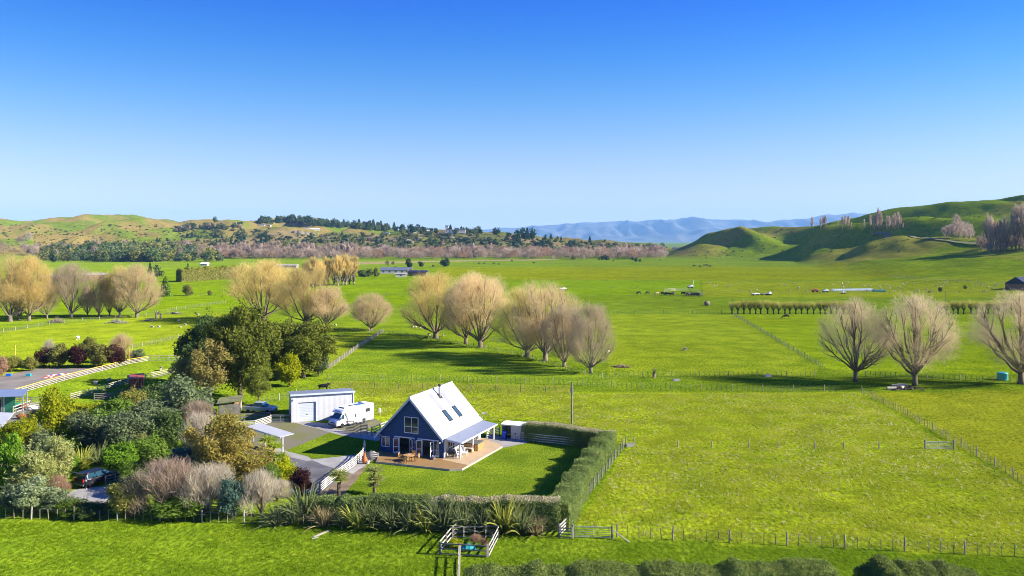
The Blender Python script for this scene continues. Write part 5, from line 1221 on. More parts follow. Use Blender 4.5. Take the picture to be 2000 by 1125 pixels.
for x, y, l, w in ((-1.3, .3, 1.6, .8), (-2.2, -.5, .5, .5), (.2, .1, .5, .5)): MB().box((x, y, 2.88), (l, w, .06)).build('solar_panel' if l > 1 else 'roof_vent', mat('solar_blue', (0.03, 0.10, 0.25), .2, .6, var=.1) if l > 1 else M['grey_trim'], mh)
MB().box((-3.63, 0, .6), (.06, 2.0, .2)).build('rear_bumper', M['steel'], mh)

def car(name, label, cat, loc, rz, prof, cabin, paint, L, hw=.9, wx=(1.35, -1.35), scale=1.0, hatch=False):
    t = thing(name, label, cat, loc, rz, None, scale)
    bevel(extrude(prof, hw).build('body', M[paint], t), .07, 3)
    bevel(extrude(cabin, hw, lambda z: hw - .02 - max(0, z - .98) * .28).build('cabin', M['windscreen'], t), .04)
    xs = [p[0] for p in cabin if p[1] > 1.4]; zt = max(p[1] for p in cabin)
    MB().box(((max(xs) + min(xs)) / 2, 0, zt + .015), (max(xs) - min(xs) + .1, hw * 1.55, .05)).build('roof', M[paint], t)
    for s in (-1, 1):
        for x in wx: wheel(t, x, s * (hw - .08))
        MB().box((max(p[0] for p in prof) - .03, s * hw * .72, .78), (.1, .32, .16)).build('headlight', M['clear_lamp'], t)
        MB().box((min(p[0] for p in prof) + .02, s * hw * .86, .95), (.1, .18, .34)).build('tail_light', M['red_lamp'], t)
        MB().box((.75, s * (hw + .06), 1.08), (.1, .16, .12)).build('mirror', M[paint], t)
    for x in (max(p[0] for p in prof), min(p[0] for p in prof)): MB().box((x, 0, .48), (.12, hw * 1.9, .2)).build('bumper', M['grey_trim'], t)
    return t
sv = car('parked_suv', 'black off road vehicle parked under the thicket with raised tailgate', 'car', G(191, 944), math.radians(60), [(-2.2, .42), (2.2, .42), (2.25, .75), (2.1, .98), (1.2, 1.05), (-2.15, 1.05), (-2.25, .8)], [(-2.05, 1.05), (1.25, 1.05), (.45, 1.62), (-1.85, 1.62)], 'car_black', 4.5, .92)
MB().slab([(-2.05, -.8, 1.66), (-2.05, .8, 1.66), (-3.0, .8, 1.95), (-3.0, -.8, 1.95)], .05).build('tailgate', M['car_black'], sv)
pk = car('pickup', 'silver pickup truck parked behind the firewood shed rails', 'pickup', G(508, 806), math.radians(-8), [(-2.6, .5), (2.5, .5), (2.58, .8), (2.4, 1.05), (1.3, 1.12), (-2.6, 1.12)], [(-.9, 1.12), (1.35, 1.12), (.6, 1.72), (-.7, 1.72)], 'car_silver', 5.2, .92, (1.65, -1.6))
MB().b2((-2.5, -.78, 1.125), (-1.0, .78, 1.16)).build('tray_cover', M['dark'], pk)

# ------------------------------------------------------------------ animals and the person
def skin_mesh(name, nodes, edges, sub=1):
    me = bpy.data.meshes.new(name); me.from_pydata([n[:3] for n in nodes], edges, []); me.update()
    o = bpy.data.objects.new(name, me); COL.objects.link(o); sk = o.modifiers.new('skin', 'SKIN')
    for i, n in enumerate(nodes):
        r = n[3]; me.skin_vertices[0].data[i].radius = (r, n[4] if len(n) > 4 else r)
    me.skin_vertices[0].data[0].use_root = True
    ss = o.modifiers.new('sub', 'SUBSURF'); ss.levels = ss.render_levels = sub
    dg = bpy.context.evaluated_depsgraph_get(); out = bpy.data.meshes.new_from_object(o.evaluated_get(dg)); out.name = name
    bpy.data.objects.remove(o); out.polygons.foreach_set('use_smooth', np.ones(len(out.polygons), dtype=bool)); return out
def quadruped(name, L, hgt, body, neck, head, leg, graze=False, tail=True):
    """x forward; hgt back height; body radius; legs jointed"""
    zb = hgt - body; sh, hp = L * .36, -L * .36; N = [(0, 0, zb, body, body * .92), (sh, 0, zb, body * .98, body * .82), (hp, 0, zb + .02 * L, body * .95, body * .8)]
    E = [(0, 1), (0, 2)]
    hx, hz_ = (sh + neck * .85, .22 * hgt) if graze else (sh + neck * .75, zb + neck * .55)
    N += [(sh + neck * .45, 0, (zb + hz_) / 2 + .08 * hgt, body * .52), (hx, 0, hz_, head, head * .8), (hx + head * (1.3 if graze else 1.9), 0, hz_ - head * (1.2 if graze else .5), head * .62)]; E += [(1, 3), (3, 4), (4, 5)]
    for s in (-1, 1):
        i = len(N); y = s * body * .5
        N += [(sh, y, zb - body * .7, leg * 1.5), (sh + .01, y, hgt * .27, leg * .85), (sh, y, hgt * .06, leg * .75), (sh + leg * .6, y, .02, leg * .9)]; E += [(1, i), (i, i + 1), (i + 1, i + 2), (i + 2, i + 3)]
        i = len(N); N += [(hp + .02 * L, y, zb - body * .6, leg * 1.9), (hp + .03 * L, y, hgt * .42, leg * 1.2), (hp - .05 * L, y, hgt * .3, leg * .85), (hp - .03 * L, y, hgt * .06, leg * .75), (hp - .01 * L, y, .02, leg * .9)]
        E += [(2, i), (i, i + 1), (i + 1, i + 2), (i + 2, i + 3), (i + 3, i + 4)]
        i = len(N); N += [(hx - head * .5, s * head * .9, hz_ + head * .7, head * .25), (hx - head * .7, s * head * 1.6, hz_ + head * .8, head * .16)]; E += [(4, i), (i, i + 1)]
    if tail: i = len(N); N += [(hp - L * .12, 0, zb + body * .5, leg * .5), (hp - L * .15, 0, zb - body * .6, leg * .4)]; E += [(2, i), (i, i + 1)]
    return skin_mesh(name, N, E)
COW = quadruped('cow_body', 1.9, 1.35, .42, .62, .15, .085); COWG = quadruped('cow_graze_body', 1.9, 1.35, .42, .62, .15, .085, True)
SHEEP = quadruped('sheep_body', 1.05, .80, .31, .34, .09, .05, False, False); SHEEPG = quadruped('sheep_graze_body', 1.05, .80, .31, .34, .09, .05, True, False)
HORSE = quadruped('horse_body', 2.0, 1.55, .40, .95, .15, .075, True)
M['black_hide'] = mat('black_hide', (0.010, 0.009, 0.008), .6, .3, var=.3, scale=3); M['fawn_hide'] = mat('fawn_hide', (0.34, 0.22, 0.11), .7, .2, var=.2)
M['wool'] = mat('wool', (0.46, 0.41, 0.32), 1, 0, var=.15, scale=6, bump=.6, bscale=14); M['bay_coat'] = mat('dark_bay_coat', (0.035, 0.02, 0.014), .5, .3, var=.3)
M['white_hide'] = mat('white_hide', (0.60, 0.57, 0.52), .8, .2, var=.2)
def animal(name, label, cat, me, mt, px, py, rz, group=None, s=1.0):
    p = G(px, py) if py > 620 else GT(px, py)
    return tag(ob(name, me, M[mt], None, p, rz, s), label, cat, group)
animal('cow', 'black cow standing in long grass behind the garage shed', 'cow', COW, 'black_hide', 631, 763, .15)
animal('horse', 'dark horse grazing below the pollarded row', 'horse', HORSE, 'bay_coat', 1536, 623, 2.9, s=1.1)
animal('white_cow', 'white animal facing the viewer in the far left paddock', 'cow', COW, 'white_hide', 152, 664, -1.4, s=.9)
rr = random.Random(3)
for i, (px, py) in enumerate([(1248, 575), (1265, 574.5), (1282, 577), (1294, 576.5), (1300, 577), (1306, 577.5), (1312, 578), (1314, 576), (1334, 576.5), (1341, 578), (1344, 577), (1347, 579), (1351, 577.5), (1354, 579), (1358, 578), (1361, 579.5), (1364, 578)]):
    f = px in (1282,); g = rr.random() < .6
    animal('cow', 'fawn cow among the black cattle' if f else 'black cow in the far herd along the fence, %s from its loose end' % ORD[i], 'cow', COWG if g else COW, 'fawn_hide' if f else 'black_hide', px, py, rr.uniform(0, 6.3), 'far cattle herd', 1.25)
for i, (px, py) in enumerate([(1356, 521), (1367, 522), (1376, 520), (1381, 519), (1384, 521), (1388, 521), (1242, 509), (1250, 509), (1290, 509), (1198, 510.5), (1043, 515), (1000, 511), (846, 521), (936, 516), (946, 516), (964, 516), (974, 517)]):
    animal('cow', 'tiny dark cow far out on the plain, %s' % ('%s of six below the knoll' % ORD[i] if i < 6 else '%s of those straggling beyond the yellow field' % ORD[i - 6]), 'cow', COWG, 'black_hide', px, py, rr.uniform(0, 6.3), 'far plain cattle', 1.5)
shp = []
for _ in range(64):
    px = rr.uniform(1375, 1960); py = rr.choice([rr.uniform(551, 560), rr.uniform(558, 571)])
    shp.append((px, py))
for px, py in shp: animal('sheep', 'white sheep scattered in the flock on the far yellow field', 'sheep', rr.choice([SHEEP, SHEEPG, SHEEPG]), 'wool', px, py, rr.uniform(0, 6.3), 'far sheep flock', 1.1)
for i, (px, py, lb) in enumerate([(1337, 685, 'lone sheep lying in the wide pale paddock'), (186, 752, 'sheep nearest the yellow railed fence'), (213, 746, 'sheep lying in the strip beside arena'), (252, 740, 'sheep standing before the red container'), (315, 724, 'sheep at the far end of the arena strip'),
    (806, 640, 'sheep first of three under the yellowish willow'), (812, 641, 'sheep second of three under the yellowish willow'), (822, 643, 'sheep third of three under the yellowish willow'), (628, 637, 'sheep under the pale bushy willow'), (655, 637, 'sheep beside the fence near the pale willow'), (866, 657, 'sheep just past the first tall willow trunk'), (838, 656, 'sheep resting by the willow fence'),
    (1188, 690, 'sheep half hidden by the last tall willow'), (350, 628, 'sheep by the stump near the evergreen'), (386, 617, 'sheep beyond the stacked branches'), (353, 640, 'sheep in shade beside the evergreen'), (362, 636, 'second sheep in shade beside the evergreen'), (298, 640, 'sheep in the left paddock below the branch stack'), (310, 641, 'second sheep below the branch stack')]):
    animal('sheep', lb, 'sheep', SHEEPG if i % 2 else SHEEP, 'wool', px, py, rr.uniform(0, 6.3), 'near sheep', 1.05)

# person bending beside the black vehicle
def person(px, py):
    N = [(0, 0, .93, .17, .13), (0, 0, 1.12, .16, .12), (.06, 0, 1.32, .20, .13), (.10, 0, 1.46, .10), (.14, 0, 1.55, .065), (.18, 0, 1.66, .10, .09), (.19, 0, 1.74, .085)]
    E = [(0, 1), (1, 2), (2, 3), (3, 4), (4, 5), (5, 6)]
    for s in (-1, 1):
        i = len(N); N += [(0, s * .10, .84, .105), (.02, s * .11, .48, .075), (-.01, s * .12, .10, .05), (.10, s * .13, .045, .05)]; E += [(0, i), (i, i + 1), (i + 1, i + 2), (i + 2, i + 3)]
        i = len(N); N += [(.08, s * .23, 1.38, .065), (.14, s * .27, 1.12, .05), (.38, s * .20, 1.06, .036), (.46, s * .17, 1.06, .042)]; E += [(2, i), (i, i + 1), (i + 1, i + 2), (i + 2, i + 3)]
        hnd = i + 3
        for k, (dy, dz, ln) in enumerate(((-.03, .02, .075), (-.01, .022, .085), (.012, .02, .08), (.03, .012, .06), (-.045, -.02, .05))):
            j = len(N); N += [(.46 + ln * .6, s * .17 + dy, 1.06 + dz, .011), (.46 + ln, s * .17 + dy, 1.05 + dz, .009)]; E += [(hnd, j), (j, j + 1)]
    me = skin_mesh('person_body', N, E, 1)
    mats = [mat('grey_top', (0.30, 0.33, 0.40), .9, .1, var=.15), mat('dark_trousers', (0.015, 0.017, 0.03), .9, .1, var=.2), mat('skin_tone', (0.42, 0.24, 0.16), .6, .3, var=.08), mat('white_shoes', (0.65, 0.65, 0.66), .6, .3, var=.1)]
    for m_ in mats: me.materials.append(m_)
    for pl in me.polygons:
        c = pl.center; pl.material_index = 3 if c.z < .12 else 1 if c.z < .93 else 2 if (c.z > 1.5 or (c.x > .30 and c.z < 1.2)) else 0
    o = ob('person', me, None, None, G(px, py), math.radians(40)); tag(o, 'person in grey top and dark trousers bending at vehicle tailgate', 'person')
    MB().lathe([(.02, .105), (.07, .09), (.105, .03), (.11, -.03), (.09, -.09), (.05, -.07)], 10, (.165, 0, 1.72)).build('hair', mat('brown_hair', (0.07, 0.04, 0.02), .7, .3), o, True)
person(168, 955)

# ------------------------------------------------------------------ deck furniture and garden things
def atl(x, y, z=FZ + .004): return HM @ Vector((x, y, z))
tb = thing('round_table', 'round wooden outdoor table on the front deck', 'table', atl(1.25, -2.75), HA)
MB().lathe([(.70, .70), (.72, .72), (.70, .745)], 20).build('tabletop', M['timber_warm'], tb)
for k in range(4): a = PI / 4 + k * PI / 2; MB().box((math.cos(a) * .45, math.sin(a) * .45, .35), (.07, .07, .70)).build('leg', M['timber_warm'], tb)
MB().lathe([(.04, 0), (.05, .1), (.02, .14)], 8, (0, 0, .747)).build('candle', M['white'], tb)
def chair(x, y, rz, lb):
    t = thing('wooden_chair', lb, 'chair', atl(x, y), HA + rz, 'wooden chairs round the deck table')
    for k in range(5): MB().box((0, -.18 + k * .09, .44), (.46, .075, .025)).build('slat', M['timber_warm'], t)
    for k in range(5): MB().box((-.19 + k * .095, .27, .74), (.06, .025, .52), 0, 1, .18).build('slat', M['timber_warm'], t)
    for sx in (-1, 1):
        MB().box((sx * .22, -.22, .32), (.05, .05, .64)).build('leg', M['timber_warm'], t); MB().box((sx * .22, .24, .5), (.05, .05, 1.0)).build('leg', M['timber_warm'], t)
        MB().box((sx * .24, 0, .655), (.06, .52, .03)).build('armrest', M['timber_warm'], t)
chair(.15, -2.9, math.radians(95), 'wooden chair at the side of the deck table nearest the open leaves'); chair(1.45, -3.75, math.radians(185), 'wooden chair on the lawn side of the deck table')
chair(2.3, -2.55, math.radians(-80), 'wooden chair on the veranda side of the deck table'); chair(1.2, -1.75, 0, 'wooden chair between deck table and the house wall')
M['cushion'] = mat('cream_cushion', (0.62, 0.57, 0.48), .9, .1, var=.08)
def lounger(x, y, rz, lb, mt='white'):
    t = thing('deck_chair', lb, 'chair', atl(x, y), HA + rz, 'white deck chairs under the veranda')
    MB().box((0, -.1, .36), (.60, .75, .06)).build('seat', M[mt], t); MB().box((0, .42, .72), (.60, .06, .85), 0, 1, -.35).build('backrest', M[mt], t)
    for sx in (-1, 1):
        MB().box((sx * .33, -.38, .28), (.06, .08, .56)).build('leg', M[mt], t); MB().box((sx * .33, .25, .2), (.06, .08, .40)).build('leg', M[mt], t); MB().box((sx * .36, -.08, .575), (.12, .75, .03)).build('armrest', M[mt], t)
lounger(5.75, 3.3, math.radians(200), 'white slatted deck chair beside the spa pool'); lounger(6.1, 1.35, math.radians(150), 'white deck chair near the veranda corner post'); lounger(6.5, 2.3, math.radians(100), 'low white deck chair between the other two')
bq = thing('barbecue', 'black covered barbecue at the house corner', 'barbecue', atl(5.5, .9), HA)
MB().box((0, 0, .62), (1.1, .55, .30)).build('cart', M['dark'], bq); MB().tube([(-.45, 0, .83), (.45, 0, .83)], .26, 10).build('hood', M['grey_trim'], bq)
for sx in (-1, 1):
    for sy in (-1, 1): MB().box((sx * .45, sy * .2, .235), (.05, .05, .47)).build('leg', M['steel'], bq)
dch = thing('dark_chair', 'dark metal chair against the blue wall', 'chair', atl(4.3, -.9), HA + .4)
MB().box((0, 0, .43), (.46, .46, .04)).build('seat', M['grey_trim'], dch); MB().box((0, .24, .7), (.46, .03, .5)).build('backrest', M['grey_trim'], dch)
for sx in (-1, 1):
    for sy in (-1, 1): MB().box((sx * .2, sy * .2, .205), (.03, .03, .41)).build('leg', M['grey_trim'], dch)
sp = thing('spa_pool', 'timber sided spa pool with dark cover under the veranda', 'spa', atl(6.35, 5.7), HA)
bevel(MB().box((0, 0, .42), (2.0, 2.0, .84)).build('cabinet', M['timber_warm'], sp), .06); bevel(MB().box((0, 0, .90), (2.1, 2.1, .11)).build('cover', mat('spa_cover', (0.13, 0.125, 0.12), .6, .3, var=.1), sp), .04)
for k in range(9): MB().box((-.88 + k * .22, -1.012, .42), (.19, .02, .76)).build('plank', M['timber_warm'], sp)
for k in range(9): MB().box((1.012, -.88 + k * .22, .42), (.02, .19, .76)).build('plank', M['timber_warm'], sp)
bn = thing('bench_seat', 'wooden bench with cushions before the spa pool', 'bench', atl(6.25, 4.1), HA)
MB().box((0, 0, .4), (1.3, .5, .06)).build('seat', M['timber_warm'], bn); MB().box((0, .25, .65), (1.3, .05, .5)).build('backrest', M['timber_warm'], bn); MB().box((0, 0, .47), (1.2, .45, .08)).build('cushion', M['cushion'], bn)
for sx in (-1, 1): MB().box((sx * .58, 0, .185), (.08, .45, .37)).build('leg', M['timber_warm'], bn)
sf = thing('sofa', 'tan sofa seen through the open doors', 'sofa', atl(2.9, 1.6, .225), HA)
MB().box((0, 0, .24), (1.3, .7, .36)).build('seat', M['timber_warm'], sf); MB().box((0, .3, .55), (1.3, .18, .5)).build('backrest', M['timber_warm'], sf)
pt = thing('white_pot', 'white plant pot beside the open door leaf', 'pot', atl(3.75, -.75), 0)
MB().lathe([(.16, 0), (.22, .38), (.24, .40), (.2, .40), (.18, .3)], 12).build('body', M['white'], pt)
cm = thing('chiminea', 'terracotta chiminea beside the deck corner', 'chiminea', G(712, 906), 0); M['terracotta'] = mat('terracotta', (0.42, 0.14, 0.05), .8, .2, var=.15)
MB().lathe([(.20, .12), (.34, .28), (.38, .5), (.30, .75), (.16, .95), (.13, 1.3), (.17, 1.36), (.12, 1.36)], 14).build('body', M['terracotta'], cm, True)
for k in range(3): a = k * 2.1; MB().tube([(math.cos(a) * .2, math.sin(a) * .2, .2), (math.cos(a) * .32, math.sin(a) * .32, 0)], .025, 5).build('leg', M['dark'], cm)
wp_ = thing('white_pot', 'pale bucket next to the chiminea', 'pot', G(718, 906), 0); MB().lathe([(.2, 0), (.26, .45), (.22, .45), (.18, .1)], 12).build('body', M['rail_white'], wp_)
r0 = np.random.default_rng(4)
def rock(name, lb, cat, p, s, mt, seed):
    r = np.random.default_rng(seed); V = []; k, n = 12, 7
    for i in range(n):
        ph = PI * i / (n - 1)
        for j in range(k): q = 1 + .22 * r.normal(); th = 2 * PI * j / k; V.append((math.sin(ph) * math.cos(th) * q, math.sin(ph) * math.sin(th) * q, math.cos(ph) * (1 + .1 * r.normal())))
    Q = [(i * k + j, (i + 1) * k + j, (i + 1) * k + (j + 1) % k, i * k + (j + 1) % k) for i in range(n - 1) for j in range(k)]
    return tag(ob(name, mesh_np(name, V, Q, True), M[mt], None, p + Vector((0, 0, s[2] * .5)), 0, s), lb, cat)
rock('boulder', 'grey boulder behind the rail gate panel', 'boulder', G(727, 896), (.85, .6, .65), 'concrete', 1)
gn = thing('garden_statue', 'slim grey garden statue on the end of rail fence', 'statue', G(712, 890), 0); MB().lathe([(.15, 0), (.12, .9), (.18, 1.2), (.20, 1.5), (.10, 1.75), (.12, 1.9), (.02, 2.1)], 9).build('body', M['steel'], gn, True)
bb = thing('bird_table', 'slim dark stand beside the garden shed', 'stand', gs + HM.to_3x3() @ Vector((2.45, -.9, .03)), 0); MB().tube([(0, 0, 0), (0, 0, 1.0)], .03, 6).build('pole', M['dark'], bb); MB().box((0, 0, 1.02), (.5, .3, .03)).build('tray', M['dark'], bb)
mb_ = thing('meter_box', 'white meter box on a post behind the motorhome', 'box', G(742, 811), 0); MB().box((0, 0, .75), (.32, .3, .62)).build('box', M['white'], mb_); MB().box((0, 0, .22), (.1, .1, .44)).build('post', M['steel'], mb_)
pp = thing('power_pole', 'tall weathered wooden pole rising behind the dark hedge', 'pole', G(1117, 828), 0); MB().tube([(0, 0, -.2), (0, 0, 6.4)], [.15, .11], 8).build('shaft', M['timber_grey'], pp); MB().box((.1, 0, 5.0), (.28, .2, .5)).build('meter', M['steel'], pp)
for px, b, h, lb in ((30, 708, 34, 'slim yellow pole beyond the arena'), (252, 709, 30, 'slim orange pole at the arena fence'), (1388, 612, 0, None), (1431, 612, 32, 'thin dark pole at the end of the pollarded row'), (1847, 598, 30, 'thin dark pole behind the open willows')):
    if lb: p = G(px, b); t = thing('marker_pole', lb, 'pole', p, 0, 'thin poles'); MB().tube([(0, 0, 0), (0, 0, h * p.y / F)], .09, 6).build('shaft', M['rail_yellow'] if b > 650 else M['batten'], t)
# jump rails in the arena
for i, (a, b, c, lb) in enumerate([((12, 735), (22, 735), (0.02, 0.16, 0.75), 'blue jump block in the arena'), ((51, 735), (60, 735), (0.02, 0.38, 0.45), 'teal jump block in the arena'),
     ((82, 739), (108, 737), (0.55, 0.05, 0.02), 'red and white jump pole lying in front'), ((88, 736), (112, 734), (0.55, 0.06, 0.03), 'red pole behind the front one'), ((95, 734), (135, 732), (0.05, 0.12, 0.5), 'blue and white pole in the middle'), ((110, 732), (146, 730.5), (0.55, 0.07, 0.03), 'red pole farthest in the arena')]):
    p, q = G(*a), G(*b); t = thing('jump_pole', lb, 'pole', p, math.atan2(q.y - p.y, q.x - p.x), 'jump poles'); L_ = (q - p).length; n = 5; mt = mat('jump_paint_%d' % i, c, .5, .3, var=.1)
    if i < 2: MB().box((L_ / 2, 0, .3), (L_, .4, .5)).build('block', mt, t)
    else:
        for k in range(n): MB().tube([(L_ * k / n, 0, .12), (L_ * (k + 1) / n - .01, 0, .12)], .1, 7).build('band', mt if k % 2 == 0 else M['white'], t)
for px, py, c, lb in ((48, 797, 'rust_end', 'red covered heap in the stable yard'), (62, 800, 'white', 'white covered heap in the stable yard'), (34, 795, 'green_wall', 'green tarpaulin heap in the stable yard'), (44, 818, 'terracotta', 'orange tub by the stable yard'), (204, 776, 'terracotta', 'orange tub behind the golden hedge')):
    rock('covered_heap', lb, 'heap', G(px, py), (.9, .7, .5), c, px)
tq = thing('tarpaulin', 'teal tarpaulin inside the timber pen', 'tarpaulin', G(913, 1074), .2); M['teal'] = mat('teal_plastic', (0.01, 0.19, 0.20), .5, .3, var=.15)
tv = []
for j in range(6):
    for i in range(9): tv.append((-.75 + i * .19, -.5 + j * .2, .12 + .5 * math.exp(-((i - 4) ** 2 / 7 + (j - 2.5) ** 2 / 4)) + random.uniform(-.04, .04)))
MB().add(tv, [(j * 9 + i, j * 9 + i + 1, j * 9 + 10 + i, j * 9 + 9 + i) for j in range(5) for i in range(8)]).build('sheet', M['teal'], tq)
for px, py, w, h, me, c, lb in ((890, 1070, 34, 18, SHRUB[0], 'lime', 'yellowish weeds in the timber pen'), (930, 1066, 26, 24, BUSHY[1][1], 'rust_twig', 'brown weed stalks in the timber pen corner'), (945, 1070, 22, 20, BUSHY[0][1], 'rust_twig', 'brown weed stalks by the pale pen side'), (905, 1064, 30, 14, SHRUB[2], 'bright_green', 'green weeds at the far side of the pen')):
    plant('weed_clump', lb, 'weeds', px, py, w, h, me, c)
bd = thing('timber_plank', 'loose weathered plank lying on the front grass', 'plank', G(613, 1050), 0); q_ = G(643, 1037) - G(613, 1050)
MB().box(q_ / 2 + Vector((0, 0, .06)), (q_.length, .28, .05), math.atan2(q_.y, q_.x)).build('board', M['timber_pale'], bd); MB().box((.2, -.25, .05), (.6, .2, .05), .5).build('board', M['timber_pale'], bd)
for px, py, s, c, lb in ((1230, 872, (1.1, .55, .42), 'concrete', 'pale concrete trough at the hedge corner'), (1321, 744, (1.4, .6, .4), 'concrete', 'pale trough behind the wire fence'), (1500, 736, (1.4, .6, .45), 'steel', 'steel trough in the willow shade')):
    t = thing('water_trough', lb, 'trough', G(px, py), .2); 
    for d in ((-1, 0), (1, 0), (0, -1), (0, 1)): MB().box((d[0] * (s[0] / 2 - .04), d[1] * (s[1] / 2 - .04), s[2] / 2), (.08 if d[0] else s[0] - .17, .08 if d[1] else s[1], s[2])).build('side', M[c], t)
    MB().box((0, 0, .1), (s[0] - .17, s[1] - .17, .1)).build('base', M[c], t)
tk = thing('water_tank', 'blue green plastic tank behind the corner willow', 'tank', G(1958, 742), 0); MB().lathe([(.95, 0), (1.0, .1), (1.0, 1.35), (.9, 1.5), (.3, 1.62), (.3, 1.68), (.05, 1.7)], 18).build('body', mat('tank_green', (0.05, 0.30, 0.28), .5, .3, var=.08), tk); MB().box((0, -.98, .9), (.5, .1, .9)).build('rib', M['teal'], tk)
# dead stumps, branch stacks, logs
def heap(name, lb, px, py, w, h, n, mt, seed, cat='branches', ln=1.6):
    r = np.random.default_rng(seed); p = G(px, py); k = p.y / F; b = MB()
    for i in range(n):
        a = r.uniform(0, PI); c = np.array([r.normal() * w * k * .22, r.normal() * w * k * .12, 0]); c[2] = abs(r.normal()) * h * k * .35 * max(0, 1 - abs(c[0]) / (w * k * .6)); L_ = r.uniform(.5, 1) * ln
        d = np.array([math.cos(a), math.sin(a), r.normal() * .25]) * L_ / 2; b.tube([c - d + np.array([0, 0, .1]), c + d + np.array([0, 0, .1])], r.uniform(.04, .12), 5)
    return tag(b.build(name, M[mt], None, loc=p), lb, cat, kind='thing')
heap('branch_heap', 'round heap of cut branches under the forked willow', 110, 630, 34, 12, 90, 'bark_pale', 1)
heap('branch_heap', 'grey stack of cut branches in the open left paddock', 228, 631, 40, 10, 80, 'timber_grey', 2); heap('branch_heap', 'stack of cut branches beside the stumps', 294, 627, 24, 9, 50, 'timber_grey', 3)
heap('branch_heap', 'low stack of branches past the stumps', 341, 613, 24, 7, 45, 'timber_grey', 4); heap('branch_heap', 'thin scatter of sticks beside the last tall willow', 1212, 717, 36, 5, 40, 'mauve_twig', 5); heap('branch_heap', 'scattered sticks under the widest open willow', 1770, 760, 60, 4, 60, 'bark_dark', 6)
for i, (px, py, lb) in enumerate(((1741, 761, 'pale log first of the four by the open willow'), (1752, 757, 'pale log second of the four by the open willow'), (1763, 755, 'pale log third of the four by the open willow'), (1762, 760, 'pale log lowest of the four by the open willow'))):
    t = thing('cut_log', lb, 'log', G(px, py), [.1, -.5, -.4, .9][i], 'cut logs'); MB().tube([(-.9, 0, .28), (.9, 0, .30)], [.30, .27], 9).build('stem', M['timber_pale'], t)
def stump(lb, px, py, h, sd):
    r = np.random.default_rng(sd); t = thing('dead_stump', lb, 'stump', G(px, py), sd); k = G(px, py).y / F; h *= k; b = MB()
    b.tube([(0, 0, -.1), (.1, 0, h * .5), (-.1, 0, h * .95)], [h * .2, h * .14, h * .1], 8)
    for q in range(3): b.tube([(0, 0, h * .4), (r.normal() * h * .25, r.normal() * h * .15, h * r.uniform(.7, 1.1))], [h * .1, h * .05], 6)
    b.build('trunk', M['bark_pale'], t)
stump('split dead willow stump leaning in the pale paddock corner', 1278, 737, 17, 2); stump('dead stump beside branch stack', 306, 622, 15, 3); stump('second dead stump beside branch stack', 314, 623, 12, 5)
# round bale in the far field, wrapped bales, machines
def bale(lb, p, rz, mt, s=1.0, group=None, name='hay_bale'):
    t = thing(name, lb, 'bale', p, rz, group, s); MB().tube([(-.62, 0, .65), (-.58, 0, .65), (.58, 0, .65), (.62, 0, .65)], [.55, .64, .64, .55], 14).build('roll', M[mt], t, True); return t
bale('brown round hay bale alone in the far green field', G(1381, 597), .3, 'batten', 1.5); M['wrap'] = mat('bale_wrap', (0.66, 0.70, 0.72), .4, .4, var=.08); M['wrap_green'] = mat('green_wrap', (0.10, 0.26, 0.20), .5, .3, var=.1)
for i in range(22): bale('white wrapped bale in the far row, %s from the red heap' % ORD[i], GT(1626 + i * 3.6, 569.5 - i * .05), 1.4, 'wrap', 1.15, 'row of wrapped bales')
for i in range(7): bale('dark green wrapped bale ending the far row, %s after the white ones' % ORD[i], GT(1706 + i * 3.6, 570.5), 1.4, 'wrap_green', 1.15, 'row of green bales')

# ------------------------------------------------------------------ far country
def far(name, lb, cat, px, py, h, me, mt, group, wr=1.0, trunk=None):
    p = GT(px, py); k = p.y / F; H_ = h * k; o = ob(name, me, M[mt], None, p - Vector((0, 0, .3)), random.uniform(0, 6.28), (H_ * wr, H_ * wr, H_))
    return tag(o, lb, cat, group)
def far_full(name, lb, px, py, h, pair, mt, group, wr=1.0, tm='bark_pale'):
    p = GT(px, py); k = p.y / F; t = thing(name, lb, 'tree', p - Vector((0, 0, .4)), random.uniform(0, 6.28), group, (h * k * wr, h * k * wr, h * k)); ob('trunk', pair[0], M[tm], t); ob('crown', pair[1], M[mt], t); return t
R8 = random.Random(8)
# poplars on the hill road and at the edge of the photo
for i, (px, py, h) in enumerate([(1586, 452, 28), (1603, 448, 24), (1608, 446, 26), (1612, 446, 26), (1636, 446, 16), (1645, 447, 26), (1651, 446, 27), (1657, 447, 27), (1663, 446, 12), (1688, 446, 18), (1700, 447, 26), (1707, 451, 32), (1712, 452, 34), (1716, 449, 40), (1720, 450, 34), (1733, 449, 28), (1737, 449, 26), (1744, 449, 28), (1748, 449, 30), (1754, 448, 34), (1759, 446, 24), (1764, 447, 12)]):
    far_full('poplar_tree', 'bare poplar along the hill road, %s from the lowest hill end' % ORD[i], px, py + 1.5, h * 1.12, FARPOP[i % 2], 'poplar_grey', 'poplars along the hill road', .8, 'bark')
for i, (px, py, h) in enumerate([(1931, 490, 78), (1937, 492, 70), (1946, 490, 64), (1954, 492, 66), (1965, 490, 72), (1984, 490, 92), (1991, 488, 88), (1998, 490, 96), (2006, 490, 92), (2016, 490, 90)]):
    far_full('poplar_tree', 'tall bare poplar in the edge clump, %s counted from the hill' % ORD[i], px, py, h, POPLAR[i % 2], 'poplar_grey', 'tall poplars at the hill foot', 1.15, 'bark')
for i, (px, py, h, w) in enumerate([(1860, 466, 30, 1.0), (1872, 466, 36, 1.0), (1884, 464, 34, 1.1), (1850, 464, 26, 1.0), (1868, 456, 40, .6), (1893, 468, 26, 1.1)]):
    far_full('bare_tree', 'bare grey tree in the rounded clump above the hill road', px, py, h, FARBARE[i % 2], 'poplar_grey', 'bare trees above the hill road', w)
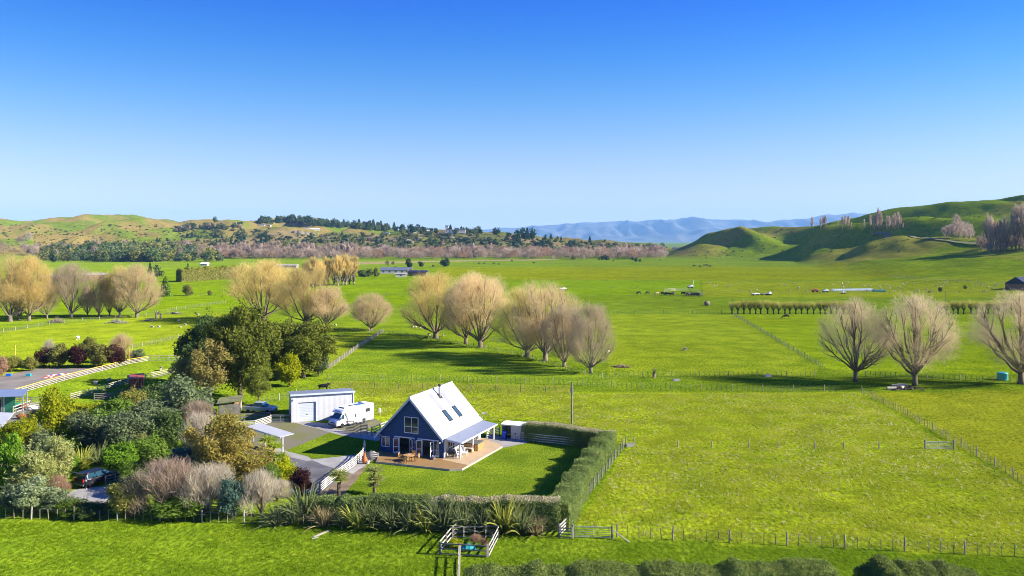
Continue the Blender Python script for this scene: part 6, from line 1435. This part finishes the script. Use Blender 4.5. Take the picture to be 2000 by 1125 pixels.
for i in range(16):
    far_full('bare_tree', 'pinkish bare bushy tree at the foot of tall poplars', R8.uniform(1912, 2010), R8.uniform(484, 494), R8.uniform(20, 34), FARBARE[i % 2], 'mauve_twig', 'bare trees under the tall poplars', 1.1)
# wood on the left, rows of poplars on the flat, escarpment scrub, hill top trees
for i in range(210):
    px = R8.triangular(60, 450, 260); far('wood_tree', 'dark rounded tree in the wood below the hills', 'tree', px, R8.uniform(494, 512), R8.uniform(16, 30), FAR_ROUND[i % 3], R8.choice(['far_green', 'grey_green', 'far_olive', 'far_green', 'olive', 'deep_green']), 'wood below the hills', R8.uniform(.8, 1.25))
for i in range(36):
    far_full('bare_tree', 'grey bare tree among the dark wood', R8.uniform(30, 480), R8.uniform(489, 506), R8.uniform(16, 26), FARBARE[i % 2], R8.choice(['mauve_twig', 'poplar_grey']), 'bare trees in the wood', .9)
for i in range(200):
    px = R8.choice([R8.uniform(425, 660), R8.uniform(660, 700), R8.uniform(425, 660), R8.uniform(1200, 1300), R8.uniform(890, 960)])
    far_full('poplar_tree', 'bare poplar in the crowded rows at the edge of the plain', px, R8.uniform(498, 504), R8.uniform(22, 30) if px < 700 else R8.uniform(16, 28), FARPOP[i % 2], 'mauve_twig' if i % 3 else 'poplar_grey', 'crowded poplars at the edge of the plain', 1.25)
for i in range(290):
    px = R8.uniform(410, 1300)
    far('willow_scrub', 'reddish bare willow scrub along the edge of the plain', 'scrub', px, R8.uniform(500, 507), R8.uniform(12, 24), FARBARE[i % 2][1], R8.choice(['mauve_twig', 'rust_twig', 'poplar_grey', 'mauve_twig']), 'willow scrub band', 1.5)
for i in range(290):
    px = R8.uniform(430, 1310); py = R8.uniform(460, 499) if px < 1050 else R8.uniform(470, 499)
    far('scrub_bush', 'dark bush dotted over the brown escarpment', 'bush', px, py, R8.choice([R8.uniform(3, 7), R8.uniform(5, 12)]), FAR_ROUND[i % 3], R8.choice(['far_green', 'far_olive', 'pine', 'far_olive', 'mauve_twig', 'olive']), 'escarpment bushes', R8.uniform(.9, 1.5))
for i, (px, py, h) in enumerate([(1007, 470, 24), (1012, 474, 22), (1024, 466, 24), (1030, 468, 22), (1038, 468, 26), (1060, 486, 20), (1064, 470, 14), (1076, 468, 12), (1088, 470, 10), (1096, 470, 9), (1112, 484, 18), (1122, 487, 14), (1136, 478, 10), (1152, 476, 14), (1230, 492, 14), (1150, 494, 12), (830, 493, 16), (846, 490, 10), (905, 492, 12), (925, 480, 13), (940, 478, 11), (668, 462, 10), (665, 467, 9), (520, 478, 14), (512, 482, 12), (500, 480, 12)]):
    far('pine_tree', 'dark pine standing on the escarpment edge', 'tree', px, py, h, FAR_CONE[i % 2] if i % 2 else FAR_ROUND[0], 'pine', 'pines on the escarpment', .8)
for i in range(190):
    px = R8.choice([R8.uniform(505, 560), R8.uniform(560, 640), R8.uniform(640, 700), R8.uniform(700, 820), R8.uniform(820, 970), R8.uniform(705, 760)])
    py = np.interp(px, [505, 560, 620, 700, 800, 900, 970], [437, 434, 440, 446, 453, 456, 457]) + R8.uniform(-3, 3)
    far('hilltop_tree', 'dark tree in the shelter belt along the hill top', 'tree', px, py, R8.uniform(8, 17), R8.choice(FAR_ROUND + FAR_ROUND + FAR_CONE), R8.choice(['pine', 'far_green', 'far_green']), 'hill top shelter belt', .95)
for i in range(44):
    px = R8.uniform(340, 470); py = np.interp(px, [340, 380, 420, 470], [452, 447, 447, 446]) + R8.uniform(-3, 3)
    far('hilltop_tree', 'dark tree around the houses on the left spur', 'tree', px, py, R8.uniform(6, 14), R8.choice(FAR_ROUND), R8.choice(['pine', 'far_green', 'mauve_twig']), 'trees on the left spur', .95)
for i in range(46):
    t = R8.random(); px, py = R8.choice([(R8.uniform(365, 435), 466 - t * 2), (R8.uniform(205, 265), 476 + t * 6), (R8.uniform(300, 365), 470 + t * 12), (R8.uniform(420, 480), 476 + 4 * t)])
    far('conifer', 'small dark conifer in the planted rows on the hillside', 'tree', px, py, R8.uniform(6, 12), FAR_CONE[i % 2], 'pine', 'planted conifer rows', .8)
far('lone_tree', 'round headed dark tree on the spur crest', 'tree', 421, 434, 13, FAR_ROUND[0], 'far_green', None); far('lone_tree', 'purplish leafless tree on the left slope', 'tree', 40, 480, 20, FARBARE[0][1], 'mauve_twig', None, 1.1); far('lone_tree', 'pale leafless tree beside the purplish one', 'tree', 55, 474, 22, FARBARE[1][1], 'grey_twig', None, .9)
for i in range(60):
    far('gorse_bush', 'dark low bush scattered on the right hills', 'bush', R8.uniform(1380, 1990), R8.uniform(420, 505), R8.uniform(1.5, 4), FAR_ROUND[i % 3], R8.choice(['far_green', 'far_olive']), 'bushes on the right hills', 1.6)
# trees on the plain
for px, py, h, me, mt, wr, lb in [(800, 522, 20, FAR_ROUND[0], 'pine', .85, 'dark round tree beside the farmhouse on the plain'), (823, 521, 12, FAR_ROUND[1], 'far_green', 1.1, 'low dark tree right of the round farmhouse tree'), (869, 521, 20, FAR_ROUND[2], 'pine', .95, 'dense dark tree alone on the plain'), (323, 579, 40, CONE[0], 'mid_green', .85, 'green conical tree in the far left paddock'), (367, 578, 24, SHRUB[0], 'olive', 1.05, 'umbrella shaped tree in the far left paddock'), (410, 577, 12, SHRUB[1], 'olive', .9, 'tiny round tree by the far fence'),
    (310, 541, 28, FAR_ROUND[0], 'far_green', .8, 'dark tree before the shelter hedge'), (293, 537, 24, FAR_CONE[0], 'far_green', .6, 'slim dark tree before the wood'), (367, 532, 18, FAR_CONE[1], 'bright_green', .7, 'small bright cone tree above the shelter hedge'), (1837, 571, 14, SHRUB[2], 'olive', .7, 'small shrub tree at the end of the bale row'), (1815, 572, 6, SHRUB[1], 'olive', 1.0, 'low shrub by the bale row'), (1885, 564, 8, SHRUB[0], 'far_green', 1.0, 'small dark bush near the navy roof'), (756, 521, 14, FARBARE[0][1], 'bark_dark', .8, 'dark leafless tree on the plain'), (768, 519, 10, FARBARE[1][1], 'bark_dark', .9, 'second dark leafless tree on the plain'),
    (704, 540, 16, FAR_ROUND[1], 'far_olive', .9, 'olive tree beside the golden poplars'), (720, 540, 18, FAR_ROUND[2], 'far_green', .9, 'dark tree in the farmhouse belt'), (735, 540, 20, FAR_ROUND[0], 'far_olive', .8, 'olive tree left of the farmhouse roof'), (712, 541, 12, FAR_ROUND[0], 'far_green', 1.2, 'low dark tree in the farmhouse belt'), (800, 536, 14, FAR_ROUND[1], 'mauve_twig', 1.0, 'brownish tree right of the farmhouse'), (812, 534, 9, FAR_ROUND[2], 'rust_twig', .9, 'reddish shrub beside the dark farm shed'), (770, 527, 8, FAR_ROUND[1], 'far_olive', 1.3, 'olive shrub behind the farmhouse'), (1120, 507, 8, FAR_ROUND[2], 'olive', 1.6, 'olive clump at the edge of the bare field'), (1080, 511, 14, FARBARE[0][1], 'poplar_grey', .6, 'lone leafless tree on bare field edge'), (1140, 509, 12, FARBARE[1][1], 'poplar_grey', .7, 'lone leafless tree beyond the bare field')]:
    far('field_tree', lb, 'tree', px, py, h, me, mt, 'single trees on the plain', wr)
M['pale_rock'] = mat('pale_rock', (0.17, 0.145, 0.10), .95, .1, var=.3, scale=.15)
for i, (px, py, s) in enumerate([(575, 456, 9), (585, 457, 12), (597, 458, 10), (610, 459, 9), (740, 467, 9), (795, 474, 11), (803, 475, 8), (818, 468, 8), (882, 466, 9), (700, 470, 7), (640, 466, 8), (1085, 485, 7)]):
    rock('rock_outcrop', 'pale rock outcrop on the escarpment, %s from the left' % ORD[i], 'rock', GT(px, py) - Vector((0, 0, s * .35)), (s * .8, s * .5, s * .6), 'pale_rock', 40 + i)['group'] = 'escarpment rocks'
# what nobody could count: scrub and bare woodland seen as one mass
def mass(name, lb, spots, cloud, mt, cat):
    VV, QQ, n = [], [], 0
    for (px, py, h, wr) in spots:
        p = GT(px, py); k = p.y / F; V, Q = cloud[R8.randrange(len(cloud))]; a = R8.uniform(0, 6.28); c, s_ = math.cos(a), math.sin(a)
        X = V[:, 0] * c - V[:, 1] * s_; Y = V[:, 0] * s_ + V[:, 1] * c
        VV.append(np.stack([X * h * k * wr + p.x, Y * h * k * wr + p.y, V[:, 2] * h * k + p.z - .4], -1)); QQ.append(Q + n); n += len(V)
    return tag(ob(name, mesh_np(name, np.concatenate(VV), np.concatenate(QQ)), M[mt]), lb, cat, kind='stuff')
def vq(me):
    V = np.empty(len(me.vertices) * 3, dtype=np.float32); me.vertices.foreach_get('co', V); Q = np.empty(len(me.loops), dtype=np.int32); me.loops.foreach_get('vertex_index', Q); return V.reshape(-1, 3), Q.reshape(-1, 4)
TINY = [vq(leaf_cloud('tiny_bush', round_clumps(s, 5, .24), 60, .26, .28, s, sprays=0)) for s in (81, 82, 83)]
TINYB = [vq(bare_tree('tiny_bare', s, nl=3, ns=2, ntw=120, wd=.24, zc=.52, zr=.48, h0=.05, up=1.0, fill=.6, tw=.022, tl=(.1, .24))[1]) for s in (84, 85, 86)]
LF('brown_wood', (0.13, 0.095, 0.065), (0.235, 0.175, 0.120), .2, (0.31, 0.24, 0.165), clump=.02)
esc = lambda px: float(np.interp(px, [340, 450, 560, 700, 800, 960, 1100, 1300], [452, 449, 455, 459, 459, 461, 473, 484]))
mass('scrub', 'mixed olive scrub spread over the escarpment and hill slopes', [(q, R8.uniform(esc(q), 499), R8.choice([2.5, 3.5, 5, 7]), R8.uniform(1.0, 1.8)) for q in [R8.uniform(340, 1310) for _ in range(900)]], TINY, 'far_olive', 'scrub')
mass('scrub', 'dark bush in the gullies of the escarpment', [(q + R8.gauss(0, 6), esc(q) + 8 + R8.uniform(0, 26) * .9, R8.choice([3, 5, 7, 9]), R8.uniform(.9, 1.4)) for q in [R8.choice([470, 520, 600, 668, 745, 790, 850, 905, 960, 1010, 1060, 1120, 1180, 1240]) for _ in range(330)]], TINY, 'pine', 'scrub')
mass('treeline', 'brown leafless woodland filling the edge of the plain below the escarpment', [(q, R8.uniform(496, 507), R8.uniform(10, 21), R8.uniform(.7, 1.2)) for q in [R8.uniform(380, 1300) for _ in range(620)]], TINYB, 'brown_wood', 'woodland')
mass('treeline', 'grey brown leafless trees behind the dark wood at the foot of the left hills', [(q, R8.uniform(484, 500), R8.uniform(8, 16), R8.uniform(.8, 1.4)) for q in [R8.uniform(-20, 440) for _ in range(240)]], TINYB, 'brown_wood', 'woodland')
mass('scrub', 'rough gorse and fern on the left hill slopes', [(q, R8.uniform(440, 482), R8.choice([1.5, 2, 3]), R8.uniform(1.2, 2.4)) for q in [R8.uniform(-20, 400) for _ in range(380)]], TINY, 'far_olive', 'scrub')
mass('scrub', 'dark rushes and fern on the folds of the hills beyond the sheep field', [(q, R8.uniform(float(np.interp(q, [1340, 1450, 1600, 1760, 2000], [495, 450, 456, 418, 392])), float(np.interp(q, [1340, 1600, 1800, 2000], [505, 505, 480, 475]))), R8.choice([.8, 1.2, 2]), R8.uniform(1.5, 3.0)) for q in [R8.uniform(1345, 2000) for _ in range(420)]], TINY, 'far_olive', 'scrub')
# small far buildings
def far_house(lb, px, py, w, d, h, rh, wall, roof, rz=0.0, name='farm_building', wins=2, group='far buildings'):
    p = GT(px, py); t = thing(name, lb, 'building', p, rz, group); x, y = w / 2, d / 2
    MB().b2((-x, -y, -1), (x, y, h)).build('wall', wall, t)
    MB().add([(-x - .4, -y - .4, h), (x + .4, -y - .4, h), (x + .4, y + .4, h), (-x - .4, y + .4, h), (-x - .4, 0, h + rh), (x + .4, 0, h + rh)], [(0, 1, 5, 4), (2, 3, 4, 5), (1, 2, 5), (3, 0, 4), (3, 2, 1, 0)]).build('roof', roof, t)
    for i in range(wins): xx = -x + w * (i + .5) / wins; f = MB().b2((xx - .7, -y - .05, h * .35), (xx + .7, -y - .003, h * .8)).build('window', M['glass'], t)
    return t
mw, mg, mn, mc = M['white'], mat('slate_roof', (0.10, 0.12, 0.17), .6, .3, var=.1), mat('navy_roof', (0.015, 0.02, 0.05), .6, .3, var=.1), mat('brown_wall', (0.16, 0.10, 0.07), .8, .2, var=.1)
far_house('long farmhouse with slate blue roof on the plain', 774, 534, 26, 9, 3, 2.2, M['room'], mg, .05, wins=5); far_house('small pale shelter before the farmhouse', 783, 541, 8, 5, 2.4, .8, M['room'], M['concrete'], .1, wins=1); far_house('dark brown shed right of the farmhouse', 817, 539, 14, 8, 3, 1.5, mc, mn, -.1, wins=2)
far_house('low grey shed behind the edge willows', 108, 549, 20, 10, 3, 1.5, mc, mg, .05, wins=3); far_house('pale gabled barn with reddish walls behind willows', 188, 545, 16, 8, 3, 1.6, mat('barn_wall', (.30, .16, .10), .8, .2), M['concrete'], .2, wins=2); far_house('pale roofed shed beyond the golden willows', 560, 524, 22, 9, 3, 1.3, M['concrete'], M['concrete'], .0, wins=3)
far_house('navy roofed barn at the photo edge below the hill', 2006, 564, 22, 12, 3, 4, mc, mn, .5, wins=1)
for i, (px, py, w, lb) in enumerate([(402, 446, 34, 'white house among trees on the spur crest'), (362, 448, 12, 'small white house at the spur edge'), (512, 441, 18, 'white house left on the wooded hill top'), (525, 442, 16, 'white house beside the first on wooded hill top'), (615, 450, 30, 'pale blue house below the hill top'), (800, 456, 22, 'white house on the escarpment edge'), (810, 455, 14, 'small white house beside the escarpment edge one'), (840, 453, 20, 'pale house among escarpment trees'), (755, 457, 20, 'tan house on the escarpment slope top'), (925, 453, 24, 'pale house at the end of the escarpment'), (968, 454, 22, 'white house near escarpment end'), (118, 479, 8, 'tiny white hut at the hill foot'), (600, 447, 10, 'white cottage on the green hill top'), (400, 520, 10, 'tiny pale shed before the wood'), (1318, 486, 16, 'pale house tucked at the end of the low hills')]):
    far_house(lb, px, py, w * .7, 7, 2.6, 1.5, M['cream'], mw if i % 3 == 1 else mg, R8.uniform(-.3, .3), wins=3)
lb_ = far_house('large flat hall with glazed front on the escarpment', 890, 455, 40, 14, 6, .6, M['cream'], mg, 0, 'hall_building', 7)
tw_ = thing('watch_tower', 'narrow tower beside the glazed hall', 'tower', GT(873, 455), 0); MB().b2((-3, -3, -1), (3, 3, 14)).build('wall', M['cream'], tw_); MB().b2((-3.5, -3.5, 14), (3.5, 3.5, 15)).build('roof', mg, tw_)
# yard clutter on the far fence
for px, py, s, c, lb in [(1348, 563, (4.5, 2, 2), 'car_silver', 'silver utility vehicle beside the stock yards'), (1592, 571, (4.5, 2.5, 2.2), 'rust_end', 'red covered heap at the far fence'), (1612, 571, (4.5, 2, 1.8), 'car_silver', 'pale blue trailer by the bale row'), (1647, 574, (3, 1.6, 1.2), 'white', 'white crate by the bale row'), (1503, 577, (2.2, 2, 2), 'wrap', 'white tank at the far fence'), (1100, 567, (5, 2, 1.6), 'white', 'white cart beyond the tall willow'), (1475, 577, (6, 2, 1.2), 'steel', 'grey machinery at the far fence'), (1492, 577, (5, 2, 1.1), 'timber_grey', 'timber stack at the far fence')]:
    s = tuple(.75 * v for v in s); p = GT(px, py); t = thing('farm_vehicle' if 'vehicle' in lb or 'trailer' in lb or 'cart' in lb else 'farm_clutter', lb, 'machinery', p, R8.uniform(-.3, .3), 'farm clutter by the far fence')
    bevel(MB().box((0, 0, s[2] * .45 + .35), (s[0], s[1], s[2] * .5)).build('body', M[c], t), .2); bevel(MB().box((s[0] * .1, 0, s[2] * .85 + .3), (s[0] * .5, s[1] * .9, s[2] * .4), 0, .75).build('upper', M[c], t), .15)
    for sx in (-1, 1): 
        for sy in (-1, 1): wheel(t, sx * s[0] * .3, sy * s[1] * .45, .4)
mst = thing('white_mast', 'white leaning auger mast beside the stock yards', 'mast', GT(1352, 563), 0); MB().tube([(0, 0, 0), (1.0, 0, 5.0)], .14, 6).build('pipe', mw, mst)
rail_fence('timber stock yards beside the dark cattle', None, 1.5, 3, 6.0, 'timber_grey', 'timber_pale', .12, pts=[GT(1296, 570), GT(1320, 568), GT(1345, 568), GT(1360, 570), GT(1375, 579)], name='stock_yard')

# ------------------------------------------------------------------ rough grass
def tufts(name, lb, poly, n, h, w, mt, seed, clump=3.5, excl=()):
    r = np.random.default_rng(seed); pl = [G(*p) for p in poly]; xs = [p.x for p in pl]; ys = [p.y for p in pl]
    x = r.uniform(min(xs), max(xs), n * 3); y = r.uniform(min(ys), max(ys), n * 3)
    ok = pip(x, y, pl) & (fbm(x / clump, y / clump, seed, 3) > .40 + r.normal(0, .16, len(x)))
    for e in excl: ok &= ~pip(x, y, [G(*p) for p in e])
    x, y = x[ok][:n], y[ok][:n]; m = len(x); k = 5
    hs = h * (.5 + 1.1 * fbm(x / 2.0, y / 2.0, seed + 5, 2)) * r.uniform(.7, 1.3, m)
    X = np.repeat(x, k) + r.normal(0, .07, m * k); Y = np.repeat(y, k) + r.normal(0, .07, m * k); Hh = np.repeat(hs, k) * r.uniform(.6, 1.1, m * k)
    a = r.uniform(0, 2 * PI, m * k); dx, dy = np.cos(a) * w / 2, np.sin(a) * w / 2; lx, ly = r.normal(0, .5, m * k) * Hh, r.normal(0, .5, m * k) * Hh
    z0 = hz(X, Y)
    V = np.stack([np.stack([X - dx, Y - dy, z0 - .01], -1), np.stack([X + dx, Y + dy, z0 - .01], -1), np.stack([X + lx, Y + ly, z0 + Hh], -1)], 1).reshape(-1, 3)
    return tag(ob(name, mesh_np(name, V, np.arange(len(V)).reshape(-1, 3)), M[mt]), lb, 'grass', kind='stuff')
LF('grass_yellow', (0.17, 0.22, 0.010), (0.44, 0.46, 0.04), .45, (0.66, 0.62, 0.26), clump=.25); LF('grass_green', (0.11, 0.21, 0.005), (0.24, 0.34, 0.014), .45, (0.22, 0.32, 0.03), clump=.3)
LF('grass_straw', (0.36, 0.34, 0.10), (0.58, 0.54, 0.24), .45, (0.70, 0.66, 0.40), clump=.2); LF('grass_long', (0.34, 0.42, 0.02), (0.56, 0.58, 0.08), .45, (0.70, 0.62, 0.26), clump=.3)
rough = [(690, 815), (700, 768), (1120, 770), (1670, 768), (2060, 985), (2060, 1086), (1205, 1046), (1125, 1020), (1235, 868), (1040, 815), (760, 835)]
tufts('grass', 'tufted yellowish grass of the rough paddock', rough, 50000, .15, .08, 'grass_yellow', 1, excl=[[(690, 900), (690, 812), (745, 812), (790, 830), (960, 850), (960, 900)]])
tufts('grass', 'pale dry tussocks scattered in the rough paddock', rough, 3800, .22, .12, 'grass_straw', 11, 14, excl=[[(690, 900), (690, 812), (745, 812), (790, 830), (960, 850), (960, 900)]])
tufts('grass', 'fresh green grass of the front paddock', [(-60, 1020), (330, 1022), (760, 1035), (1060, 1050), (1200, 1056), (2060, 1094), (2060, 1260), (-60, 1260)], 34000, .13, .06, 'grass_green', 2)
tufts('grass', 'long pale grass strip behind the house', [(600, 768), (640, 745), (1115, 754), (1115, 769), (900, 768)], 5500, .26, .09, 'grass_long', 3, 6)
tufts('grass', 'short grass of the smooth corner paddock', [(1695, 772), (2080, 766), (2080, 990)], 9000, .10, .07, 'grass_yellow', 4)
tufts('grass', 'rank grass along the willow fence', [(590, 642), (745, 652), (850, 668), (1000, 696), (1110, 728), (1300, 742), (1300, 730), (1110, 712), (1000, 684), (850, 658), (745, 646), (590, 636)], 5000, .45, .14, 'grass_green', 5, 6)

# ------------------------------------------------------------------ the air
def build_haze():
    m, nt, out = new_mat('haze_air')
    v = nt.nodes.new('ShaderNodeVolumePrincipled'); v.inputs['Color'].default_value = (0.28, 0.54, 1.0, 1)
    v.inputs['Density'].default_value = HAZE; v.inputs['Anisotropy'].default_value = 0.0
    nt.links.new(v.outputs[0], out.inputs['Volume'])
    b = MB().b2((-27000, -400, -60), (27000, 23500, 860))
    o = b.build('haze', m); tag(o, 'thin pale blue haze in the air over the whole valley', 'haze', kind='stuff')
HAZE = 0.000042
build_haze()
